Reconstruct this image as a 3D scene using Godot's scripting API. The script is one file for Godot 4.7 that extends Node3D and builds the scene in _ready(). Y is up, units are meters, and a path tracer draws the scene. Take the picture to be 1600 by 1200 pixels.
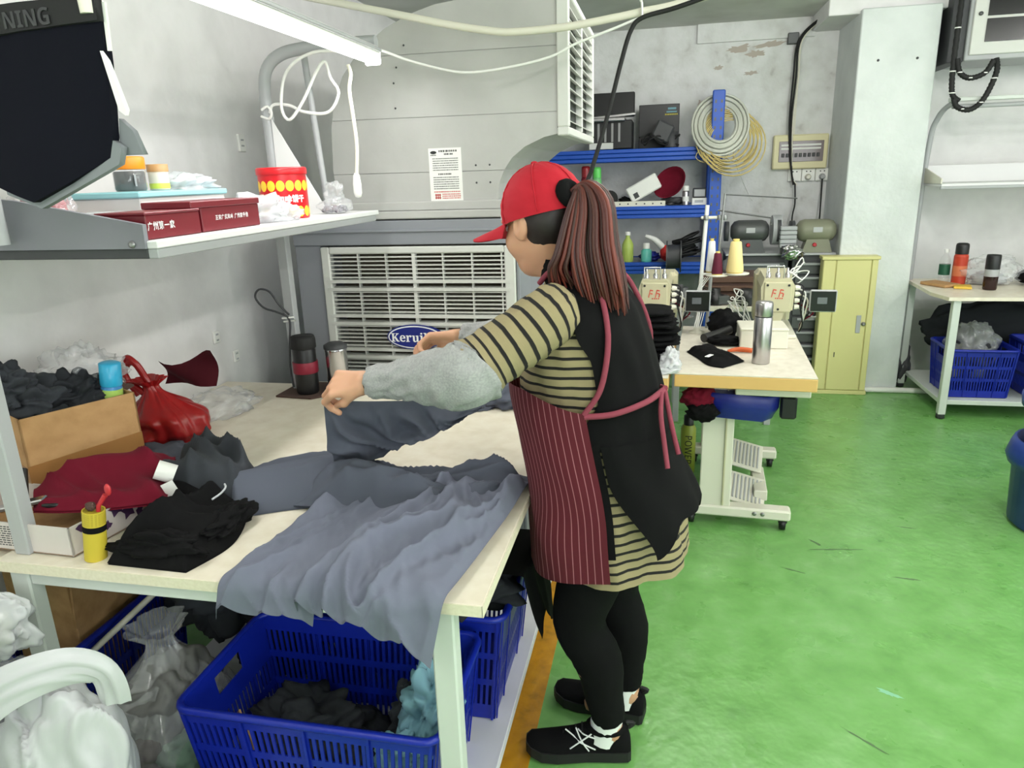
extends Node3D

# ---------------------------------------------------------------- state
var T := Transform3D.IDENTITY      # every vertex that a helper emits goes through this
var used_names := {}
var M := {}
var rng := RandomNumberGenerator.new()
var nz := FastNoiseLite.new()
var nr := FastNoiseLite.new()
var nf := FastNoiseLite.new()
const Y := Vector3.UP

func v3(x: float, y: float, z: float) -> Vector3:
	return Vector3(x, y, z)

# ---------------------------------------------------------------- mesh helpers
func S(smooth := true) -> SurfaceTool:
	var s := SurfaceTool.new()
	s.begin(Mesh.PRIMITIVE_TRIANGLES)
	s.set_smooth_group(0 if smooth else -1)
	return s

func tri(s: SurfaceTool, a: Vector3, b: Vector3, c: Vector3) -> void:
	s.add_vertex(T * a); s.add_vertex(T * b); s.add_vertex(T * c)

func quad(s: SurfaceTool, a: Vector3, b: Vector3, c: Vector3, d: Vector3) -> void:
	tri(s, a, b, c); tri(s, a, c, d)

func quad_uv(s: SurfaceTool, a: Vector3, b: Vector3, c: Vector3, d: Vector3) -> void:
	# a = left bottom, b = left top, c = right top, d = right bottom as seen from the front
	var p := [a, b, c, a, c, d]
	var u := [Vector2(0, 1), Vector2(0, 0), Vector2(1, 0), Vector2(0, 1), Vector2(1, 0), Vector2(1, 1)]
	for i in 6:
		s.set_uv(u[i]); s.add_vertex(T * (p[i] as Vector3))

# box with chamfered edges; c = centre, d = full size
func box(s: SurfaceTool, c: Vector3, d: Vector3, bev := 0.0, b := Basis.IDENTITY) -> void:
	var h := d * 0.5
	var k := minf(bev, minf(h.x, minf(h.y, h.z)) * 0.9)
	s.set_smooth_group(-1)
	if k <= 0.0:
		var P := []
		for i in 8:
			P.append(c + b * v3(h.x if i & 1 else -h.x, h.y if i & 2 else -h.y, h.z if i & 4 else -h.z))
		for q in [[4, 6, 7, 5], [1, 3, 2, 0], [5, 7, 3, 1], [0, 2, 6, 4], [6, 2, 3, 7], [0, 4, 5, 1]]:
			quad(s, P[q[0]], P[q[1]], P[q[2]], P[q[3]])
		return
	# three points for each corner, inset from the two other axes
	var g := func(sx: float, sy: float, sz: float, ax: int) -> Vector3:
		var p := v3(sx * h.x, sy * h.y, sz * h.z)
		if ax != 0: p.x -= sx * k
		if ax != 1: p.y -= sy * k
		if ax != 2: p.z -= sz * k
		return c + b * p
	for ax in 3:
		for sg: float in [-1.0, 1.0]:
			var f := []
			for o: Array in [[-1, -1], [-1, 1], [1, 1], [1, -1]]:
				var e := [0.0, 0.0, 0.0]
				e[ax] = sg; e[(ax + 1) % 3] = float(o[0]); e[(ax + 2) % 3] = float(o[1])
				f.append(g.call(e[0], e[1], e[2], ax))
			if sg > 0: quad(s, f[0], f[1], f[2], f[3])
			else: quad(s, f[3], f[2], f[1], f[0])
	for ax in 3:
		var a1 := (ax + 1) % 3
		var a2 := (ax + 2) % 3
		for s1: float in [-1.0, 1.0]:
			for s2: float in [-1.0, 1.0]:
				var e0 := [0.0, 0.0, 0.0]; var e1 := [0.0, 0.0, 0.0]
				e0[ax] = -1.0; e1[ax] = 1.0
				e0[a1] = s1; e1[a1] = s1; e0[a2] = s2; e1[a2] = s2
				var q0: Vector3 = g.call(e0[0], e0[1], e0[2], a1)
				var q1: Vector3 = g.call(e1[0], e1[1], e1[2], a1)
				var q2: Vector3 = g.call(e1[0], e1[1], e1[2], a2)
				var q3: Vector3 = g.call(e0[0], e0[1], e0[2], a2)
				if s1 * s2 > 0: quad(s, q0, q1, q2, q3)
				else: quad(s, q3, q2, q1, q0)
	for i in 8:
		var sx := 1.0 if i & 1 else -1.0
		var sy := 1.0 if i & 2 else -1.0
		var sz := 1.0 if i & 4 else -1.0
		var a0: Vector3 = g.call(sx, sy, sz, 0); var b0: Vector3 = g.call(sx, sy, sz, 1); var c0: Vector3 = g.call(sx, sy, sz, 2)
		if sx * sy * sz > 0: tri(s, a0, c0, b0)
		else: tri(s, a0, b0, c0)

# box between two corners
func bx(s: SurfaceTool, a: Vector3, b: Vector3, bev := 0.0) -> void:
	box(s, (a + b) * 0.5, (b - a).abs(), bev)

# rows of points -> smooth sheet; wrap closes each row on itself
func sheet(s: SurfaceTool, rows: Array, wrap := false, group := 0, uv := false) -> void:
	s.set_smooth_group(group)
	var nr_ := rows.size()
	for i in nr_ - 1:
		var r0: PackedVector3Array = rows[i]
		var r1: PackedVector3Array = rows[i + 1]
		var n := r0.size()
		for j in (n if wrap else n - 1):
			var k := (j + 1) % n
			if uv:
				var u0 := float(j) / (n if wrap else n - 1); var u1 := float(j + 1) / (n if wrap else n - 1)
				var w0 := float(i) / (nr_ - 1); var w1 := float(i + 1) / (nr_ - 1)
				for q: Array in [[r0[j], u0, w0], [r1[j], u0, w1], [r1[k], u1, w1], [r0[j], u0, w0], [r1[k], u1, w1], [r0[k], u1, w0]]:
					s.set_uv(Vector2(q[1], q[2])); s.add_vertex(T * (q[0] as Vector3))
			else:
				quad(s, r0[j], r1[j], r1[k], r0[k])

func fan(s: SurfaceTool, row: PackedVector3Array, flip := false, group := 1) -> void:
	var c := Vector3.ZERO
	for p in row: c += p
	c /= row.size()
	s.set_smooth_group(group)
	for j in row.size():
		var a := row[j]; var b := row[(j + 1) % row.size()]
		if flip: tri(s, c, b, a)
		else: tri(s, c, a, b)

# a tube of radius r (number or one per point) through pts
func tube(s: SurfaceTool, pts: Array, r: Variant, seg := 8, caps := true, loop := false) -> void:
	var n := pts.size()
	var rows := []
	var up := Vector3.UP
	var first := true
	for i in n:
		var a: Vector3 = pts[(i - 1 + n) % n] if loop else pts[maxi(i - 1, 0)]
		var b: Vector3 = pts[(i + 1) % n] if loop else pts[mini(i + 1, n - 1)]
		var d := (b - a).normalized()
		if first:
			up = v3(0, 1, 0) if absf(d.y) < 0.9 else v3(1, 0, 0)
			first = false
		var x := d.cross(up).normalized()
		up = x.cross(d).normalized()
		var rad: float = r[i] if r is Array or r is PackedFloat32Array else r
		var row := PackedVector3Array()
		for j in seg:
			var t := TAU * j / seg
			row.append((pts[i] as Vector3) + (x * cos(t) + up * sin(t)) * rad)
		rows.append(row)
	if loop: rows.append(rows[0])
	sheet(s, rows, true)
	if caps and not loop:
		fan(s, rows[0], false, 2); fan(s, rows[n - 1], true, 3)

# smooth curve through control points
func spline(p: Array, per := 6) -> Array:
	var o := []
	var n := p.size()
	for i in n - 1:
		var a: Vector3 = p[maxi(i - 1, 0)]; var b: Vector3 = p[i]; var c: Vector3 = p[i + 1]; var d: Vector3 = p[mini(i + 2, n - 1)]
		for k in per:
			o.append(b.cubic_interpolate(c, a, d, float(k) / per))
	o.append(p[n - 1])
	return o

# profile [[radius, y], ...] turned round an axis through c; repeat a point for a sharp edge
func lathe(s: SurfaceTool, prof: Array, c := Vector3.ZERO, seg := 20, b := Basis.IDENTITY, sq := 1.0) -> void:
	var rows := []
	for p: Array in prof:
		var row := PackedVector3Array()
		for j in seg:
			var t := TAU * j / seg
			row.append(c + b * v3(cos(t) * p[0], p[1], -sin(t) * p[0] * sq))
		rows.append(row)
	var g := 0
	for i in rows.size() - 1:
		if prof[i][0] == prof[i + 1][0] and prof[i][1] == prof[i + 1][1]:
			g += 1
			continue
		var two := [rows[i + 1], rows[i]]
		sheet(s, two, true, g)
	if prof[0][0] > 0.0005: fan(s, rows[0], true, 40)
	if prof[-1][0] > 0.0005: fan(s, rows[-1], false, 41)

# polygon (in the plane of axes ax, ay) pushed along az by depth
func prism(s: SurfaceTool, poly: PackedVector2Array, o: Vector3, ax: Vector3, ay: Vector3, az: Vector3) -> void:
	s.set_smooth_group(-1)
	if Geometry2D.is_polygon_clockwise(poly): poly.reverse()
	var hand := ax.cross(ay).dot(az) > 0
	var id := Geometry2D.triangulate_polygon(poly)
	var f := func(p: Vector2, k: float) -> Vector3: return o + ax * p.x + ay * p.y + az * k
	for i in range(0, id.size(), 3):
		var a := poly[id[i]]; var b := poly[id[i + 1]]; var c := poly[id[i + 2]]
		if (b - a).cross(c - a) < 0:
			var t := b; b = c; c = t
		if hand:
			tri(s, f.call(a, 1), f.call(c, 1), f.call(b, 1)); tri(s, f.call(a, 0), f.call(b, 0), f.call(c, 0))
		else:
			tri(s, f.call(a, 1), f.call(b, 1), f.call(c, 1)); tri(s, f.call(a, 0), f.call(c, 0), f.call(b, 0))
	for i in poly.size():
		var a := poly[i]; var b := poly[(i + 1) % poly.size()]
		if hand: quad(s, f.call(a, 0), f.call(a, 1), f.call(b, 1), f.call(b, 0))
		else: quad(s, f.call(b, 0), f.call(b, 1), f.call(a, 1), f.call(a, 0))

func fold(x: float, z: float, ang: float, along: float, across: float, off := 0.0) -> float:
	# ridged noise, stretched along a direction: 0..1, 1 on the ridge
	var c := cos(ang); var d := sin(ang)
	return 0.5 + 0.5 * nr.get_noise_3d((x * c + z * d) / along, (-x * d + z * c) / across, off)

# a soft lump: sphere grid with folds; rad = half sizes, floor_y flattens it below
func lump(s: SurfaceTool, c: Vector3, rad: Vector3, off: float, amp := 0.18, freq := 3.0, floor_y := -99.0, nu := 40, nv := 22, power := 2.0, top := 99.0) -> void:
	var rows := []
	for i in nv + 1:
		var ph := PI * i / nv
		var row := PackedVector3Array()
		for j in nu:
			var th := TAU * j / nu
			var d := v3(sin(ph) * cos(th), cos(ph), sin(ph) * sin(th))
			var q := pow(pow(absf(d.x), power) + pow(absf(d.y), power) + pow(absf(d.z), power), -1.0 / power)
			var k := -nr.get_noise_3d(d.x * freq * 0.55 + off, d.y * freq * 0.9 + off * 2.0, d.z * freq * 0.55) * amp * 0.62 + nz.get_noise_3d(d.x * 1.7 + off, d.y * 1.7, d.z * 1.7 + off) * amp * 0.8
			var p := c + d * q * rad * (1.0 + k)
			p.y = clampf(p.y, floor_y, top)
			row.append(p)
		rows.append(row)
	sheet(s, rows, true)

# a heap of cloth: long soft folds with sharp valleys between them
func heap_of(s: SurfaceTool, c: Vector3, rad: Vector3, off: float, amp: float, floor_y := -99.0, tilt := 0.0, nu := 80, nv := 44) -> void:
	var rows := []
	for i in nv + 1:
		var ph := PI * i / nv
		var row := PackedVector3Array()
		for j in nu:
			var th := TAU * j / nu
			var d := v3(sin(ph) * cos(th), cos(ph), sin(ph) * sin(th))
			var w := nz.get_noise_3d(d.x * 1.3 + off, d.y * 1.3, d.z * 1.3) * 0.7
			var e := d.rotated(v3(0, 0, 1), tilt)
			var k := -nf.get_noise_3d(e.x * 0.55 + off + w, e.y * 1.7 + w + off * 1.7, e.z * 0.6) * amp * 0.6 - nf.get_noise_3d(e.x * 1.5 + off * 3.0 + w, e.y * 2.6 + w, e.z * 1.5) * amp * 0.22 + nz.get_noise_3d(d.x * 1.4 + off, d.y * 1.4, d.z * 1.4 + off) * amp * 0.9
			var p := c + d * rad * (1.0 + k)
			p.y = maxf(p.y, floor_y)
			row.append(p)
		rows.append(row)
	sheet(s, rows, true)

# a tied plastic sack: pleats run up into the knot; frill above it when frill > 0
func sack(s: SurfaceTool, base: Vector3, rx: float, rz: float, h: float, off: float, pleat := 0.12, neck := 0.16, lean := Vector3.ZERO, frill := 0.0) -> void:
	var rows := []
	var n := 46
	var top := 1.0 + frill
	for i in n + 1:
		var k := top * i / n
		var q := 0.0
		if k < 1.0: q = lerpf(0.72, 1.0, smoothstep(0.0, 0.22, k)) * lerpf(1.0, neck, smoothstep(0.42, 1.0, k))
		else: q = neck * (1.0 + 1.3 * (k - 1.0) / maxf(frill, 0.01))
		var row := PackedVector3Array()
		for j in 96:
			var a := TAU * j / 96
			var pl := nf.get_noise_3d(cos(a) * 1.3 + off, sin(a) * 1.3, k * 0.7) * pleat * (0.5 + 0.9 * smoothstep(0.3, 1.0, k))
			pl += nf.get_noise_3d(cos(a) * 2.1 + off, sin(a) * 2.1 + off, k * 1.6 + off) * pleat * 0.5
			pl += nz.get_noise_3d(cos(a) * 1.2 + off, sin(a) * 1.2, k * 2.5) * 0.14
			var r := q * (1.0 - pl)
			row.append(base + lean * k + v3(cos(a) * rx * r, k * h, sin(a) * rz * r))
		row.reverse()
		rows.append(row)
	sheet(s, rows, true)
	fan(s, rows[0], false)
	if frill <= 0.0: fan(s, rows[n], true)

# cloth laid over a height field. A, B: the two long edges (x, z) with the same number of points; f(p, u, v) -> Vector3
func patch(s: SurfaceTool, A: Array, B: Array, nu: int, nv: int, f: Callable, thick := 0.004, uv := false) -> void:
	var ra := resample(A, nu); var rb := resample(B, nu)
	var top := []; var low := []
	for i in nu + 1:
		var r0 := PackedVector3Array(); var r1 := PackedVector3Array()
		for j in nv + 1:
			var k := float(j) / nv
			var p: Vector3 = f.call((ra[i] as Vector3).lerp(rb[i], k), float(i) / nu, k)
			r0.append(p); r1.append(p - Y * thick)
		top.append(r0); low.append(r1)
	sheet(s, top, false, 0, uv)
	for r: PackedVector3Array in low: r.reverse()
	sheet(s, low, false, 0, uv)

func resample(P: Array, n: int) -> Array:
	var L := [0.0]
	for i in range(1, P.size()): L.append(L[-1] + (P[i] as Vector3).distance_to(P[i - 1]))
	var o := []
	var k := 0
	for i in n + 1:
		var t: float = L[-1] * i / n
		while k < P.size() - 2 and L[k + 1] < t: k += 1
		var w: float = (t - L[k]) / maxf(L[k + 1] - L[k], 0.00001)
		var a: Vector3 = P[maxi(k - 1, 0)]; var b: Vector3 = P[k]; var c: Vector3 = P[k + 1]; var d: Vector3 = P[mini(k + 2, P.size() - 1)]
		o.append(b.cubic_interpolate(c, a, d, clampf(w, 0, 1)))
	return o

# ---------------------------------------------------------------- node helpers
func numbered(n: String) -> String:
	if not used_names.has(n):
		used_names[n] = 0
		return n
	used_names[n] += 1
	return "%s_%03d" % [n, used_names[n]]

func thing(called: String, label: String, category: String, at := Vector3.ZERO, group := "", turn := 0.0) -> Node3D:
	var o := Node3D.new()
	o.name = numbered(called)
	o.position = at
	o.rotation.y = turn
	o.set_meta("label", label); o.set_meta("category", category)
	if group: o.set_meta("group", group)
	add_child(o)
	return o

# world-coordinate building for a thing at a base point
func W(o: Node3D) -> void:
	T = o.transform.affine_inverse()

func L() -> void:
	T = Transform3D.IDENTITY

func part(called: String, s: SurfaceTool, m: Material, parent: Node3D, label := "") -> MeshInstance3D:
	s.generate_normals()
	var o := MeshInstance3D.new()
	o.name = called
	o.mesh = s.commit()
	o.material_override = m
	if label: o.set_meta("label", label)
	parent.add_child(o, true)
	return o

func piece(called: String, mesh: Mesh, m: Material, parent: Node3D, at: Vector3, b := Basis.IDENTITY) -> MeshInstance3D:
	var o := MeshInstance3D.new()
	o.name = called
	o.mesh = mesh
	o.material_override = m
	o.transform = Transform3D(b, at)
	parent.add_child(o, true)
	return o

func mesh_of(s: SurfaceTool) -> ArrayMesh:
	s.generate_normals()
	return s.commit()

# a thing that is one mesh
func single(called: String, s: SurfaceTool, m: Material, label: String, category: String, group := "") -> MeshInstance3D:
	var o := part(numbered(called), s, m, self, label)
	o.set_meta("category", category)
	if group: o.set_meta("group", group)
	return o

func struct(called: String, s: SurfaceTool, m: Material, label := "") -> MeshInstance3D:
	var o := part(numbered(called), s, m, self, label)
	o.set_meta("kind", "structure")
	return o

func copy(o: Node3D, at: Vector3, label: String, turn := 999.0) -> Node3D:
	var c: Node3D = o.duplicate()
	var base := String(o.name)
	if base.length() > 4 and base[-4] == "_" and base.right(3).is_valid_int(): base = base.left(-4)
	c.name = numbered(base)
	add_child(c)
	c.position = at
	if turn < 900.0: c.rotation.y = turn
	c.set_meta("label", label)
	return c

func lettering(txt: String, size: float, m: Material, parent: Node3D, xf: Transform3D, called := "lettering", face := "Droid Sans", bold := false, depth := 0.001) -> MeshInstance3D:
	var t := TextMesh.new()
	var f := SystemFont.new()
	f.font_names = [face]
	if bold: f.font_weight = 700
	t.font = f
	t.text = txt
	t.font_size = 64
	t.pixel_size = size / 64.0
	t.depth = depth
	var o := MeshInstance3D.new()
	o.name = called
	o.mesh = t
	o.material_override = m
	o.transform = xf
	parent.add_child(o, true)
	return o

# ---------------------------------------------------------------- materials
func mat(key: String, c: Color, rough := 0.6, metal := 0.0) -> StandardMaterial3D:
	var m := StandardMaterial3D.new()
	m.resource_name = key
	m.albedo_color = c
	m.roughness = rough
	m.metallic = metal
	M[key] = m
	return m

func C(r: int, g: int, b: int, a := 1.0) -> Color:
	return Color(r / 255.0, g / 255.0, b / 255.0, a)

func noise_tex(freq: float, cols: Array, seed_: int, oct := 4, size := 512, kind := FastNoiseLite.TYPE_SIMPLEX_SMOOTH) -> NoiseTexture2D:
	var n := FastNoiseLite.new()
	n.seed = seed_; n.noise_type = kind; n.frequency = freq; n.fractal_octaves = oct
	var t := NoiseTexture2D.new()
	t.width = size; t.height = size; t.seamless = true; t.noise = n
	if cols:
		var g := Gradient.new()
		var off := PackedFloat32Array(); var cc := PackedColorArray()
		for k: Array in cols:
			off.append(k[0]); cc.append(k[1])
		g.offsets = off; g.colors = cc
		t.color_ramp = g
	return t

func bump_tex(freq: float, seed_: int, strength := 4.0, oct := 4, size := 512) -> NoiseTexture2D:
	var t := noise_tex(freq, [], seed_, oct, size)
	t.as_normal_map = true; t.bump_strength = strength
	return t

func tri_map(m: StandardMaterial3D, scale: float, tex: Texture2D = null, nrm: Texture2D = null, ns := 1.0) -> StandardMaterial3D:
	m.uv1_triplanar = true; m.uv1_world_triplanar = true
	m.uv1_scale = Vector3.ONE * scale
	if tex: m.albedo_texture = tex
	if nrm:
		m.normal_enabled = true; m.normal_texture = nrm; m.normal_scale = ns
	return m

func clear_mat(key: String, c: Color, rough := 0.12) -> StandardMaterial3D:
	var m := mat(key, c, rough)
	m.transparency = BaseMaterial3D.TRANSPARENCY_ALPHA
	return m

func materials() -> void:
	var fine := bump_tex(0.08, 3, 3.0)
	var weave := bump_tex(0.25, 9, 2.0, 2)
	var grime := noise_tex(0.012, [[0.0, C(220, 219, 219)], [0.4, C(228, 227, 227)], [0.7, C(233, 232, 232)], [1.0, C(226, 225, 225)]], 21, 4)
	tri_map(mat("wall", Color.WHITE, 0.85), 0.5, grime, fine, 0.06)
	tri_map(mat("wall_old", Color.WHITE, 0.9), 0.7, noise_tex(0.014, [[0.0, C(182, 180, 178)], [0.2, C(208, 208, 206)], [0.5, C(218, 219, 218)], [0.8, C(224, 224, 224)], [1.0, C(212, 211, 209)]], 33, 6), fine, 0.2)
	tri_map(mat("pillar", Color.WHITE, 0.6), 0.5, noise_tex(0.01, [[0.0, C(204, 209, 208)], [0.5, C(214, 219, 218)], [1.0, C(222, 226, 225)]], 35, 4), fine, 0.2)
	tri_map(mat("ceiling", Color.WHITE, 0.9), 0.4, noise_tex(0.01, [[0.0, C(190, 190, 184)], [0.5, C(205, 205, 200)], [1.0, C(215, 215, 211)]], 36, 4))
	var fl := tri_map(mat("floor", Color.WHITE, 0.34), 0.45, noise_tex(0.012, [[0.0, C(100, 152, 82)], [0.25, C(108, 163, 87)], [0.5, C(115, 170, 94)], [0.75, C(121, 174, 102)], [0.95, C(131, 180, 113)], [1.0, C(142, 186, 127)]], 41, 6, 1024), fine, 0.12)
	fl.roughness_texture = noise_tex(0.02, [[0.0, Color(0.75, 0.75, 0.75)], [1.0, Color(1.0, 1.0, 1.0)]], 44, 4)
	tri_map(mat("stripe", Color.WHITE, 0.4), 0.9, noise_tex(0.03, [[0.0, C(150, 106, 20)], [0.4, C(184, 128, 18)], [1.0, C(198, 142, 28)]], 45, 5), fine, 0.15)
	tri_map(mat("table_top", Color.WHITE, 0.38), 1.2, noise_tex(0.02, [[0.0, C(222, 212, 192)], [0.5, C(231, 222, 204)], [1.0, C(238, 231, 215)]], 46, 5), fine, 0.06)
	tri_map(mat("table_edge", Color.WHITE, 0.55), 3.0, noise_tex(0.05, [[0.0, C(216, 209, 184)], [0.5, C(224, 217, 194)], [1.0, C(230, 224, 202)]], 47, 4), fine, 0.05)
	tri_map(mat("sew_top", Color.WHITE, 0.35), 1.2, noise_tex(0.03, [[0.0, C(214, 206, 190)], [0.5, C(226, 219, 204)], [1.0, C(232, 226, 212)]], 48, 5), fine, 0.06)
	mat("sew_edge", C(222, 180, 112), 0.45)
	mat("white_board", C(216, 216, 222), 0.5)
	mat("frame_white", C(206, 212, 206), 0.42)
	mat("frame_grey", C(168, 170, 172), 0.42)
	mat("steel_grey", C(128, 128, 136), 0.5)
	mat("shelf_white", C(226, 226, 226), 0.5)
	mat("white_plastic", C(236, 236, 232), 0.4)
	mat("cord_cream", C(226, 222, 206), 0.5)
	mat("black_plastic", C(22, 22, 24), 0.42)
	mat("black_rubber", C(20, 20, 21), 0.7)
	mat("dark_grey", C(62, 63, 66), 0.55)
	mat("chrome", C(200, 198, 200), 0.2, 1.0)
	mat("brushed", C(190, 186, 188), 0.32, 1.0)
	mat("zinc", C(150, 150, 150), 0.4, 0.8)
	mat("iron", C(88, 90, 90), 0.5, 0.5)
	mat("ac_white", C(206, 207, 202), 0.5)
	mat("ac_grey", C(136, 139, 146), 0.5)
	mat("cooling_pad", C(104, 94, 80), 0.95)
	tri_map(mat("duct", Color.WHITE, 0.42), 0.5, noise_tex(0.01, [[0.0, C(170, 170, 167)], [0.5, C(179, 179, 176)], [1.0, C(187, 187, 184)]], 50, 4), fine, 0.05)
	mat("blue_rack", C(24, 78, 178), 0.45)
	mat("basket", C(12, 34, 152), 0.36)
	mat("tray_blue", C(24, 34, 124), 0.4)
	mat("logo_blue", C(18, 34, 120), 0.35)
	mat("white_paint", C(240, 240, 240), 0.5)
	mat("paper", C(232, 232, 228), 0.8)
	mat("print_black", C(40, 40, 42), 0.8)
	mat("print_red", C(196, 60, 48), 0.8)
	tri_map(mat("cardboard", Color.WHITE, 0.85), 1.5, noise_tex(0.02, [[0.0, C(164, 124, 80)], [0.5, C(182, 142, 96)], [1.0, C(192, 152, 106)]], 51, 4), fine, 0.15)
	mat("tape", C(156, 112, 66), 0.3)
	mat("cream_cabinet", C(214, 208, 144), 0.45)
	mat("machine", C(196, 190, 158), 0.4)
	mat("machine_white", C(222, 219, 204), 0.42)
	mat("screen_black", C(14, 15, 17), 0.22)
	mat("lcd", C(96, 100, 104), 0.3)
	# fabrics
	var cl := [["slate", C(86, 90, 102)], ["slate_light", C(110, 114, 130)], ["shorts_grey", C(128, 132, 136)], ["charcoal", C(58, 61, 66)], ["coal", C(46, 48, 52)], ["black_cloth", C(17, 17, 18)], ["burgundy", C(104, 20, 38)], ["burgundy_dark", C(66, 18, 26)], ["pale_blue", C(126, 168, 182)], ["cotton_grey", C(182, 184, 188)], ["navy_cloth", C(16, 17, 26)], ["brown_cloth", C(84, 66, 60)], ["red_cloth", C(150, 34, 36)]]
	for k: Array in cl:
		var m := tri_map(mat(k[0], k[1], 0.92), 9.0, null, weave, 0.35)
		m.metallic_specular = 0.25
		m.rim_enabled = not String(k[0]) in ["black_cloth", "navy_cloth", "coal"]; m.rim = 0.2
	# clear films
	clear_mat("film", C(245, 247, 250, 0.2), 0.14)
	clear_mat("film_milky", C(238, 240, 244, 0.52), 0.24)
	mat("bag_white", C(204, 205, 208), 0.35).backlight_enabled = true
	(M["bag_white"] as StandardMaterial3D).backlight = C(120, 120, 122)
	var rb := mat("bag_red", C(150, 24, 26), 0.3)
	rb.backlight_enabled = true; rb.backlight = C(70, 12, 10)
	clear_mat("glass", C(235, 240, 242, 0.12), 0.05)

# ================================================================ the scene
func _ready() -> void:
	# ---- camera
	var cam := Camera3D.new()
	cam.name = "camera"
	cam.transform = Transform3D(Basis(v3(0.978835, -0.031359, -0.202233), v3(-0.027301, 0.959348, -0.280903), v3(0.202821, 0.280479, 0.938187)).orthonormalized(), v3(0, 1.58, 0))
	cam.fov = 56.44
	cam.near = 0.05; cam.far = 60.0
	cam.current = true
	add_child(cam)
	# ---- environment and exposure
	var we := WorldEnvironment.new()
	we.name = "environment"
	var e := Environment.new()
	e.background_mode = Environment.BG_COLOR
	e.background_color = Color(0.02, 0.02, 0.02)
	e.tonemap_mode = Environment.TONE_MAPPER_LINEAR
	e.tonemap_exposure = 1.08
	e.sdfgi_enabled = true; e.ssao_enabled = true; e.ssil_enabled = true
	we.environment = e
	add_child(we)
	rng.seed = 7
	nz.seed = 11; nz.noise_type = FastNoiseLite.TYPE_SIMPLEX_SMOOTH; nz.frequency = 1.0; nz.fractal_type = FastNoiseLite.FRACTAL_NONE
	nr.seed = 5; nr.noise_type = FastNoiseLite.TYPE_SIMPLEX_SMOOTH; nr.frequency = 1.0; nr.fractal_type = FastNoiseLite.FRACTAL_RIDGED; nr.fractal_octaves = 2; nr.fractal_gain = 0.4
	nf.seed = 15; nf.noise_type = FastNoiseLite.TYPE_SIMPLEX_SMOOTH; nf.frequency = 1.0; nf.fractal_type = FastNoiseLite.FRACTAL_RIDGED; nf.fractal_octaves = 1
	materials()
	# ---- the workshop's ceiling lamps (outside the frame) and its setting
	ceiling_lamps()
	room()
	# ---- furniture and things
	work_table()
	overhead_shelf()
	table_lamp()
	cooler()
	rack_and_wall()
	sewing_station()
	right_side()
	person()
	on_table()
	on_shelf()
	under_table()
	small_things()

const CEIL_E := 0.5
const CEIL_B := 0.28
const CEIL_D := 0.28
const FRONT_E := 6.5
const NEAR_E := 0.14
const TABLE_E := 0.6
const ADDED_WINDOW_E := 3

func tube_light(t: Node3D, at: Vector3, energy: float) -> void:
	# a bare tube shines to all sides
	var a := OmniLight3D.new()
	a.name = "light"
	a.light_energy = energy
	a.light_size = 0.05
	a.light_color = Color(1.0, 0.99, 0.975)
	a.omni_range = 20.0
	a.omni_attenuation = 2.0
	a.shadow_enabled = true
	a.position = at
	t.add_child(a, true)

func ceiling_lamps() -> void:
	var tube_m := mat("tube_glow", Color.WHITE, 0.4)
	tube_m.emission_enabled = true; tube_m.emission = Color(1.0, 1.0, 0.98); tube_m.emission_energy_multiplier = 2.5
	var spots := [v3(1.1, 2.5, -3.0), v3(1.1, 2.5, -1.4), v3(1.1, 2.5, 0.3), v3(3.0, 2.5, -3.6), v3(3.0, 2.5, -2.0), v3(3.0, 2.5, 0.0), v3(0.2, 2.5, -3.75)]
	for i in spots.size():
		var t := thing("ceiling_lamp", "white batten lamp on the ceiling above " + ["the sewing tables", "the yellow floor line", "the open green floor", "the far table", "the blue tubs", "the right hand wall", "the gap beside the air cooler"][i], "ceiling lamp", spots[i], "workshop ceiling lamps")
		L()
		var s := S(false)
		box(s, v3(0, 0.06, 0), v3(0.09, 0.05, 1.24), 0.006)
		part("housing", s, M.white_plastic, t)
		s = S()
		tube(s, [v3(0, 0.015, -0.6), v3(0, 0.015, 0.6)], 0.014, 10)
		part("tube", s, tube_m, t)
		for z: float in [-0.35, 0.35]:
			tube_light(t, v3(0, -0.03, z), [CEIL_E, CEIL_E, CEIL_E, CEIL_B, CEIL_B, CEIL_B, CEIL_D][i])

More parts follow.
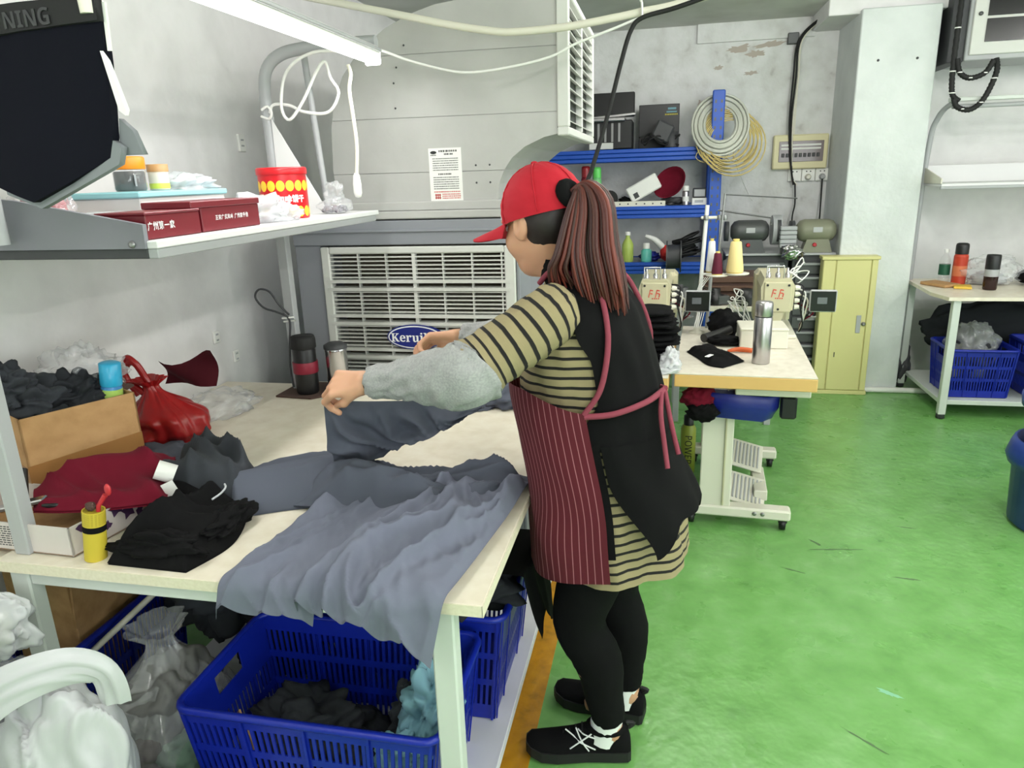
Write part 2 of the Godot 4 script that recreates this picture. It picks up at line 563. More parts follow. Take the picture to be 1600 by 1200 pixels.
func room() -> void:
	L()
	var s := S(false)
	bx(s, v3(-2.0, -0.12, -6.4), v3(4.6, 0, 3.2))
	var fl := struct("floor", s, M.floor, "glossy green epoxy floor with scuffs")
	s = S(false)
	bx(s, v3(-0.42, -0.02, -3.4), v3(-0.33, 0.0015, 1.0))
	part("yellow_line", s, M.stripe, fl, "painted yellow floor line along the work table")
	# wear: chipped paint patches and dark scratches
	var blot := func(c: Vector3, r: float, sq: float, turn: float, seed_: float, ax: Vector3, ay: Vector3, az: Vector3) -> SurfaceTool:
		var q := S(false)
		var poly := PackedVector2Array()
		for i in 26:
			var a := TAU * i / 26
			var k := r * (1.0 + 0.55 * nz.get_noise_2d(cos(a) * 1.6 + seed_, sin(a) * 1.6))
			poly.append(Vector2(cos(a) * k, sin(a) * k * sq).rotated(turn))
		prism(q, poly, c, ax, ay, az)
		return q
	var worn := mat("worn_paint", C(136, 196, 160), 0.5)
	var scratch := mat("scratch_dark", C(86, 116, 76), 0.6)
	for q: Array in [[0.62, -1.62, 0.028, 0.6], [0.84, -1.6, 0.03, 0.55], [0.90, -1.55, 0.022, 0.6], [0.72, -2.05, 0.03, 0.3], [1.2, -2.1, 0.035, 0.4]]:
		part("worn_patch", blot.call(v3(q[0], 0.0003, q[1]), q[2], q[3], q[0] * 5.0, q[0] * 31.0, v3(1, 0, 0), v3(0, 0, 1), v3(0, 0.0004, 0)), worn, fl)
	for q: Array in [[0.60, -1.83, 0.06, 0.06, 0.7], [0.86, -1.68, 0.07, 0.05, 0.4], [0.75, -2.95, 0.1, 0.04, -0.15], [0.98, -2.75, 0.04, 0.12, 0.1], [1.1, -3.2, 0.05, 0.08, 0.2], [0.55, -2.75, 0.04, 0.1, 0.4], [0.68, -3.0, 0.03, 0.2, 0.9]]:
		part("scratch", blot.call(v3(q[0], 0.0003, q[1]), q[2], q[3], q[4], q[0] * 17.0, v3(1, 0, 0), v3(0, 0, 1), v3(0, 0.0004, 0)), scratch, fl)
	s = S(false)
	bx(s, v3(-2.0, 0, -6.3), v3(-1.82, 2.6, 3.2))
	var wl := struct("wall_left", s, M.wall, "white painted left wall")
	for p: Array in [[v3(-1.815, 1.75, -2.98), 0.05, 0.075], [v3(-1.815, 0.97, -2.6), 0.04, 0.05], [v3(-1.815, 0.86, -2.72), 0.04, 0.05]]:
		s = S(false)
		box(s, p[0], v3(0.012, p[2], p[1]), 0.003)
		var o := part("socket_plate", s, M.white_plastic, wl)
		for k in 2:
			s = S(false)
			box(s, (p[0] as Vector3) + v3(0.006, 0.012 - 0.024 * k, 0), v3(0.003, 0.007, p[1] * 0.4))
			part("socket_slot", s, M.frame_grey, o)
	s = S(false)
	bx(s, v3(-2.0, 0, -6.2), v3(1.25, 2.6, -6.0))
	var wb := struct("wall_back", s, M.wall_old, "grimy grey white back wall behind the blue rack")
	var stain := mat("damp_stain", C(180, 170, 160), 0.9)
	for q: Array in [[0.50, 2.42, 0.07, 0.35], [0.62, 2.38, 0.06, 0.4], [0.36, 2.30, 0.03, 0.5], [0.72, 2.44, 0.09, 0.2], [0.60, 2.25, 0.045, 0.3], [0.24, 2.05, 0.02, 1.4]]:
		part("damp_stain", blot.call(v3(q[0], q[1], -5.9999), q[2], q[3], 0.1, q[0] * 23.0, v3(1, 0, 0), Y, v3(0, 0, 0.0005)), stain, wb)
	s = S(false)
	bx(s, v3(1.6, 0, -6.0), v3(4.6, 2.6, -5.8))
	struct("wall_far", s, M.wall, "white wall behind the far table")
	s = S(false)
	bx(s, v3(1.19, 0, -6.1), v3(1.655, 2.52, -5.36), 0.006)
	var pl := struct("pillar", s, M.pillar, "white square pillar")
	for x: float in [1.31, 1.54]:
		s = S()
		lathe(s, [[0.008, 0], [0.008, 0.004], [0.003, 0.005]], v3(x, 2.21, -5.36), 10, Basis(v3(1, 0, 0), PI / 2))
		part("screw_hole", s, M.dark_grey, pl)
	for q: Array in [[v3(4.4, 0, -6.3), v3(4.6, 0.9, 3.2)], [v3(4.4, 2.2, -6.3), v3(4.6, 2.6, 3.2)], [v3(4.4, 0.9, -6.3), v3(4.6, 2.2, -3.6)], [v3(4.4, 0.9, 1.0), v3(4.6, 2.2, 3.2)]]:
		s = S(false)
		bx(s, q[0], q[1])
		struct("wall_right", s, M.wall, "white right wall round the added window")
	var fg := mat("added_window_front", C(230, 236, 240), 0.5)  # added glowing window, out of view, brightens surfaces that face the camera
	fg.emission_enabled = true; fg.emission = Color(0.95, 0.98, 1.0); fg.emission_energy_multiplier = 1.0
	s = S(false)
	bx(s, v3(0.6, 0.9, 3.1), v3(4.0, 2.2, 3.11))
	var wf := struct("window_2", s, fg, "added frosted daylight window behind the viewer")
	for k in 4:
		s = S(false)
		bx(s, v3(0.58 + k * 1.133, 0.9, 3.07), v3(0.62 + k * 1.133, 2.2, 3.13), 0.004)
		part("added_window_frame", s, M.frame_grey, wf)
	var fa := AreaLight3D.new()
	fa.name = "fill_light"  # area light added together with the unseen front window
	fa.area_size = Vector2(3.3, 1.25)
	fa.light_energy = FRONT_E
	fa.light_color = Color(0.97, 0.99, 1.0)
	fa.area_range = 20.0
	fa.shadow_enabled = true
	fa.transform = Transform3D(Basis.IDENTITY, v3(2.3, 1.55, 3.05))
	wf.add_child(fa)
	# added frosted window, never seen, glowing with daylight to brighten the left wall
	var wg := mat("added_window_glow", C(230, 236, 240), 0.5)
	wg.emission_enabled = true; wg.emission = Color(0.95, 0.98, 1.0); wg.emission_energy_multiplier = 1.0
	s = S(false)
	bx(s, v3(4.5, 0.9, -3.6), v3(4.51, 2.2, 1.0))
	var wn := struct("window_1", s, wg, "added long frosted daylight window")
	for k in 5:
		s = S(false)
		bx(s, v3(4.47, 0.9, -3.62 + k * 1.15), v3(4.53, 2.2, -3.58 + k * 1.15), 0.004)
		part("added_window_frame", s, M.frame_grey, wn)
	var wa := AreaLight3D.new()
	wa.name = "fill_light"  # area light added together with the unseen right window
	wa.area_size = Vector2(4.5, 1.25)
	wa.light_energy = ADDED_WINDOW_E
	wa.light_color = Color(0.97, 0.99, 1.0)
	wa.area_range = 20.0
	wa.shadow_enabled = true
	wa.transform = Transform3D(Basis(Y, PI / 2), v3(4.46, 1.55, -1.3))
	wn.add_child(wa)
	for q: Array in [[v3(-2.0, 0, 3.0), v3(4.6, 0.9, 3.2)], [v3(-2.0, 2.2, 3.0), v3(4.6, 2.6, 3.2)], [v3(-2.0, 0.9, 3.0), v3(0.6, 2.2, 3.2)], [v3(4.0, 0.9, 3.0), v3(4.6, 2.2, 3.2)]]:
		s = S(false)
		bx(s, q[0], q[1])
		struct("wall_front", s, M.wall, "white wall round the added window behind the viewer")
	s = S(false)
	bx(s, v3(-2.0, 2.6, -6.3), v3(4.6, 2.75, 3.2))
	struct("ceiling", s, M.ceiling, "grey white workshop ceiling")
	s = S(false)
	bx(s, v3(1.0, 2.5, -6.1), v3(4.5, 2.62, -5.42), 0.005)
	struct("trim_1", s, M.wall, "white ceiling beam over the pillar")
	s = S(false)
	bx(s, v3(0.2, 2.47, -6.01), v3(1.02, 2.6, -5.97))
	struct("trim_2", s, M.wall_old, "stained strip under the ceiling at the back wall")
	s = S()
	tube(s, [v3(0.55, 0.02, -5.33), v3(4.4, 0.02, -5.33)], 0.02, 10)
	struct("baseboard_back", s, M.white_plastic, "white pipe lying along the foot of the pillar")

# ---------------------------------------------------------------- work table
func work_table() -> void:
	var t := thing("work_table", "long cream topped work table with white metal legs piled with clothes", "table", v3(-0.9, 0, -1.9))
	W(t)
	var s := S(false)
	bx(s, v3(-1.46, 0.758, -2.63), v3(-0.325, 0.782, -1.165), 0.002)
	part("tabletop", s, M.table_top, t)
	s = S(false)   # edge banding on the two sides that show
	bx(s, v3(-1.46, 0.757, -1.166), v3(-0.325, 0.7815, -1.163))
	part("edge_band", s, M.table_edge, t)
	s = S(false)
	bx(s, v3(-0.326, 0.757, -2.63), v3(-0.323, 0.7815, -1.163))
	part("edge_band", s, M.table_edge, t)
	for x: float in [-1.42, -0.415]:
		for z: float in [-1.2, -2.56]:
			s = S(false)
			bx(s, v3(x - 0.025, 0.0, z - 0.02), v3(x + 0.025, 0.757, z + 0.02), 0.004)
			part("leg", s, M.frame_white, t)
	for z: float in [-1.2, -2.56]:
		s = S(false)
		bx(s, v3(-1.395, 0.715, z - 0.015), v3(-0.44, 0.757, z + 0.015), 0.003)
		part("top_rail", s, M.frame_white, t)
	for x: float in [-1.42, -0.44]:
		s = S(false)
		bx(s, v3(x - 0.015, 0.715, -2.54), v3(x + 0.015, 0.757, -1.22), 0.003)
		part("top_rail", s, M.frame_white, t)
	s = S(false)
	bx(s, v3(-1.45, 0.085, -2.62), v3(-0.385, 0.115, -1.17), 0.002)
	part("lower_shelf", s, M.white_board, t)
	# a second, narrower table stands between this one and the wall
	var b := thing("side_bench", "narrow grey bench between the cream work table and the left wall", "bench", v3(-1.64, 0, -1.8))
	W(b)
	s = S(false)
	bx(s, v3(-1.815, 0.745, -2.63), v3(-1.475, 0.77, -1.0), 0.002)
	part("benchtop", s, M.table_top, b)
	for z: float in [-1.05, -2.58]:
		for x: float in [-1.79, -1.5]:
			s = S(false)
			bx(s, v3(x - 0.02, 0, z - 0.02), v3(x + 0.02, 0.745, z + 0.02), 0.003)
			part("leg", s, M.frame_grey, b)

# ---------------------------------------------------------------- overhead shelf on posts
func overhead_shelf() -> void:
	var t := thing("overhead_shelf", "grey metal overhead shelf on posts above the work table", "shelf", v3(-1.42, 0.782, -1.95))
	W(t)
	var s := S(false)
	bx(s, v3(-1.78, 1.452, -2.62), v3(-1.06, 1.468, -1.365), 0.002)
	part("shelf_board", s, M.shelf_white, t)
	s = S(false)
	bx(s, v3(-1.09, 1.43, -2.6), v3(-1.065, 1.452, -1.37), 0.002)
	part("front_rail", s, M.frame_grey, t)
	s = S(false)
	bx(s, v3(-1.78, 1.43, -2.6), v3(-1.755, 1.452, -1.37), 0.002)
	part("rear_rail", s, M.frame_grey, t)
	s = S(false)
	bx(s, v3(-1.755, 1.43, -1.4), v3(-1.09, 1.4525, -1.37), 0.002)
	part("end_rail", s, M.dark_grey, t)
	s = S(false)
	prism(s, PackedVector2Array([Vector2(-1.78, 1.4525), Vector2(-1.085, 1.4525), Vector2(-1.083, 1.503), Vector2(-1.40, 1.56), Vector2(-1.78, 1.60)]), v3(0, 0, -1.37), v3(1, 0, 0), Y, v3(0, 0, 0.012))
	part("end_panel", s, M.steel_grey, t)
	s = S()
	lathe(s, [[0.008, 0], [0.008, 0.003], [0.004, 0.005]], v3(-1.115, 1.462, -1.357), 10, Basis(v3(1, 0, 0), PI / 2))
	part("screw", s, M.zinc, t)
	for z: float in [-1.215, -2.52]:
		s = S(false)
		bx(s, v3(-1.435, 0.782, z - 0.018), v3(-1.395, 1.43, z + 0.018), 0.003)
		part("post", s, M.frame_grey, t)
	for z: float in [-1.32, -2.52]:
		s = S()
		var pts := spline([v3(-1.415, 1.468, z), v3(-1.415, 1.75, z), v3(-1.415, 1.9, z), v3(-1.395, 1.97, z), v3(-1.34, 2.01, z), v3(-1.25, 2.025, z), v3(-1.08, 2.03, z), v3(-0.98, 2.03, z)], 5)
		tube(s, pts, 0.021, 10)
		part("lamp_arch", s, M.frame_grey, t)
	s = S(false)
	prism(s, PackedVector2Array([Vector2(-1.40, 1.468), Vector2(-1.21, 1.468), Vector2(-1.395, 1.80)]), v3(0, 0, -2.51), v3(1, 0, 0), Y, v3(0, 0, 0.004))
	part("gusset_plate", s, M.shelf_white, t)
	s = S()
	tube(s, [v3(-1.29, 2.025, -2.6), v3(-1.255, 1.468, -2.6)], 0.012, 10)
	part("brace_pole", s, M.frame_grey, t)

func table_lamp() -> void:
	var glow := mat("lamp_glow", Color.WHITE, 0.4)
	glow.emission_enabled = true; glow.emission = Color(1, 1, 0.99); glow.emission_energy_multiplier = 3.0
	var t := thing("tube_lamp", "long white fluorescent tube lamp glowing above the work table", "lamp", v3(-1.0, 1.99, -1.9))
	W(t)
	var x := -1.0
	var s := S(false)
	box(s, v3(x, 2.0, -1.9), v3(0.06, 0.03, 1.26), 0.006)
	part("housing", s, M.white_plastic, t)
	s = S(false)
	box(s, v3(x + 0.034, 2.002, -1.9), v3(0.012, 0.012, 1.24), 0.003)
	part("channel", s, M.frame_grey, t)
	s = S()
	var rows := []
	for k in 9:
		var a := PI * k / 8.0
		var row := PackedVector3Array()
		for z: float in [-2.53, -2.52, -1.28, -1.27]:
			var q := 0.028 if absf(z + 1.9) < 0.625 else 0.024
			row.append(v3(x + cos(a) * q, 1.985 - sin(a) * q * 0.9, z))
		rows.append(row)
	sheet(s, rows)
	part("diffuser", s, glow, t)
	for z: float in [-2.53, -1.27]:
		s = S(false)
		box(s, v3(x, 1.983, z), v3(0.058, 0.052, 0.012), 0.006)
		part("end_cap", s, glow if z < -2 else M.white_plastic, t)
	var a := AreaLight3D.new()
	a.name = "light"
	a.area_size = Vector2(0.06, 1.24)
	a.light_energy = TABLE_E
	a.light_color = Color(1.0, 0.99, 0.985)
	a.shadow_enabled = true
	a.area_range = 20.0
	a.rotation.x = -PI / 2
	a.position = v3(0, -0.045, 0)
	t.add_child(a)
	# a copy of the lamp, added out of view to brighten the left wall
	var near := copy(t, v3(-1.0, 1.99, 0.1), "fluorescent tube lamp added out of view to brighten the left wall")
	for l in near.find_children("*", "AreaLight3D", false, false): near.remove_child(l)
	for z: float in [-0.42, 0.0, 0.42]:
		tube_light(near, v3(0, -0.06, z), NEAR_E)
	near.set_meta("group", "table tube lamps"); t.set_meta("group", "table tube lamps")
	# the lamp's own flex, looped round the arch
	s = S()
	tube(s, spline([v3(-1.06, 2.0, -2.5), v3(-1.2, 2.005, -2.49), v3(-1.30, 1.95, -2.48), v3(-1.33, 1.84, -2.47), v3(-1.30, 1.79, -2.46), v3(-1.24, 1.85, -2.46), v3(-1.18, 1.94, -2.46), v3(-1.15, 1.97, -2.47), v3(-1.14, 1.92, -2.48), v3(-1.115, 1.87, -2.48), v3(-1.16, 1.81, -2.48), v3(-1.25, 1.815, -2.48), v3(-1.31, 1.84, -2.49), v3(-1.37, 1.845, -2.49), v3(-1.395, 1.82, -2.5)], 6), 0.0055, 8)
	part("flex", s, M.white_plastic, t)
	s = S()
	tube(s, spline([v3(-1.42, 1.83, -2.49), v3(-1.395, 1.84, -2.49), v3(-1.385, 1.82, -2.495), v3(-1.40, 1.8, -2.5), v3(-1.43, 1.81, -2.5)], 4), 0.005, 6)
	part("tie", s, M.white_plastic, t)
	var c := thing("hanging_socket", "white cord with a socket hanging from the end of the tube lamp", "cord", v3(-1.09, 1.95, -2.5))
	W(c)
	s = S()
	tube(s, spline([v3(-1.08, 1.96, -2.5), v3(-1.073, 1.93, -2.5), v3(-1.083, 1.88, -2.5), v3(-1.078, 1.8, -2.5), v3(-1.073, 1.7, -2.5), v3(-1.083, 1.6, -2.5)], 5), 0.007, 8)
	part("cord", s, M.cord_cream, c)
	s = S(false)
	lathe(s, [[0.006, 0.0], [0.012, -0.008], [0.014, -0.02], [0.0165, -0.04], [0.0165, -0.07], [0.011, -0.085], [0.0, -0.087]], v3(-1.085, 1.605, -2.5), 10, Basis.IDENTITY, 0.7)
	part("socket", s, M.white_plastic, c)

# ---------------------------------------------------------------- evaporative cooler with its duct
func cooler() -> void:
	var t := thing("air_cooler", "grey evaporative air cooler with louvred white grille behind the work table", "air cooler", v3(-0.98, 0, -3.2))
	W(t)
	var zf := -2.75
	var s := S(false)
	bx(s, v3(-1.5, 0.0, -3.7), v3(-0.55, 1.42, zf - 0.24), 0.004)
	part("cabinet", s, M.ac_grey, t)
	# front frame round the grille
	for r: Array in [[v3(-1.5, 0.0, zf - 0.24), v3(-1.385, 1.325, zf - 0.012)], [v3(-0.565, 0.0, zf - 0.24), v3(-0.55, 1.325, zf - 0.012)], [v3(-1.5, 1.325, zf - 0.24), v3(-0.55, 1.42, zf - 0.004)], [v3(-1.385, 0.0, zf - 0.24), v3(-0.565, 0.62, zf - 0.012)]]:
		s = S(false)
		bx(s, r[0], r[1], 0.003)
		part("front_panel", s, M.ac_grey, t)
	s = S(false)
	bx(s, v3(-1.505, 1.375, zf - 0.062), v3(-0.545, 1.384, zf + 0.004), 0.002)
	part("top_lip", s, M.ac_grey, t)
	s = S(false)
	bx(s, v3(-1.385, 0.62, zf - 0.24), v3(-0.565, 1.325, zf - 0.2))
	part("cooling_pad", s, M.cooling_pad, t)
	var g := part_node("grille", t)
	# stiles and head of the grille
	for r: Array in [[v3(-1.383, 0.62, zf - 0.045), v3(-1.345, 1.318, zf)], [v3(-0.61, 0.62, zf - 0.045), v3(-0.567, 1.318, zf)], [v3(-1.345, 1.29, zf - 0.045), v3(-0.61, 1.318, zf)]]:
		s = S(false)
		bx(s, r[0], r[1], 0.005)
		part("grille_frame", s, M.ac_white, g)
	s = S(false)
	prism(s, PackedVector2Array([Vector2(0.006, -0.0036), Vector2(0.006, 0.0014), Vector2(-0.026, 0.001), Vector2(-0.026, -0.0025)]), v3(-1.35, 0, 0), v3(0, 0, 1), Y, v3(0.75, 0, 0))
	var slat := mesh_of_local(s)
	s = S(false)
	prism(s, PackedVector2Array([Vector2(0.010, -0.004), Vector2(0.010, 0.008), Vector2(-0.03, 0.012), Vector2(-0.03, 0.002)]), v3(-1.36, 0, 0), v3(0, 0, 1), Y, v3(0.77, 0, 0))
	var ledge := mesh_of_local(s)
	var m0 := T
	var y := 1.272
	for k in 5:
		for i in 6:
			piece("slat", slat, M.ac_white, g, m0 * v3(0, y + 0.006 - i * 0.0165, zf - 0.012))
		piece("ledge", ledge, M.ac_white, g, m0 * v3(0, y - 0.092 - 0.004, zf - 0.008))
		piece("ledge", ledge, M.ac_white, g, m0 * v3(0, y - 0.128, zf - 0.006))
		y -= 0.143
	for i in 6:
		s = S(false)
		var w := 0.007 if i == 2 else 0.0028
		bx(s, v3(-1.225 + i * 0.1205 - w, 0.62, zf - 0.03), v3(-1.225 + i * 0.1205 + w, 1.29, zf - (0.004 if i == 2 else 0.009)))
		part("divider", s, M.ac_white, g)
	# badge
	var bc := v3(-0.994, 0.951, zf + 0.012)
	var b := part_node("badge", t)
	var disc := func(rx: float, ry: float, z0: float, z1: float) -> SurfaceTool:
		var q := S(false)
		var poly := PackedVector2Array()
		for i in 40: poly.append(Vector2(cos(TAU * i / 40) * rx, sin(TAU * i / 40) * ry))
		prism(q, poly, bc + v3(0, 0, z0), v3(1, 0, 0), Y, v3(0, 0, z1 - z0))
		return q
	part("badge_backing", disc.call(0.121, 0.052, -0.016, 0.0), M.logo_blue, b)
	part("badge_ring", disc.call(0.116, 0.0475, 0.0, 0.0015), M.white_paint, b)
	part("badge_face", disc.call(0.110, 0.0425, 0.0015, 0.003), M.logo_blue, b)
	lettering("Keruilai", 0.05, M.white_paint, b, Transform3D(Basis.IDENTITY, T * (bc + v3(0, -0.002, 0.0035))), "lettering", "Droid Serif", true)
	# sheet metal duct: an elbow whose outlet faces right
	var d := thing("air_duct", "white sheet metal duct elbow rising from the air cooler", "duct", v3(-0.9, 1.42, -3.2))
	W(d)
	var zd := -2.80
	var P := PackedVector2Array([Vector2(-1.305, 1.49), Vector2(-1.313, 1.62), Vector2(-1.303, 1.78), Vector2(-1.281, 1.874), Vector2(-1.237, 1.965), Vector2(-1.162, 2.051), Vector2(-1.053, 2.121), Vector2(-0.948, 2.165), Vector2(-0.85, 2.19), Vector2(-0.75, 2.2), Vector2(-0.40, 2.2), Vector2(-0.40, 1.722), Vector2(-0.452, 1.712), Vector2(-0.526, 1.681), Vector2(-0.576, 1.643), Vector2(-0.608, 1.60), Vector2(-0.63, 1.55), Vector2(-0.638, 1.49)])
	s = S(false)
	prism(s, P, v3(0, 0, -3.735), v3(1, 0, 0), Y, v3(0, 0, 0.93))
	part("duct_body", s, M.duct, d)
	var cuts := [1.40, 1.603, 1.806, 2.03, 2.3]
	for i in 4:
		var strip := PackedVector2Array([Vector2(-1.5, cuts[i] + 0.0012), Vector2(-0.3, cuts[i] + 0.0012 - 0.006), Vector2(-0.3, cuts[i + 1] - 0.0012 - 0.006), Vector2(-1.5, cuts[i + 1] - 0.0012)])
		for q: PackedVector2Array in Geometry2D.intersect_polygons(P, strip):
			s = S(false)
			prism(s, q, v3(0, 0, zd - 0.006), v3(1, 0, 0), Y, v3(0, 0, 0.006))
			part("panel", s, M.duct, d)
	for p: Array in [[-0.72, 1.62], [-0.665, 1.62], [-0.72, 1.555], [-0.665, 1.555], [-1.03, 1.93], [-1.015, 1.985], [-1.03, 1.84], [-0.98, 2.06]]:
		s = S()
		lathe(s, [[0.004, 0], [0.003, 0.003], [0, 0.0035]], v3(p[0], p[1], zd), 8, Basis(v3(1, 0, 0), PI / 2))
		part("rivet", s, M.dark_grey, d)
	s = S(false)
	bx(s, v3(-1.45, 1.425, -3.72), v3(-0.5, 1.455, -2.755), 0.004)
	part("flange", s, M.duct, d)
	s = S(false)
	bx(s, v3(-1.38, 1.455, -3.72), v3(-0.57, 1.49, -2.775), 0.004)
	part("collar", s, M.duct, d)
	# outlet louvre on the right end
	var lv := part_node("outlet_louvre", d)
	s = S(false)
	bx(s, v3(-0.40, 1.73, -3.72), v3(-0.39, 2.19, -2.82))
	part("outlet_back", s, M.iron, lv)
	for r: Array in [[v3(-0.4, 1.715, -3.75), v3(-0.355, 1.745, -2.79)], [v3(-0.4, 2.19, -3.75), v3(-0.355, 2.215, -2.79)], [v3(-0.4, 1.745, -2.825), v3(-0.355, 2.19, -2.79)], [v3(-0.4, 1.745, -3.75), v3(-0.355, 2.19, -3.715)], [v3(-0.39, 1.745, -3.28), v3(-0.358, 2.19, -3.265)]]:
		s = S(false)
		bx(s, r[0], r[1], 0.004)
		part("louvre_frame", s, M.ac_white, lv)
	s = S(false)
	box(s, Vector3.ZERO, v3(0.034, 0.003, 0.89), 0.0, Basis(v3(0, 0, 1), -0.5))
	var blade := mesh_of_local(s)
	for i in 11:
		piece("blade", blade, M.ac_white, lv, T * v3(-0.374, 1.775 + i * 0.039, -3.27))
	# notice taped to the duct
	var n := thing("notice_sheet", "white printed notice sheet taped to the air duct", "notice", v3(-0.842, 1.49, zd))
	W(n)
	s = S(false)
	bx(s, v3(-0.908, 1.487, zd + 0.0005), v3(-0.776, 1.688, zd + 0.0012))
	part("sheet", s, M.paper, n)
	var ink := func(x0: float, x1: float, y0: float, h: float, m: Material) -> void:
		var q := S(false)
		var x := x0
		while x < x1:
			var w := rng.randf_range(0.4, 0.95) * h
			bx(q, v3(x, y0, zd + 0.0012), v3(minf(x + w, x1), y0 + h, zd + 0.0015))
			x += w + h * rng.randf_range(0.2, 0.5)
		var o := part("printed_line", q, m, n)
		o.set_meta("kind", "stuff")
	ink.call(-0.866, -0.792, 1.673, 0.007, M.print_black)
	ink.call(-0.845, -0.81, 1.662, 0.006, M.print_black)
	s = S(false)
	var el := PackedVector2Array()
	for i in 16: el.append(Vector2(-0.888 + cos(TAU * i / 16) * 0.013, 1.672 + sin(TAU * i / 16) * 0.006))
	prism(s, el, v3(0, 0, zd + 0.0012), v3(1, 0, 0), Y, v3(0, 0, 0.0003))
	part("emblem", s, M.print_black, n)
	ink.call(-0.9, -0.877, 1.66, 0.004, M.print_black)
	for i in 6: ink.call(-0.893, -0.79, 1.647 - i * 0.0085, 0.0035, M.print_black)
	ink.call(-0.872, -0.82, 1.588, 0.006, M.print_black)
	for i in 6: ink.call(-0.893, -0.79, 1.577 - i * 0.0085, 0.0035, M.print_black)
	ink.call(-0.893, -0.785, 1.522, 0.0045, M.print_red)
	for i in 3: ink.call(-0.86, -0.785, 1.513 - i * 0.0075, 0.004, M.print_red)
	s = S(false)
	for k in 3: bx(s, v3(-0.888 + k * 0.008, 1.497, zd + 0.0012), v3(-0.884 + k * 0.008, 1.517, zd + 0.0015))
	for k in 2: bx(s, v3(-0.89, 1.5 + k * 0.011, zd + 0.0012), v3(-0.866, 1.503 + k * 0.011, zd + 0.0015))
	part("red_seal", s, M.print_red, n).set_meta("kind", "stuff")

func part_node(called: String, parent: Node3D) -> Node3D:
	var o := Node3D.new()
	o.name = called
	parent.add_child(o, true)
	return o

func mesh_of_local(s: SurfaceTool) -> ArrayMesh:
	# a mesh built in the current frame, to be moved by piece(): shift its frame back to the origin
	s.generate_normals()
	var a := s.commit_to_arrays()
	var v: PackedVector3Array = a[Mesh.ARRAY_VERTEX]
	var o := T.origin
	for i in v.size(): v[i] -= o
	a[Mesh.ARRAY_VERTEX] = v
	var m := ArrayMesh.new()
	m.add_surface_from_arrays(Mesh.PRIMITIVE_TRIANGLES, a)
	return m

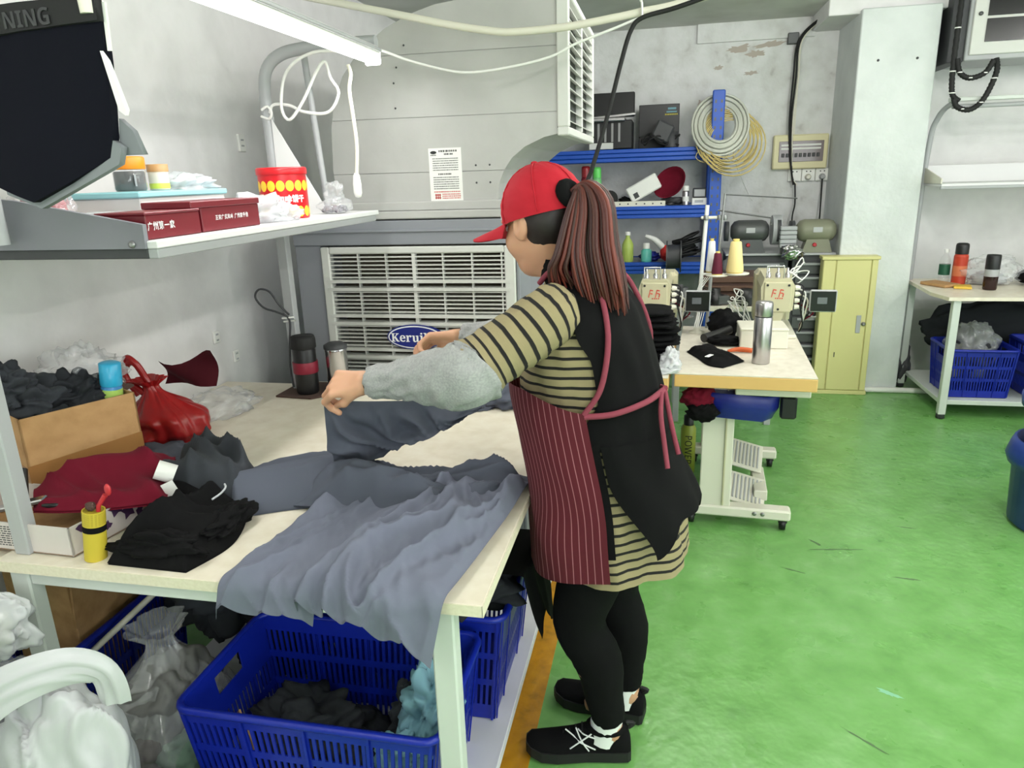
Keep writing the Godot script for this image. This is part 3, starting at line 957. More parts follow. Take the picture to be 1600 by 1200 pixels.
# ---------------------------------------------------------------- blue rack, back wall fittings, drawer cabinets, grinders
func rack_and_wall() -> void:
	var t := thing("blue_rack", "blue perforated steel rack with three shelves against the back wall", "rack", v3(-0.4, 0, -5.7))
	W(t)
	var s: SurfaceTool
	for x: float in [-1.2, 0.345]:
		for z: float in [-5.52, -5.92]:
			s = S(false)
			bx(s, v3(x - 0.042, 0, z - 0.025), v3(x + 0.042, 2.1, z + 0.025), 0.006)
			var up := part("upright", s, M.blue_rack, t)
			if x > 0 and z > -5.6:
				s = S(false)
				for k in 34:
					for q: float in [-0.02, 0.02]:
						bx(s, v3(x + q - 0.006, 0.1 + k * 0.058, z + 0.0245), v3(x + q + 0.006, 0.122 + k * 0.058, z + 0.0257))
				part("slot", s, M.iron, up).set_meta("kind", "stuff")
	for y: float in [1.645, 1.24, 0.83]:
		for z: float in [-5.52, -5.92]:
			s = S(false)
			for k in 3:
				bx(s, v3(-1.16, y + k * 0.03, z - 0.02), v3(0.30, y + 0.027 + k * 0.03, z + 0.02 + (0.006 if k == 1 else 0.0)), 0.004)
			part("beam", s, M.blue_rack, t)
		s = S(false)
		bx(s, v3(-1.16, y + 0.07, -5.9), v3(0.30, y + 0.082, -5.54))
		part("shelf_plate", s, M.ac_grey, t)
	# ---- on the top shelf
	var y0 := 1.737
	var o := thing("computer_case", "black and silver computer case on the top of the blue rack", "computer", v3(-0.39, y0, -5.65))
	W(o)
	s = S(false)
	bx(s, v3(-0.56, y0, -5.85), v3(-0.25, y0 + 0.2, -5.56), 0.006)
	part("case", s, M.black_plastic, o)
	s = S(false)
	bx(s, v3(-0.565, y0 + 0.19, -5.86), v3(-0.3, y0 + 0.215, -5.5), 0.005)
	part("lid", s, M.brushed, o)
	for k in 5:
		s = S(false)
		bx(s, v3(-0.55 + k * 0.05, y0 + 0.05, -5.562), v3(-0.535 + k * 0.05, y0 + 0.18, -5.555))
		part("silver_trim", s, M.zinc, o)
	s = S(false)
	bx(s, v3(-0.56, y0, -5.56), v3(-0.385, y0 + 0.045, -5.54), 0.003)
	part("front_foot", s, M.ac_white, o)
	o = thing("monitor", "black monitor lying tilted on the computer case of the blue rack", "monitor", v3(-0.4, y0 + 0.215, -5.6))
	W(o)
	s = S(false)
	box(s, v3(-0.40, y0 + 0.305, -5.6), v3(0.33, 0.165, 0.05), 0.006, Basis(v3(1, 0, 0), -0.15))
	part("screen_back", s, M.black_plastic, o)
	s = S(false)
	box(s, v3(-0.395, y0 + 0.228, -5.57), v3(0.34, 0.02, 0.03), 0.004, Basis(v3(0, 0, 1), 0.06))
	part("bottom_bezel", s, M.brushed, o)
	o = thing("black_carton", "black printed carton standing at the back of the rack's top shelf", "carton", v3(-0.06, y0, -5.8))
	W(o)
	s = S(false)
	bx(s, v3(-0.21, y0, -5.88), v3(0.085, y0 + 0.31, -5.78), 0.003)
	part("carton", s, M.black_plastic, o)
	s = S(false)
	bx(s, v3(0.0, y0 + 0.27, -5.78), v3(0.06, y0 + 0.285, -5.778)); bx(s, v3(-0.01, y0 + 0.25, -5.78), v3(0.065, y0 + 0.26, -5.778))
	part("blue_print", s, M.pale_blue, o)
	s = S(false)
	for k in 8: bx(s, v3(-0.02 + k * 0.012, y0 + 0.232, -5.78), v3(-0.012 + k * 0.012, y0 + 0.242, -5.778))
	part("yellow_print", s, mat("yellow_print", C(206, 196, 70), 0.7), o).set_meta("kind", "stuff")
	o = thing("power_unit", "grey metal gearbox with loose cables heaped on the rack's top shelf", "machine part", v3(0.0, y0, -5.6))
	W(o)
	s = S(false)
	box(s, v3(-0.03, y0 + 0.11, -5.6), v3(0.13, 0.13, 0.12), 0.012, Basis(v3(0, 0, 1), -0.45))
	part("housing", s, M.dark_grey, o)
	s = S()
	lathe(s, [[0.05, 0], [0.05, 0.1], [0.03, 0.11]], v3(0.03, y0, -5.6), 14)
	part("motor", s, M.dark_grey, o)
	for k in 5:
		s = S()
		var q := []
		for i in 7: q.append(v3(-0.19 + i * 0.045 + rng.randf_range(-0.02, 0.02), y0 + 0.01 + rng.randf_range(0, 0.09), -5.56 + rng.randf_range(-0.03, 0.03)))
		tube(s, spline(q, 4), 0.006, 6)
		part("cable", s, M.black_rubber, o)
	# ---- on the middle shelf
	y0 = 1.325
	o = spray_can("spray_can", v3(-0.59, y0, -5.6), 0.036, 0.30, mat("can_maroon", C(110, 22, 34), 0.35), mat("cap_red", C(140, 26, 34), 0.4), "dark red spray can beside the green one on the rack's middle shelf")
	o = spray_can("spray_can", v3(-0.505, y0, -5.58), 0.034, 0.29, mat("can_green", C(112, 190, 120), 0.35), mat("cap_green", C(96, 206, 96), 0.4), "green spray can on the middle shelf of the blue rack")
	o = thing("tape_reel", "black reel lying on edge on the rack's middle shelf", "reel", v3(-0.41, y0, -5.58))
	W(o)
	s = S()
	lathe(s, [[0.02, -0.02], [0.06, -0.02], [0.06, -0.02], [0.06, 0.02], [0.06, 0.02], [0.02, 0.02]], v3(-0.41, y0 + 0.06, -5.58), 20, Basis(v3(1, 0, 0), PI / 2))
	part("reel", s, M.black_rubber, o)
	s = S()
	lathe(s, [[0.022, -0.022], [0.022, 0.022]], v3(-0.41, y0 + 0.06, -5.58), 12, Basis(v3(1, 0, 0), PI / 2))
	part("hub", s, M.frame_grey, o)
	o = thing("white_instrument_box", "white box with a small window tilted on the rack's middle shelf", "box", v3(-0.18, y0 + 0.03, -5.6))
	W(o)
	var tb := Basis(v3(0, 0, 1), 0.5)
	s = S(false)
	box(s, v3(-0.16, y0 + 0.13, -5.6), v3(0.24, 0.115, 0.1), 0.008, tb)
	part("casing", s, M.white_plastic, o)
	s = S(false)
	box(s, v3(-0.16, y0 + 0.13, -5.6) + tb * v3(-0.07, -0.02, 0.051), v3(0.035, 0.04, 0.003), 0.001, tb)
	part("window", s, M.dark_grey, o)
	o = thing("burgundy_dish", "burgundy bowl leaning beside the white box on the rack's middle shelf", "bowl", v3(0.03, y0, -5.6))
	W(o)
	var db := Basis(v3(0, 0, 1), 0.75) * Basis(v3(1, 0, 0), 1.15)
	s = S()
	lathe(s, [[0.0, -0.05], [0.07, -0.045], [0.115, -0.02], [0.13, 0.02], [0.126, 0.022], [0.11, -0.012], [0.06, -0.036], [0.0, -0.04]], v3(0.03, y0 + 0.16, -5.62), 24, db, 0.8)
	part("bowl", s, M.burgundy, o)
	o = spray_can("small_can", v3(0.145, y0, -5.58), 0.024, 0.14, M.brushed, M.white_plastic, "small silver can near the blue upright on the middle shelf")
	o = thing("small_carton", "small white carton by the blue upright on the middle shelf", "carton", v3(0.24, y0, -5.58))
	W(o)
	s = S(false)
	bx(s, v3(0.19, y0, -5.62), v3(0.295, y0 + 0.05, -5.55), 0.003)
	part("carton", s, M.paper, o)
	s = S(false)
	bx(s, v3(0.21, y0 + 0.018, -5.55), v3(0.27, y0 + 0.036, -5.549))
	part("print", s, M.frame_grey, o)
	o = thing("battery_charger", "dark grey adapter on top of the small white carton", "adapter", v3(0.24, y0 + 0.05, -5.58))
	W(o)
	s = S(false)
	bx(s, v3(0.195, y0 + 0.05, -5.63), v3(0.29, y0 + 0.12, -5.56), 0.006)
	part("casing", s, M.dark_grey, o)
	s = S(false)
	bx(s, v3(0.205, y0 + 0.062, -5.56), v3(0.28, y0 + 0.11, -5.558))
	part("face", s, M.frame_grey, o)
	o = thing("metal_rail", "cream slotted metal rail lying along the rack's middle shelf", "rail", v3(-0.25, y0, -5.52))
	W(o)
	s = S(false)
	bx(s, v3(-0.48, y0, -5.545), v3(0.0, y0 + 0.038, -5.52), 0.002)
	part("rail", s, M.machine_white, o)
	for k in 8:
		s = S()
		lathe(s, [[0.006, 0], [0.006, 0.001]], v3(-0.45 + k * 0.06, y0 + 0.02, -5.52), 8, Basis(v3(1, 0, 0), PI / 2))
		part("hole", s, M.dark_grey, o)
	# ---- on the low shelf
	y0 = 0.915
	o = thing("squeeze_bottle", "teal squeeze bottle with white cap on the rack's low shelf", "bottle", v3(-0.13, y0, -5.55))
	L()
	s = S()
	lathe(s, [[0.0, 0], [0.038, 0], [0.04, 0.01], [0.04, 0.085], [0.022, 0.1]], Vector3.ZERO, 16)
	part("bottle", s, mat("teal", C(98, 190, 178), 0.35), o)
	s = S()
	lathe(s, [[0.026, 0.1], [0.024, 0.14], [0, 0.142]], Vector3.ZERO, 14)
	part("cap", s, M.white_plastic, o)
	o = thing("glue_gun", "red and white hand tool on the rack's low shelf", "hand tool", v3(-0.02, y0, -5.6))
	W(o)
	s = S()
	tube(s, spline([v3(-0.14, y0 + 0.19, -5.6), v3(-0.07, y0 + 0.16, -5.6), v3(-0.01, y0 + 0.10, -5.6)], 5), [0.012, 0.014, 0.016, 0.018, 0.02, 0.022, 0.024, 0.025, 0.026, 0.027, 0.028], 10)
	part("barrel", s, M.white_plastic, o)
	s = S()
	lump(s, v3(0.02, y0 + 0.06, -5.59), v3(0.05, 0.06, 0.035), 3.0, 0.1)
	part("grip", s, mat("tool_red", C(200, 40, 38), 0.4), o)
	o = thing("wire_drum", "grey plastic wire drum standing before the rack's low shelf", "drum", v3(0.08, 0.83, -5.4))
	W(o)
	var rb := Basis(v3(0, 0, 1), PI / 2)
	s = S()
	lathe(s, [[0.085, -0.045], [0.085, 0.045]], v3(0.07, 0.97, -5.4), 22, rb)
	part("wound_wire", s, M.dark_grey, o)
	for k: float in [-1.0, 1.0]:
		s = S()
		lathe(s, [[0.0, -0.004], [0.115, -0.004], [0.115, -0.004], [0.115, 0.004], [0.115, 0.004], [0, 0.004]], v3(0.07 + k * 0.05, 0.97, -5.4), 26, rb)
		part("flange", s, M.iron, o)
	o = thing("cable_heap", "heap of black cables beside the wire drum on the low shelf", "cables", v3(0.2, y0, -5.65))
	W(o)
	for k in 9:
		s = S()
		var q := []
		var r := rng.randf_range(0.06, 0.12)
		for i in 12:
			var a := TAU * i / 12
			q.append(v3(0.16 + cos(a) * r + rng.randf_range(-0.02, 0.02), y0 + 0.02 + k * 0.014 + 0.09 * (0.5 + 0.5 * cos(a)) * (0.4 + k * 0.06), -5.65 + sin(a) * r * 0.8))
		tube(s, q, 0.009, 6, false, true)
		part("cable_loop", s, M.black_rubber, o)
	# ---- hose coil hung on the upright
	o = thing("hose_coil", "coil of clear and yellow air hose hung over the blue upright", "hose coil", v3(0.36, 1.62, -5.45))
	W(o)
	var hc := clear_mat("hose_clear", C(206, 208, 196, 0.8), 0.2)
	var hy := mat("hose_yellow", C(190, 172, 112), 0.35)
	for k in 21:
		s = S()
		var q := []
		var r := 0.115 + 0.085 * (k % 7) / 6.0 + rng.randf_range(-0.006, 0.006)
		var zc := -5.5 + (k / 7 - 1) * 0.018
		for i in 28:
			var a := TAU * i / 28
			q.append(v3(0.36 + cos(a) * r * 0.95, 1.87 + sin(a) * r * (1.02), zc - 0.085 * sin(a)))
		tube(s, q, 0.0085, 7, false, true)
		part("hose_turn", s, hc, o)
	for k in 12:
		s = S()
		var q := []
		var r := 0.15 + 0.06 * (k % 4) / 3.0
		for i in 24:
			var a := TAU * i / 24
			q.append(v3(0.39 + 0.006 * k + cos(a) * r, 1.80 - 0.006 * k + sin(a) * r, -5.47 + (k / 4) * 0.012 - 0.09 * sin(a)))
		tube(s, q, 0.005, 6, false, true)
		part("yellow_turn", s, hy, o)
	for k in 6:
		s = S()
		var x0 := 0.26 + 0.05 * k
		tube(s, spline([v3(x0, 1.75, -5.44), v3(x0 - 0.06, 1.66, -5.43), v3(x0 + 0.02, 1.62, -5.43), v3(x0 + 0.08, 1.7, -5.44)], 4), 0.003, 5)
		part("loose_end", s, hy, o)
	s = S()
	tube(s, spline([v3(0.46, 1.66, -5.44), v3(0.5, 1.58, -5.6), v3(0.6, 1.42, -5.9), v3(0.66, 1.33, -5.96)], 5), 0.003, 5)
	part("tail", s, M.white_plastic, o)
	# ---- distribution board, sockets, conduit and wires on the back wall
	o = thing("fuse_box", "cream distribution board with smoked window on the back wall", "fuse box", v3(0.975, 1.55, -5.98))
	W(o)
	s = S(false)
	bx(s, v3(0.785, 1.555, -6.0), v3(1.172, 1.802, -5.945), 0.008)
	part("casing", s, mat("fuse_cream", C(222, 214, 172), 0.5), o)
	s = S(false)
	bx(s, v3(0.825, 1.607, -5.946), v3(1.14, 1.755, -5.94), 0.002)
	part("window", s, mat("smoked", C(120, 108, 108), 0.2), o)
	for k in 9:
		s = S(false)
		bx(s, v3(0.845 + k * 0.031, 1.64, -5.94), v3(0.865 + k * 0.031, 1.668, -5.932), 0.002)
		part("breaker", s, M.black_plastic, o)
	for k in 2:
		s = S(false)
		bx(s, v3(0.84, 1.695 + k * 0.025, -5.94), v3(1.12, 1.708 + k * 0.025, -5.938))
		part("label_strip", s, M.paper, o)
	o = thing("socket_strip", "row of three white wall sockets under the fuse box", "sockets", v3(1.05, 1.46, -5.98))
	W(o)
	for k in 3:
		s = S(false)
		bx(s, v3(0.908 + k * 0.098, 1.465, -6.0), v3(1.003 + k * 0.098, 1.556, -5.975), 0.004)
		var sp := part("socket_plate", s, M.white_plastic, o)
		for q: float in [-0.014, 0.014]:
			s = S()
			lathe(s, [[0.005, 0], [0.005, 0.002]], v3(0.955 + k * 0.098 + q, 1.535, -5.975), 8, Basis(v3(1, 0, 0), PI / 2))
			part("pin_hole", s, M.black_plastic, sp)
	for k in 2:
		s = S()
		lathe(s, [[0.022, 0], [0.022, 0.02], [0.014, 0.04]], v3(1.05 + k * 0.1, 1.495, -5.975), 12, Basis(v3(1, 0, 0), PI / 2))
		part("plug", s, M.machine_white if k == 0 else M.frame_grey, o)
	o = thing("conduit_box", "small square junction box at the top of the back wall", "junction box", v3(0.87, 2.47, -5.97))
	W(o)
	s = S(false)
	bx(s, v3(0.835, 2.425, -5.995), v3(0.91, 2.5, -5.95), 0.004)
	part("box", s, M.iron, o)
	s = S(false)
	bx(s, v3(0.9, 1.56, -6.0), v3(0.935, 2.43, -5.985))
	part("cable_channel", s, M.machine_white, o)
	o = thing("wall_cable", "pair of dark cables falling from the ceiling past the fuse box", "cable", v3(0.92, 1.5, -5.93))
	W(o)
	for k in 3:
		s = S()
		var dx := 0.012 * k
		tube(s, spline([v3(1.12 + dx, 2.59, -5.6), v3(0.98 + dx, 2.53, -5.85), v3(0.90 + dx, 2.42, -5.935), v3(0.888 + dx * 1.5, 2.2, -5.93), v3(0.883 + dx, 1.9, -5.93), v3(0.905 + dx * 0.5, 1.65, -5.925), v3(0.93, 1.5, -5.93), v3(0.945 + dx, 1.44, -5.93)], 5), 0.007 if k < 2 else 0.005, 6)
		part("cable", s, M.black_rubber if k < 2 else M.cord_cream, o)
	s = S()
	tube(s, spline([v3(0.955, 1.45, -5.93), v3(0.965, 1.3, -5.93), v3(0.94, 1.2, -5.85), v3(0.945, 1.0, -5.8)], 5), 0.006, 6)
	part("cable", s, M.black_rubber, o)
	s = S()
	tube(s, spline([v3(1.15, 1.48, -5.95), v3(1.15, 1.35, -5.94), v3(1.135, 1.2, -5.85), v3(1.1, 1.15, -5.7)], 5), 0.006, 6)
	part("cable", s, M.black_rubber, o)
	# ---- drawer cabinets with two bench grinders
	drawer_cabinet(v3(0.66, 0, -5.62), 0.42, 0.97, 0.4, "dark drawer cabinet carrying the grey bench grinder", 8)
	drawer_cabinet(v3(1.03, 0, -5.6), 0.27, 0.97, 0.36, "dark drawer cabinet beside the cream locker carrying the green grinder", 9)
	grinder(v3(0.63, 0.987, -5.5), M.iron, "grey bench grinder with round guards on the drawer cabinet")
	grinder(v3(1.075, 0.987, -5.48), mat("grinder_green", C(126, 128, 108), 0.5), "old green bench grinder next to the pillar")
	# steel rods and foil in front
	o = thing("roller_feeder", "ribbed grey roller unit in front of the green grinder", "roller", v3(0.84, 1.0, -5.36))
	W(o)
	s = S(false)
	for k in 5: bx(s, v3(0.79, 1.03 + k * 0.03, -5.4), v3(0.9, 1.057 + k * 0.03, -5.34), 0.004)
	part("ribbed_body", s, M.frame_grey, o)
	s = S(false)
	bx(s, v3(0.8, 0.985, -5.39), v3(0.9, 1.03, -5.35), 0.003)
	part("stand", s, M.iron, o)
	# crowded bench between the sewing tables and the rack
	o = thing("rear_bench", "cream workbench crowded with parts behind the thread stand", "bench", v3(0.36, 0, -4.75))
	W(o)
	s = S(false)
	bx(s, v3(0.05, 0.735, -5.0), v3(0.72, 0.765, -4.5), 0.003)
	part("benchtop", s, M.sew_top, o)
	for q: Array in [[0.1, -4.55], [0.67, -4.55], [0.1, -4.95], [0.67, -4.95]]:
		s = S(false)
		bx(s, v3(q[0] - 0.02, 0, q[1] - 0.02), v3(q[0] + 0.02, 0.735, q[1] + 0.02), 0.003)
		part("leg", s, M.frame_grey, o)
	o = thing("brown_motor_crate", "dark brown crate on the rear bench behind the thread cones", "crate", v3(0.43, 0.766, -4.8))
	W(o)
	s = S(false)
	bx(s, v3(0.24, 0.766, -4.95), v3(0.60, 0.93, -4.66), 0.004)
	part("crate", s, M.brown_cloth, o)
	for k in 3:
		s = S(false)
		bx(s, v3(0.238, 0.78 + k * 0.055, -4.658), v3(0.602, 0.815 + k * 0.055, -4.65), 0.003)
		part("slat", s, mat("old_wood", C(96, 72, 58), 0.8), o)
	for k in 5:
		o = thing("machine_part", ["black castings on the rear bench left of the crate", "dark casting in front of the brown crate", "small black motor on the rear bench's right end", "grey bracket on top of the brown crate", "black pulley lying on the rear bench"][k], "machine part", v3(0.14 + 0.12 * k, 0.766, -4.6))
		W(o)
		s = S()
		var px: float = [0.13, 0.32, 0.64, 0.42, 0.5][k]
		var py: float = [0.766, 0.766, 0.766, 0.931, 0.766][k]
		var pz: float = [-4.62, -4.58, -4.65, -4.78, -4.57][k]
		lathe(s, [[0.05, 0], [0.055, 0.01], [0.05, 0.05 + 0.01 * k], [0.03, 0.06 + 0.01 * k], [0.03, 0.1], [0.0, 0.1]], v3(px, py, pz), 14)
		part("casting", s, [M.iron, M.black_plastic, M.dark_grey, M.zinc, M.black_plastic][k], o)
		s = S(false)
		box(s, v3(px + 0.04, py + 0.03, pz + 0.01), v3(0.08, 0.055, 0.06), 0.006, Basis(Y, 0.4 * k))
		part("block", s, [M.black_plastic, M.iron, M.iron, M.frame_grey, M.dark_grey][k], o)
	for k: int in [0, 1, 3]:
		o = thing("loose_wire", ["white wire tangle left of the near machine's column", "black wire tangle over the rear bench's front edge", "grey wire tangle before the drawer cabinet", "white wire bundle above the near sewing machine"][k], "wire", v3(0.5, 0.77, -4.4), "loose wires round the machines")
		W(o)
		for j in 3:
			s = S()
			var q := []
			var cx: float = [0.42, 0.25, 0.72, 0.70][k]; var cy: float = [0.86, 0.84, 0.93, 1.05][k]; var cz: float = [-4.2, -4.46, -4.35, -4.05][k]
			for i in 6: q.append(v3(cx + rng.randf_range(-0.06, 0.06), cy + rng.randf_range(-0.07, 0.06), cz + rng.randf_range(-0.05, 0.05)))
			if k == 3:
				q.push_front(v3(0.62, 1.0, -4.02)); q.append(v3(0.64, 0.95, -4.06))
			else:
				q.push_front(v3(cx, 0.77, -4.55 if k == 1 else -3.9)); q.append(v3(cx + 0.05, 0.77, -4.55 if k == 1 else -3.9))
			tube(s, spline(q, 5), 0.0035, 5)
			part("strand", s, [M.white_plastic, M.black_rubber, M.frame_grey, M.white_plastic][k], o)
	o = thing("foil_duct", "crumpled silver foil hose between the two grinders", "hose", v3(0.86, 0.99, -5.33))
	W(o)
	s = S()
	lump(s, v3(0.87, 1.0, -5.32), v3(0.075, 0.055, 0.05), 71.0, 0.35, 3.0)
	part("foil", s, M.chrome, o)
	# more odds and ends on the rack
	o = thing("lime_bottle", "lime and white detergent bottle on the rack's low shelf", "bottle", v3(-0.27, 0.915, -5.56))
	L()
	s = S()
	lathe(s, [[0.0, 0.0], [0.04, 0], [0.043, 0.01], [0.043, 0.13], [0.03, 0.16], [0.016, 0.18], [0.016, 0.2]], Vector3.ZERO, 16)
	part("bottle", s, mat("lime_plastic", C(176, 196, 96), 0.4), o)
	s = S()
	lathe(s, [[0.02, 0.2], [0.02, 0.225], [0.0, 0.226]], Vector3.ZERO, 12)
	part("cap", s, M.white_plastic, o)
	for k in 3:
		o = thing("tool_bundle", ["black tool roll on the middle shelf under the white box", "dark tool roll near the burgundy bowl on the middle shelf", "navy tool bag below the teal bottle's shelf"][k], "tools", v3(-0.3, 1.33, -5.6))
		W(o)
		s = S()
		heap_of(s, [v3(-0.29, 1.36, -5.62), v3(0.06, 1.355, -5.66), v3(-0.1, 0.945, -5.62)][k], [v3(0.06, 0.035, 0.06), v3(0.1, 0.03, 0.06), v3(0.08, 0.04, 0.06)][k], 160.0 + k * 7, 0.3, [1.326, 1.326, 0.916][k], 0.2, 40, 22)
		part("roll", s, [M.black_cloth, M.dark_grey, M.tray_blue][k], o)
	# ---- cream locker by the pillar
	o = thing("cream_locker", "cream steel locker standing against the white pillar", "locker", v3(1.24, 0, -5.3))
	W(o)
	s = S(false)
	bx(s, v3(1.07, 0.03, -5.355), v3(1.42, 0.965, -5.262), 0.004)
	part("body", s, M.cream_cabinet, o)
	s = S(false)
	bx(s, v3(1.06, 0.955, -5.355), v3(1.43, 0.978, -5.245), 0.003)
	part("top", s, M.cream_cabinet, o)
	s = S(false)
	bx(s, v3(1.06, 0.0, -5.355), v3(1.43, 0.03, -5.255), 0.003)
	part("plinth", s, M.cream_cabinet, o)
	s = S(false)
	bx(s, v3(1.072, 0.035, -5.262), v3(1.15, 0.953, -5.252), 0.003)
	part("side_panel", s, M.cream_cabinet, o)
	s = S(false)
	bx(s, v3(1.156, 0.035, -5.262), v3(1.375, 0.953, -5.252), 0.003)
	var dr := part("door", s, M.cream_cabinet, o)
	s = S(false)
	bx(s, v3(1.38, 0.035, -5.262), v3(1.418, 0.953, -5.25), 0.003)
	part("stile", s, M.cream_cabinet, o)
	s = S(false)
	bx(s, v3(1.315, 0.45, -5.252), v3(1.345, 0.575, -5.246), 0.003)
	part("recessed_handle", s, M.frame_grey, dr)
	s = S()
	lathe(s, [[0.014, 0], [0.014, 0.012], [0.006, 0.02]], v3(1.362, 0.515, -5.252), 12, Basis(v3(1, 0, 0), PI / 2))
	part("lock", s, M.zinc, dr)
	s = S(false)
	bx(s, v3(1.19, 0.275, -5.253), v3(1.196, 0.31, -5.2505))
	part("key_slot", s, M.black_plastic, dr)

func spray_can(called: String, at: Vector3, r: float, h: float, m: Material, capm: Material, label: String, band: Material = null) -> Node3D:
	var o := thing(called, label, "spray can", at)
	L()
	var s := S()
	lathe(s, [[r * 0.94, 0], [r, 0.004], [r, 0.004], [r, h * 0.68], [r, h * 0.68], [r * 0.9, h * 0.72], [r * 0.8, h * 0.74]], Vector3.ZERO, 18)
	part("can", s, m, o)
	s = S()
	lathe(s, [[r * 0.92, h * 0.735], [r * 0.92, h * 0.93], [r * 0.85, h * 0.98], [r * 0.6, h]], Vector3.ZERO, 18)
	part("cap", s, capm, o)
	s = S()
	lathe(s, [[r * 1.008, h * 0.2], [r * 1.008, h * 0.45]], Vector3.ZERO, 18)
	part("printed_band", s, band if band else M.paper, o)
	return o

func drawer_cabinet(at: Vector3, w: float, h: float, d: float, label: String, n: int) -> void:
	var o := thing("drawer_cabinet", label, "cabinet", at, "dark parts cabinets at the back wall")
	L()
	var s := S(false)
	box(s, v3(0, h / 2, -0.01), v3(w, h, d), 0.004)
	part("carcass", s, M.dark_grey, o)
	s = S(false)
	box(s, v3(0, h + 0.008, 0), v3(w + 0.03, 0.016, d + 0.03), 0.003)
	part("top", s, M.frame_grey, o)
	var dh := (h - 0.08) / n
	for i in n:
		s = S(false)
		box(s, v3(0, 0.04 + dh * (i + 0.5), d / 2 - 0.005), v3(w - 0.05, dh - 0.012, 0.02), 0.003)
		var dr := part("drawer", s, M.iron, o)
		s = S(false)
		box(s, v3(0, 0.04 + dh * (i + 0.78), d / 2 + 0.012), v3(w - 0.12, 0.016, 0.02), 0.003)
		part("handle", s, M.frame_grey, dr)

func grinder(at: Vector3, m: Material, label: String) -> void:
	var o := thing("bench_grinder", label, "grinder", at, "bench grinders on the drawer cabinets")
	L()
	var r := Basis(v3(0, 0, 1), PI / 2)
	var s := S()
	lathe(s, [[0.04, -0.13], [0.068, -0.11], [0.078, -0.08], [0.078, 0.08], [0.068, 0.11], [0.04, 0.13]], v3(-0.03, 0.15, 0), 22, r)
	part("motor", s, m, o)
	s = S(false)
	prism(s, PackedVector2Array([Vector2(-0.12, 0), Vector2(0.08, 0), Vector2(0.05, 0.1), Vector2(-0.09, 0.1)]), v3(0, 0, -0.05), v3(1, 0, 0), Y, v3(0, 0, 0.1))
	part("foot", s, m, o)
	s = S()
	lathe(s, [[0.02, -0.03], [0.105, -0.03], [0.105, -0.03], [0.105, 0.03], [0.105, 0.03], [0.02, 0.03]], v3(0.15, 0.155, 0), 26, r)
	part("wheel_guard", s, M.frame_grey, o)
	s = S()
	lathe(s, [[0.085, -0.012], [0.085, 0.012]], v3(0.16, 0.155, 0.035), 22, r)
	part("grinding_wheel", s, M.dark_grey, o)
	s = S()
	lathe(s, [[0.015, -0.02], [0.07, -0.015], [0.07, 0.015], [0.015, 0.02]], v3(-0.19, 0.15, 0), 20, r)
	part("wheel_guard", s, M.dark_grey, o)
	s = S()
	lathe(s, [[0.014, 0], [0.014, 0.012], [0.01, 0.014]], v3(-0.04, 0.055, 0.05), 12, Basis(v3(1, 0, 0), PI / 2))
	part("switch", s, mat("switch_red", C(170, 30, 40), 0.4), o)
	s = S(false)
	box(s, v3(-0.03, 0.16, 0.078), v3(0.06, 0.035, 0.004))
	part("name_plate", s, M.zinc, o)

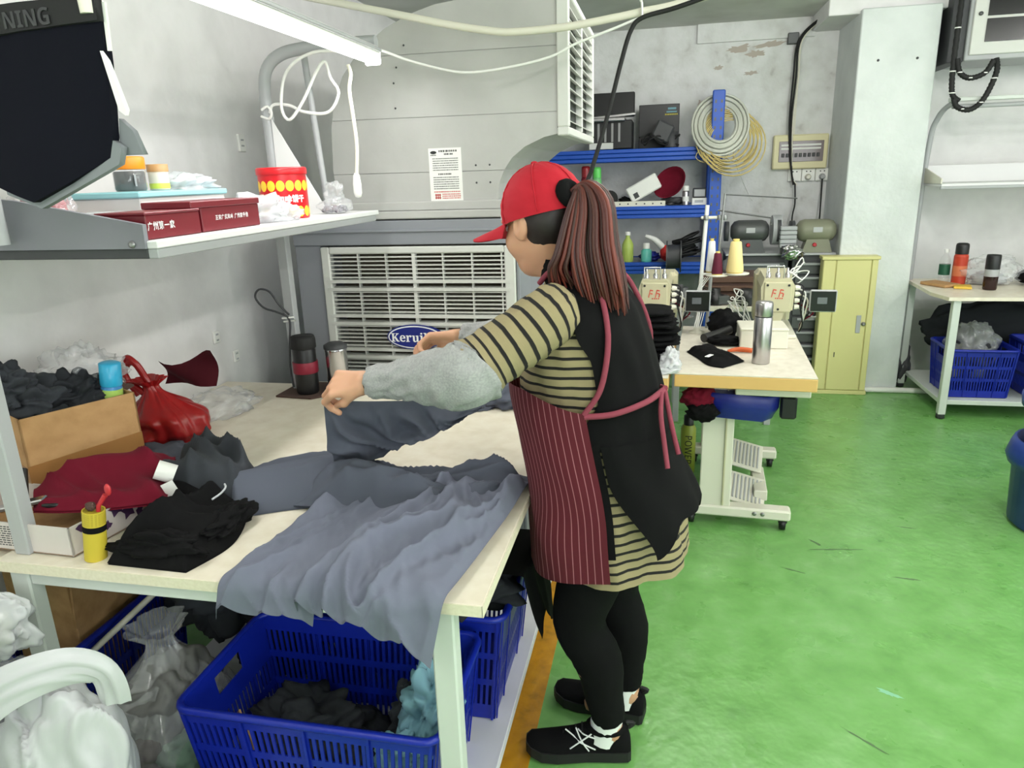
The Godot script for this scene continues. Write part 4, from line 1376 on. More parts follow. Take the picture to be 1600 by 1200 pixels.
# ---------------------------------------------------------------- sewing stations
func sewing_table(at: Vector3, label: String) -> Node3D:
	var t := thing("sewing_table", label, "table", at, "sewing tables", -0.055)
	L()
	var s := S(false)
	box(s, v3(0, 0.757, 0), v3(0.56, 0.006, 0.97), 0.001)
	part("tabletop", s, M.sew_top, t)
	s = S(false)
	box(s, v3(0, 0.727, 0), v3(0.562, 0.054, 0.972), 0.003)
	part("edge", s, M.sew_edge, t)
	s = S(false)
	box(s, v3(0.12, 0.677, 0.33), v3(0.3, 0.045, 0.18), 0.004)
	part("under_plate", s, M.machine_white, t)
	for z: float in [0.32, -0.42]:
		s = S(false)
		box(s, v3(-0.09, 0.4, z), v3(0.136, 0.6, 0.05), 0.004)
		var c := part("column", s, M.machine_white, t)
		s = S(false)
		box(s, v3(-0.055, 0.4, z + 0.03), v3(0.006, 0.58, 0.012))
		part("column_rib", s, M.machine, c)
		s = S(false)
		box(s, v3(0.01, 0.078, z), v3(0.46, 0.05, 0.07), 0.008)
		var bm := part("base_beam", s, M.machine_white, t)
		for k in 2:
			s = S()
			lathe(s, [[0.009, 0], [0.009, 0.006], [0.004, 0.007]], v3(0.085 + 0.035 * k, 0.082, z + 0.035), 10, Basis(v3(1, 0, 0), PI / 2))
			part("bolt", s, M.zinc, bm)
		for x: float in [-0.19, 0.21]:
			s = S()
			lathe(s, [[0.012, -0.015], [0.027, -0.012], [0.027, 0.012], [0.012, 0.015]], v3(x, 0.027, z), 16, Basis(v3(0, 0, 1), PI / 2))
			var w := part("caster", s, M.black_plastic, t)
			s = S(false)
			box(s, v3(x, 0.045, z), v3(0.038, 0.024, 0.04), 0.005)
			part("fork", s, M.black_plastic, w)
	s = S(false)
	box(s, v3(-0.05, 0.075, -0.05), v3(0.06, 0.03, 0.7), 0.003)
	part("cross_beam", s, M.machine_white, t)
	# foot pedals
	for k in 2:
		var pc := v3(0.05, 0.11 + 0.075 * k, 0.16 - 0.26 * k)
		var pb := Basis(v3(0, 0, 1), -0.25) * Basis(v3(1, 0, 0), 0.35)
		s = S(false)
		box(s, pc, v3(0.19, 0.012, 0.2), 0.003, pb)
		var pd := part("pedal", s, M.machine_white, t)
		for i in 9:
			s = S(false)
			box(s, pc + pb * v3(-0.072 + i * 0.018, 0.007, 0), v3(0.007, 0.004, 0.16), 0.0, pb)
			part("grip_rib", s, M.frame_grey, pd)
	s = S(false)
	box(s, v3(0.12, 0.1, 0.05), v3(0.06, 0.05, 0.3), 0.004)
	part("pedal_bracket", s, M.machine_white, t)
	# moulded blue scrap tray
	s = S()
	var rows := []
	for q: Array in [[0.66, 1.0], [0.645, 1.05], [0.60, 1.04], [0.57, 0.96], [0.545, 0.9]]:
		var row := PackedVector3Array()
		for p: Array in [[-0.2, 0.10], [-0.2, 0.40], [-0.02, 0.42], [0.10, 0.40], [0.15, 0.33], [0.155, 0.2], [0.1, 0.1]]:
			row.append(v3(-0.03 + (p[0] + 0.03) * q[1], q[0] - 0.03 * smoothstep(-0.1, 0.15, p[0]) * 0.6 + 0.0, 0.25 + (p[1] - 0.25) * q[1]))
		row.reverse()
		rows.append(row)
	sheet(s, rows, true)
	fan(s, rows[0], false); fan(s, rows[4], true)
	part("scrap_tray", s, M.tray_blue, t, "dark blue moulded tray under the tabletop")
	# knee lifter pad
	s = S(false)
	box(s, v3(0.195, 0.585, 0.33), v3(0.066, 0.1, 0.05), 0.008)
	part("knee_pad", s, M.black_plastic, t)
	s = S(false)
	box(s, v3(0.195, 0.65, 0.33), v3(0.02, 0.07, 0.02))
	part("pad_stem", s, M.black_plastic, t)
	return t

func sewing_machine(at: Vector3, label: String) -> Node3D:
	var t := thing("sewing_machine", label, "sewing machine", at, "sewing machines", -0.055)
	L()
	# local origin: on the tabletop, below the nose of the head
	var s := S(false)
	prism(s, PackedVector2Array([Vector2(-0.075, 0.08), Vector2(-0.085, 0.24), Vector2(-0.07, 0.285), Vector2(0.055, 0.285), Vector2(0.075, 0.25), Vector2(0.07, 0.13), Vector2(0.03, 0.115), Vector2(0.02, 0.07), Vector2(-0.03, 0.07)]), v3(0, 0, -0.32), v3(1, 0, 0), Y, v3(0, 0, 0.34))
	part("head", s, M.machine, t)
	s = S(false)
	box(s, v3(0, 0.14, -0.38), v3(0.19, 0.28, 0.16), 0.02)
	part("column", s, M.machine, t)
	s = S(false)
	box(s, v3(-0.005, 0.195, 0.024), v3(0.13, 0.15, 0.012), 0.004)
	var fp := part("face_plate", s, M.machine, t)
	for p: Array in [[-0.055, 0.255], [0.045, 0.255], [0.0, 0.135]]:
		s = S()
		lathe(s, [[0.006, 0], [0.006, 0.004]], v3(p[0], p[1], 0.03), 8, Basis(v3(1, 0, 0), PI / 2))
		part("screw", s, M.black_plastic, fp)
	var red := mat("machine_red", C(206, 70, 58), 0.5)
	s = S(false)    # slanted two-letter mark in red and white
	for p: Array in [[-0.03, 0.215, 0.004, 0.04], [-0.02, 0.232, 0.016, 0.005], [-0.02, 0.215, 0.012, 0.005], [0.004, 0.215, 0.004, 0.04], [0.014, 0.232, 0.016, 0.005], [0.014, 0.216, 0.014, 0.005], [0.02, 0.206, 0.005, 0.018]]:
		box(s, v3(p[0], p[1], 0.031), v3(p[2], p[3], 0.002), 0.0, Basis(v3(0, 0, 1), -0.2))
	part("red_mark", s, red, fp).set_meta("kind", "stuff")
	s = S(false)
	for k in 4: box(s, v3(-0.014 + k * 0.01, 0.19, 0.031), v3(0.006, 0.006, 0.002))
	part("red_caption", s, red, fp).set_meta("kind", "stuff")
	# thread tensioners and take up on top
	for k in 3:
		s = S()
		lathe(s, [[0.012, 0], [0.012, 0.02], [0.006, 0.028], [0.006, 0.05]], v3(-0.05 + k * 0.045, 0.285, -0.03), 10)
		part("tension_post", s, M.chrome, t)
	s = S()
	tube(s, [v3(-0.06, 0.285, 0.0), v3(-0.06, 0.345, 0.0), v3(0.02, 0.345, 0.0), v3(0.02, 0.285, 0.0)], 0.004, 6)
	part("thread_guide", s, M.chrome, t)
	for k in 4:
		s = S()
		lathe(s, [[0.013, 0], [0.013, 0.012], [0.008, 0.024], [0, 0.025]], v3(0.08, 0.14 + k * 0.032, -0.02), 12, Basis(v3(0, 0, 1), -PI / 2))
		part("tension_knob", s, M.machine_white, t)
	# needle bar, presser foot, bed
	s = S()
	tube(s, [v3(0.0, 0.12, 0.0), v3(0.0, 0.02, 0.0)], 0.007, 8)
	part("needle_bar", s, M.chrome, t)
	s = S()
	tube(s, [v3(0.02, 0.11, 0.01), v3(0.02, 0.03, 0.01)], 0.006, 8)
	part("presser_bar", s, M.chrome, t)
	s = S(false)
	box(s, v3(0.01, 0.022, 0.02), v3(0.05, 0.008, 0.05), 0.002)
	part("presser_foot", s, M.chrome, t)
	s = S(false)
	box(s, v3(0, 0.01, -0.1), v3(0.18, 0.02, 0.4), 0.006)
	part("bed", s, M.machine_white, t)
	# wires down the right side
	for k in 6:
		s = S()
		tube(s, spline([v3(0.07, 0.25 - k * 0.02, -0.06), v3(0.12 + 0.01 * k, 0.24 - k * 0.03, -0.04), v3(0.11 + 0.015 * k, 0.15 - k * 0.012, -0.03), v3(0.13, 0.05, -0.05 - k * 0.01), v3(0.12, 0.0, -0.08)], 4), 0.004, 6)
		part("wire", s, [M.black_rubber, M.white_plastic, M.cord_cream, M.black_rubber, M.burgundy, M.frame_grey][k], t)
	s = S(false)
	box(s, v3(0.1, 0.18, -0.16), v3(0.06, 0.1, 0.08), 0.006)
	part("motor_box", s, M.dark_grey, t)
	# control panel on a stalk
	s = S()
	tube(s, spline([v3(0.1, 0.13, -0.12), v3(0.15, 0.14, -0.08), v3(0.17, 0.17, -0.03)], 4), 0.008, 8)
	part("panel_stalk", s, M.iron, t)
	s = S(false)
	box(s, v3(0.21, 0.175, 0.0), v3(0.125, 0.11, 0.02), 0.006)
	var cp := part("control_panel", s, M.frame_grey, t)
	s = S(false)
	box(s, v3(0.21, 0.175, 0.011), v3(0.114, 0.099, 0.003), 0.001)
	part("panel_face", s, M.screen_black, cp)
	s = S(false)
	box(s, v3(0.205, 0.178, 0.0135), v3(0.045, 0.032, 0.002))
	part("display", s, M.lcd, cp)
	return t

func thread_cone(called: String, at: Vector3, r: float, h: float, m: Material, label: String) -> void:
	var o := thing(called, label, "thread cone", at, "thread cones on the stand")
	L()
	var s := S()
	lathe(s, [[r * 0.96, 0.006], [r, 0.012], [r * 0.62, h * 0.9], [r * 0.5, h * 0.93]], Vector3.ZERO, 18)
	part("thread", s, m, o)
	s = S()
	lathe(s, [[r * 0.9, 0], [r * 0.9, 0.006], [0.3 * r, 0.006], [r * 0.34, h * 0.93], [r * 0.38, h], [r * 0.2, h]], Vector3.ZERO, 14)
	part("core", s, mat("cone_core", C(220, 196, 110), 0.5), o)

func sewing_station() -> void:
	var a := sewing_table(v3(0.365, 0, -3.44), "cream sewing table on a castored column base carrying the steel flask")
	copy(a, v3(-0.222, 0, -3.40), "cream sewing table behind the woman holding the black garment stack", -0.055)
	var m := sewing_machine(v3(0.565, 0.76, -3.75), "beige sewing machine with control panel behind the white box on the near sewing table")
	copy(m, v3(-0.035, 0.76, -3.73), "beige sewing machine partly hidden by the woman's ponytail", -0.055)
	var s: SurfaceTool
	# white housing in front of the machine
	var o := thing("machine_cover", "cream white box housing on the sewing table behind the steel flask", "box", v3(0.47, 0.76, -3.5))
	W(o)
	s = S(false)
	bx(s, v3(0.362, 0.761, -3.62), v3(0.575, 0.845, -3.43), 0.004)
	part("housing", s, M.machine_white, o)
	s = S(false)
	bx(s, v3(0.36, 0.845, -3.62), v3(0.577, 0.858, -3.428), 0.004)
	part("lid", s, M.machine_white, o)
	# thread stand
	o = thing("thread_stand", "tall white thread stand with rods and cone trays on the sewing table", "thread stand", v3(0.178, 0.76, -3.78))
	W(o)
	s = S()
	tube(s, [v3(0.178, 0.76, -3.78), v3(0.205, 1.405, -3.78)], 0.0105, 10)
	part("pole", s, M.white_plastic, o)
	s = S()
	lathe(s, [[0.04, 0], [0.04, 0.006], [0.018, 0.012], [0.016, 0.03]], v3(0.178, 0.76, -3.78), 16)
	part("pole_foot", s, M.machine_white, o)
	s = S()
	tube(s, [v3(0.235, 0.76, -3.9), v3(0.245, 1.07, -3.88)], 0.009, 8)
	part("rear_pole", s, M.frame_grey, o)
	for p: Array in [[0.262, 1.062, -3.72], [0.36, 1.072, -3.7]]:
		s = S()
		lathe(s, [[0.0, 0], [0.05, 0], [0.055, 0.004], [0.055, 0.008], [0.0, 0.008]], v3(p[0], p[1], p[2]), 24)
		part("cone_tray", s, M.machine_white, o)
	s = S()
	tube(s, [v3(0.19, 1.064, -3.78), v3(0.36, 1.07, -3.7)], 0.006, 8)
	part("tray_arm", s, M.white_plastic, o)
	s = S(false)
	box(s, v3(0.235, 1.345, -3.77), v3(0.12, 0.014, 0.02), 0.004)
	part("guide_arm", s, M.machine_white, o)
	for x: float in [0.20, 0.265, 0.29]:
		s = S()
		lathe(s, [[0.012, -0.012], [0.014, 0], [0.012, 0.012]], v3(x, 1.345, -3.765), 10)
		part("clamp", s, M.zinc, o)
	s = S()
	tube(s, [v3(0.262, 1.07, -3.74), v3(0.285, 1.46, -3.75)], 0.005, 8)
	part("rod", s, M.zinc, o)
	s = S()
	tube(s, [v3(0.283, 1.455, -3.75), v3(0.615, 1.43, -3.72)], 0.0035, 6)
	part("rod", s, M.iron, o)
	s = S()
	tube(s, [v3(0.255, 1.38, -3.76), v3(0.5, 1.342, -3.72), v3(0.505, 1.31, -3.72)], 0.0045, 6)
	part("rod", s, M.iron, o)
	for k in 4:
		s = S()
		tube(s, spline([v3(0.2 + k * 0.01, 1.05, -3.76), v3(0.17 + k * 0.006, 0.98, -3.74), v3(0.18 + k * 0.01, 0.9, -3.72), v3(0.16 + k * 0.01, 0.8, -3.7)], 4), 0.002, 5)
		part("loose_thread", s, M.white_plastic, o)
	thread_cone("thread_cone", v3(0.262, 1.07, -3.71), 0.028, 0.115, mat("thread_burgundy", C(92, 18, 44), 0.8), "burgundy thread cone on the stand's front tray")
	thread_cone("thread_cone", v3(0.237, 1.07, -3.80), 0.026, 0.17, M.white_paint, "white thread cone with yellow tip behind the burgundy one")
	thread_cone("thread_cone", v3(0.345, 1.08, -3.7), 0.042, 0.165, mat("thread_yellow", C(236, 214, 150), 0.8), "large pale yellow thread cone beside the burgundy one")
	# steel flask
	o = thing("steel_flask", "brushed steel vacuum flask standing on the sewing table", "flask", v3(0.425, 0.761, -3.17))
	L()
	s = S()
	lathe(s, [[0.036, 0], [0.0375, 0.003], [0.0375, 0.2], [0.036, 0.203]], Vector3.ZERO, 28)
	part("body", s, M.brushed, o)
	s = S()
	lathe(s, [[0.0345, 0.203], [0.0345, 0.208]], Vector3.ZERO, 28)
	part("neck_ring", s, M.dark_grey, o)
	s = S()
	lathe(s, [[0.036, 0.208], [0.037, 0.21], [0.037, 0.258], [0.034, 0.268], [0.0, 0.27]], Vector3.ZERO, 28)
	part("cap", s, M.brushed, o)
	# black garment, scissors and tools on the table
	var gy := 0.762
	o = thing("black_underpants", "small black garment with white label lying by the steel flask", "garment", v3(0.23, gy, -3.17))
	W(o)
	s = S()
	var f := func(p: Vector3, u: float, v: float) -> Vector3:
		var ed := minf(minf(u, 1.0 - u), minf(v, 1.0 - v))
		return p + Y * (gy - p.y + 0.004 + 0.028 * smoothstep(0.0, 0.2, ed) * (0.4 + fold(p.x, p.z, 0.4, 0.16, 0.08, 3.0)))
	patch(s, [v3(0.115, 0, -3.34), v3(0.16, 0, -3.22), v3(0.2, 0, -3.1), v3(0.26, 0, -3.06)], [v3(0.2, 0, -3.40), v3(0.26, 0, -3.34), v3(0.31, 0, -3.25), v3(0.36, 0, -3.18)], 26, 16, f)
	part("cloth", s, M.black_cloth, o)
	s = S(false)
	box(s, v3(0.205, gy + 0.036, -3.13), v3(0.018, 0.002, 0.05), 0.0, Basis(Y, -0.5))
	part("sewn_label", s, M.white_paint, o)
	o = thing("orange_cutter", "orange handled thread cutter behind the steel flask", "cutter", v3(0.36, gy, -3.35))
	W(o)
	s = S()
	tube(s, spline([v3(0.3, gy + 0.008, -3.34), v3(0.345, gy + 0.013, -3.35), v3(0.4, gy + 0.011, -3.345), v3(0.43, gy + 0.008, -3.35)], 4), [0.005, 0.007, 0.009, 0.01, 0.011, 0.012, 0.012, 0.012, 0.011, 0.01, 0.009, 0.008, 0.005], 8)
	part("handle", s, mat("orange", C(206, 92, 40), 0.45), o)
	o = thing("black_pouch", "black pouch with torch lying across the sewing table's back edge", "pouch", v3(0.3, gy, -3.62))
	W(o)
	s = S()
	lump(s, v3(0.31, gy + 0.06, -3.72), v3(0.085, 0.075, 0.08), 8.0, 0.22, 3.0, gy)
	part("pouch", s, M.black_cloth, o)
	s = S()
	tube(s, spline([v3(0.2, gy + 0.03, -3.5), v3(0.26, gy + 0.035, -3.56), v3(0.33, gy + 0.05, -3.62)], 4), 0.022, 12)
	part("torch", s, M.black_plastic, o)
	s = S()
	lump(s, v3(0.30, gy + 0.022, -3.5), v3(0.09, 0.024, 0.05), 2.0, 0.25, 3.0, gy)
	part("strap", s, M.black_cloth, o)
	# stack of folded black garments: each is a thing
	var labels := ["topmost black garment of the tall folded stack behind the woman", "black folded garment second from the top of the stack", "black folded garment third from the top of the stack", "black folded garment fourth from the top of the stack", "black folded garment fifth from the top of the stack", "black folded garment sixth from the top of the stack", "black folded garment seventh from the top of the stack", "black folded garment eighth from the top of the stack", "lowest black garment of the tall folded stack on the sewing table"]
	var hh := 0.0258
	for k in 9:
		var yb := 0.762 + (8 - k) * hh
		var g := thing("folded_garment", labels[k], "garment", v3(-0.09, yb, -3.2), "folded black garments in a stack")
		W(g)
		s = S()
		lump(s, v3(-0.085 + rng.randf_range(-0.012, 0.012), yb + hh * 0.56, -3.2 + rng.randf_range(-0.01, 0.01)), v3(0.15 + rng.randf_range(-0.012, 0.012), hh * 0.55, 0.13), k * 1.7, 0.16, 3.5, yb, 44, 10, 3.2, 99.0 if k == 0 else yb + hh)
		part("folded_cloth", s, M.black_cloth, g)
	o = thing("plastic_wrap", "crumpled clear plastic wrapper on the sewing table beside the black stack", "plastic bag", v3(0.03, 0.762, -3.05))
	W(o)
	s = S()
	lump(s, v3(0.04, 0.80, -3.02), v3(0.045, 0.055, 0.08), 5.0, 0.35, 3.0, 0.762, 40, 24)
	lump(s, v3(0.01, 0.772, -2.97), v3(0.07, 0.02, 0.045), 9.0, 0.3, 3.0, 0.762, 30, 16)
	part("film", s, M.film_milky, o)
	o = thing("cleaner_can", "yellow green spray can standing under the sewing tables", "spray can", v3(0.155, 0.0, -3.72))
	L()
	s = S()
	lathe(s, [[0.038, 0.0], [0.04, 0.01], [0.04, 0.25], [0.03, 0.27]], Vector3.ZERO, 18)
	part("can", s, mat("can_lime", C(150, 160, 60), 0.4), o)
	s = S()
	lathe(s, [[0.026, 0.27], [0.026, 0.32], [0.012, 0.33]], Vector3.ZERO, 14)
	part("cap", s, M.black_plastic, o)
	lettering("POWER", 0.05, M.black_plastic, o, Transform3D(Basis(v3(0, 0, 1), -PI / 2), v3(0.0, 0.14, 0.0405)))
	o = thing("dark_red_bag", "dark red bag hanging under the sewing table's left edge", "bag", v3(0.17, 0.55, -3.05))
	W(o)
	s = S()
	lump(s, v3(0.17, 0.63, -3.06), v3(0.075, 0.06, 0.06), 4.0, 0.25)
	part("bag", s, M.burgundy, o)
	s = S()
	lump(s, v3(0.185, 0.575, -3.03), v3(0.07, 0.045, 0.05), 14.0, 0.25)
	part("black_lining", s, M.black_cloth, o)

# ---------------------------------------------------------------- far right: table, rail, switch cabinet, bins
func basket(called: String, at: Vector3, w: float, d: float, h: float, label: String, m: Material, turn := 0.0) -> Node3D:
	# plastic crate with slotted walls, rolled rim and handle holes; at = centre of its foot
	var o := thing(called, label, "basket", at, "blue plastic baskets", turn)
	L()
	var tp := 0.88       # the foot is a little smaller than the rim
	var s := S(false)
	box(s, v3(0, 0.006, 0), v3(w * tp, 0.012, d * tp), 0.004)
	part("base", s, m, o)
	for side in 4:
		var along := w if side % 2 == 0 else d
		var out := d * 0.5 if side % 2 == 0 else w * 0.5
		var b := Basis(Y, PI / 2 * side)
		var pt := func(u: float, k: float, n: float) -> Vector3:   # u along, k height 0..1, n outwards
			var sc := lerpf(tp, 1.0, k)
			return b * v3(u * along * 0.5 * sc, 0.004 + k * h, out * sc + n)
		s = S(false)
		var slab := func(q: SurfaceTool, u0: float, u1: float, k0: float, k1: float, th: float, off := 0.0) -> void:
			var P := []
			for n: float in [off - th, off]:
				P.append_array([pt.call(u0, k0, n), pt.call(u0, k1, n), pt.call(u1, k1, n), pt.call(u1, k0, n)])
			q.set_smooth_group(-1)
			quad(q, P[4], P[5], P[6], P[7]); quad(q, P[3], P[2], P[1], P[0])
			quad(q, P[0], P[1], P[5], P[4]); quad(q, P[7], P[6], P[2], P[3])
			quad(q, P[5], P[1], P[2], P[6]); quad(q, P[0], P[4], P[7], P[3])
		slab.call(s, -1.0, 1.0, 0.0, 0.14, 0.004)
		slab.call(s, -1.0, 1.0, 0.34, 0.40, 0.004)
		slab.call(s, -1.0, 1.0, 0.60, 0.66, 0.004)
		var handle: bool = along <= minf(w, d) + 0.001
		slab.call(s, -1.0, -0.3, 0.86 if not handle else 0.66, 1.0, 0.004)
		slab.call(s, 0.3, 1.0, 0.86 if not handle else 0.66, 1.0, 0.004)
		slab.call(s, -0.3, 0.3, 0.92 if handle else 0.86, 1.0, 0.004)
		if handle: slab.call(s, -0.3, 0.3, 0.66, 0.76, 0.004)
		var wl := part("side_wall", s, m, o)
		var n := int(along / 0.017)
		for lev: Array in [[0.14, 0.34], [0.40, 0.60]] + ([] if handle else [[0.66, 0.86]]):
			s = S(false)
			for i in n:
				slab.call(s, -1.0 + 2.0 * i / n, -1.0 + 2.0 * (i + 0.5) / n, lev[0], lev[1], 0.004)
			var bars := part("lattice", s, m, wl)
			bars.set_meta("kind", "stuff")
		for u: float in [-0.97, -0.5, 0.0, 0.5, 0.97]:
			if handle and u == 0.0: continue
			s = S(false)
			slab.call(s, u - 0.012, u + 0.012, 0.0, 0.98, 0.004, 0.006)
			part("rib", s, m, wl)
	s = S()
	var pts := []
	for q: Array in [[1, 1], [-1, 1], [-1, -1], [1, -1]]:
		for k in 5:
			var a: float = atan2(q[1], q[0]) + (k - 2) * PI / 8
			pts.append(v3(q[0] * (w * 0.5 - 0.03) + cos(a) * 0.036, h, q[1] * (d * 0.5 - 0.03) + sin(a) * 0.036))
	tube(s, pts, 0.0095, 8, false, true)
	part("rim", s, m, o)
	return o

func right_side() -> void:
	var t := thing("far_table", "cream table with white frame and lower shelf beside the pillar", "table", v3(2.4, 0, -5.15))
	W(t)
	var s := S(false)
	prism(s, PackedVector2Array([Vector2(1.69, -5.55), Vector2(3.3, -5.55), Vector2(3.3, -4.75), Vector2(1.70, -4.75), Vector2(1.66, -4.95)]), v3(0, 0.762, 0), v3(1, 0, 0), v3(0, 0, 1), v3(0, 0.022, 0))
	part("tabletop", s, M.table_top, t)
	for p: Array in [[1.757, -4.79], [1.72, -5.5], [3.2, -4.79], [3.2, -5.5]]:
		s = S(false)
		bx(s, v3(p[0] - 0.022, 0.03, p[1] - 0.022), v3(p[0] + 0.022, 0.762, p[1] + 0.022), 0.003)
		var lg := part("leg", s, M.frame_white, t)
		s = S()
		lathe(s, [[0.02, 0], [0.026, 0.004], [0.026, 0.03]], v3(p[0], 0, p[1]), 12)
		part("foot", s, M.dark_grey, lg)
	s = S(false)
	bx(s, v3(1.74, 0.095, -5.52), v3(3.22, 0.125, -4.78), 0.003)
	part("lower_shelf", s, M.frame_white, t)
	# bent post with rail
	var o := thing("rail_frame", "bent grey tube post carrying a rail above the far table", "rail", v3(1.7, 0.785, -5.5))
	W(o)
	s = S()
	tube(s, spline([v3(1.70, 0.785, -5.5), v3(1.705, 1.4, -5.5), v3(1.72, 1.74, -5.5), v3(1.735, 1.84, -5.47), v3(1.75, 1.9, -5.4), v3(1.77, 1.93, -5.3)], 6), 0.017, 10)
	part("post", s, M.frame_grey, o)
	s = S(false)
	bx(s, v3(1.74, 1.935, -5.33), v3(3.3, 1.958, -5.28), 0.003)
	part("rail", s, M.frame_white, o)
	s = S()
	tube(s, [v3(1.76, 1.905, -5.3), v3(3.3, 1.905, -5.3)], 0.014, 10)
	part("rail_tube", s, M.frame_grey, o)
	o = thing("wall_shelf", "long white shelf tray fixed above the far table", "shelf", v3(2.4, 1.42, -5.4))
	W(o)
	s = S(false)
	bx(s, v3(1.71, 1.42, -5.6), v3(3.3, 1.44, -5.16), 0.003)
	part("board", s, M.shelf_white, o)
	s = S(false)
	bx(s, v3(1.705, 1.405, -5.175), v3(3.3, 1.425, -5.15), 0.003)
	part("front_rail", s, M.frame_grey, o)
	s = S(false)
	prism(s, PackedVector2Array([Vector2(-5.6, 1.44), Vector2(-5.16, 1.44), Vector2(-5.16, 1.47), Vector2(-5.6, 1.56)]), v3(1.705, 0, 0), v3(0, 0, 1), Y, v3(0.008, 0, 0))
	part("end_panel", s, M.machine_white, o)
	s = S(false)
	bx(s, v3(1.72, 1.44, -5.585), v3(3.3, 1.55, -5.575))
	part("back_panel", s, M.shelf_white, o)
	# electric switch cabinet
	o = thing("switch_cabinet", "grey switch cabinet with glazed door high on the wall", "cabinet", v3(2.2, 2.17, -5.4))
	W(o)
	s = S(false)
	bx(s, v3(1.70, 2.165, -5.8), v3(1.79, 2.6, -5.32), 0.003)
	part("side_box", s, M.dark_grey, o)
	s = S(false)
	bx(s, v3(1.79, 2.17, -5.7), v3(2.7, 2.6, -5.3), 0.005)
	part("body", s, M.frame_grey, o)
	s = S(false)
	bx(s, v3(1.81, 2.2, -5.305), v3(2.68, 2.598, -5.285), 0.004)
	var dd := part("door", s, M.ac_white, o)
	s = S(false)
	bx(s, v3(1.885, 2.27, -5.287), v3(2.6, 2.4, -5.28))
	part("pane", s, M.screen_black, dd)
	s = S(false)
	bx(s, v3(1.885, 2.415, -5.287), v3(2.6, 2.59, -5.28))
	part("pane", s, M.screen_black, dd)
	s = S()
	lathe(s, [[0.012, 0], [0.012, 0.008], [0.005, 0.01]], v3(1.845, 2.43, -5.285), 12, Basis(v3(1, 0, 0), PI / 2))
	part("door_lock", s, M.iron, dd)
	o = thing("conduit_hose", "black corrugated conduit hoses looping below the switch cabinet", "hose", v3(1.74, 2.0, -5.25))
	W(o)
	for q: Array in [[v3(1.725, 2.59, -5.27), v3(1.72, 2.4, -5.26), v3(1.72, 2.2, -5.26), v3(1.725, 2.05, -5.26), v3(1.74, 1.97, -5.26), v3(1.78, 1.935, -5.26)], [v3(1.735, 2.18, -5.25), v3(1.76, 2.10, -5.25), v3(1.82, 2.065, -5.25), v3(1.9, 2.09, -5.25), v3(1.94, 2.16, -5.25)], [v3(1.96, 2.17, -5.27), v3(1.965, 2.1, -5.25), v3(1.94, 2.0, -5.25), v3(1.9, 1.92, -5.25), v3(1.84, 1.88, -5.25), v3(1.77, 1.9, -5.25), v3(1.745, 1.95, -5.25)]]:
		s = S()
		var pts := spline(q, 9)
		var rr := []
		for i in pts.size(): rr.append(0.0175 if i % 2 == 0 else 0.0145)
		tube(s, pts, rr, 10)
		part("hose", s, M.black_rubber, o)
		for k in 3:
			var c: Vector3 = pts[(k + 1) * pts.size() / 4]
			s = S()
			lathe(s, [[0.019, -0.003], [0.019, 0.003]], c, 10)
			part("cable_tie", s, M.white_plastic, o)
	# things on the far table
	var ty := 0.785
	o = thing("water_bottle", "clear water bottle with green label on the far table", "bottle", v3(1.86, ty, -5.35))
	L()
	s = S()
	lathe(s, [[0.0, 0.0], [0.03, 0], [0.034, 0.01], [0.034, 0.13], [0.03, 0.16], [0.013, 0.195], [0.013, 0.21]], Vector3.ZERO, 18)
	part("bottle", s, M.glass, o)
	s = S()
	lathe(s, [[0.0345, 0.055], [0.0345, 0.125]], Vector3.ZERO, 18)
	part("label", s, mat("label_green", C(22, 84, 60), 0.5), o)
	s = S()
	lathe(s, [[0.015, 0.205], [0.015, 0.225], [0.0, 0.226]], Vector3.ZERO, 12)
	part("cap", s, M.white_plastic, o)
	spray_can("lubricant_can", v3(1.935, ty, -5.3), 0.043, 0.27, mat("can_orange", C(190, 62, 38), 0.35), M.black_plastic, "orange red spray can with black cap on the far table", mat("can_orange_print", C(214, 120, 80), 0.4))
	o = thing("cola_bottle", "dark drink bottle wrapped in foil before the clear bag", "bottle", v3(2.03, ty, -5.05))
	L()
	s = S()
	lathe(s, [[0.0, 0.0], [0.037, 0], [0.04, 0.01], [0.04, 0.085]], Vector3.ZERO, 18)
	part("drink", s, mat("cola", C(40, 14, 14), 0.15), o)
	s = S()
	lathe(s, [[0.04, 0.085], [0.04, 0.13]], Vector3.ZERO, 18)
	part("bottle_wall", s, M.frame_grey, o)
	s = S()
	lathe(s, [[0.041, 0.13], [0.041, 0.21], [0.038, 0.22], [0, 0.222]], Vector3.ZERO, 18)
	part("foil_wrap", s, M.black_plastic, o)
	o = thing("notebook", "tan notebook lying near the corner of the far table", "notebook", v3(1.8, ty, -5.2))
	W(o)
	s = S(false)
	box(s, v3(1.80, ty + 0.011, -5.22), v3(0.13, 0.02, 0.2), 0.003, Basis(Y, 0.5))
	part("cover", s, M.cardboard, o)
	s = S(false)
	box(s, v3(1.9, ty + 0.008, -5.12), v3(0.1, 0.014, 0.12), 0.002, Basis(Y, -0.3))
	part("yellow_pad", s, mat("pad_yellow", C(224, 186, 70), 0.6), o)
	o = thing("clear_bag", "crumpled clear plastic bag on the far table", "plastic bag", v3(2.12, ty, -5.3))
	W(o)
	s = S()
	lump(s, v3(2.12, ty + 0.085, -5.28), v3(0.18, 0.1, 0.13), 6.0, 0.3, 3.5, ty, 56, 30)
	part("film", s, M.film, o)
	s = S()
	lump(s, v3(2.1, ty + 0.04, -5.28), v3(0.11, 0.04, 0.08), 16.0, 0.3, 3.5, ty)
	part("contents", s, M.cotton_grey, o)
	o = thing("black_sunhat", "black hat with red crown resting at the back of the far table", "hat", v3(2.4, ty, -5.25))
	W(o)
	s = S()
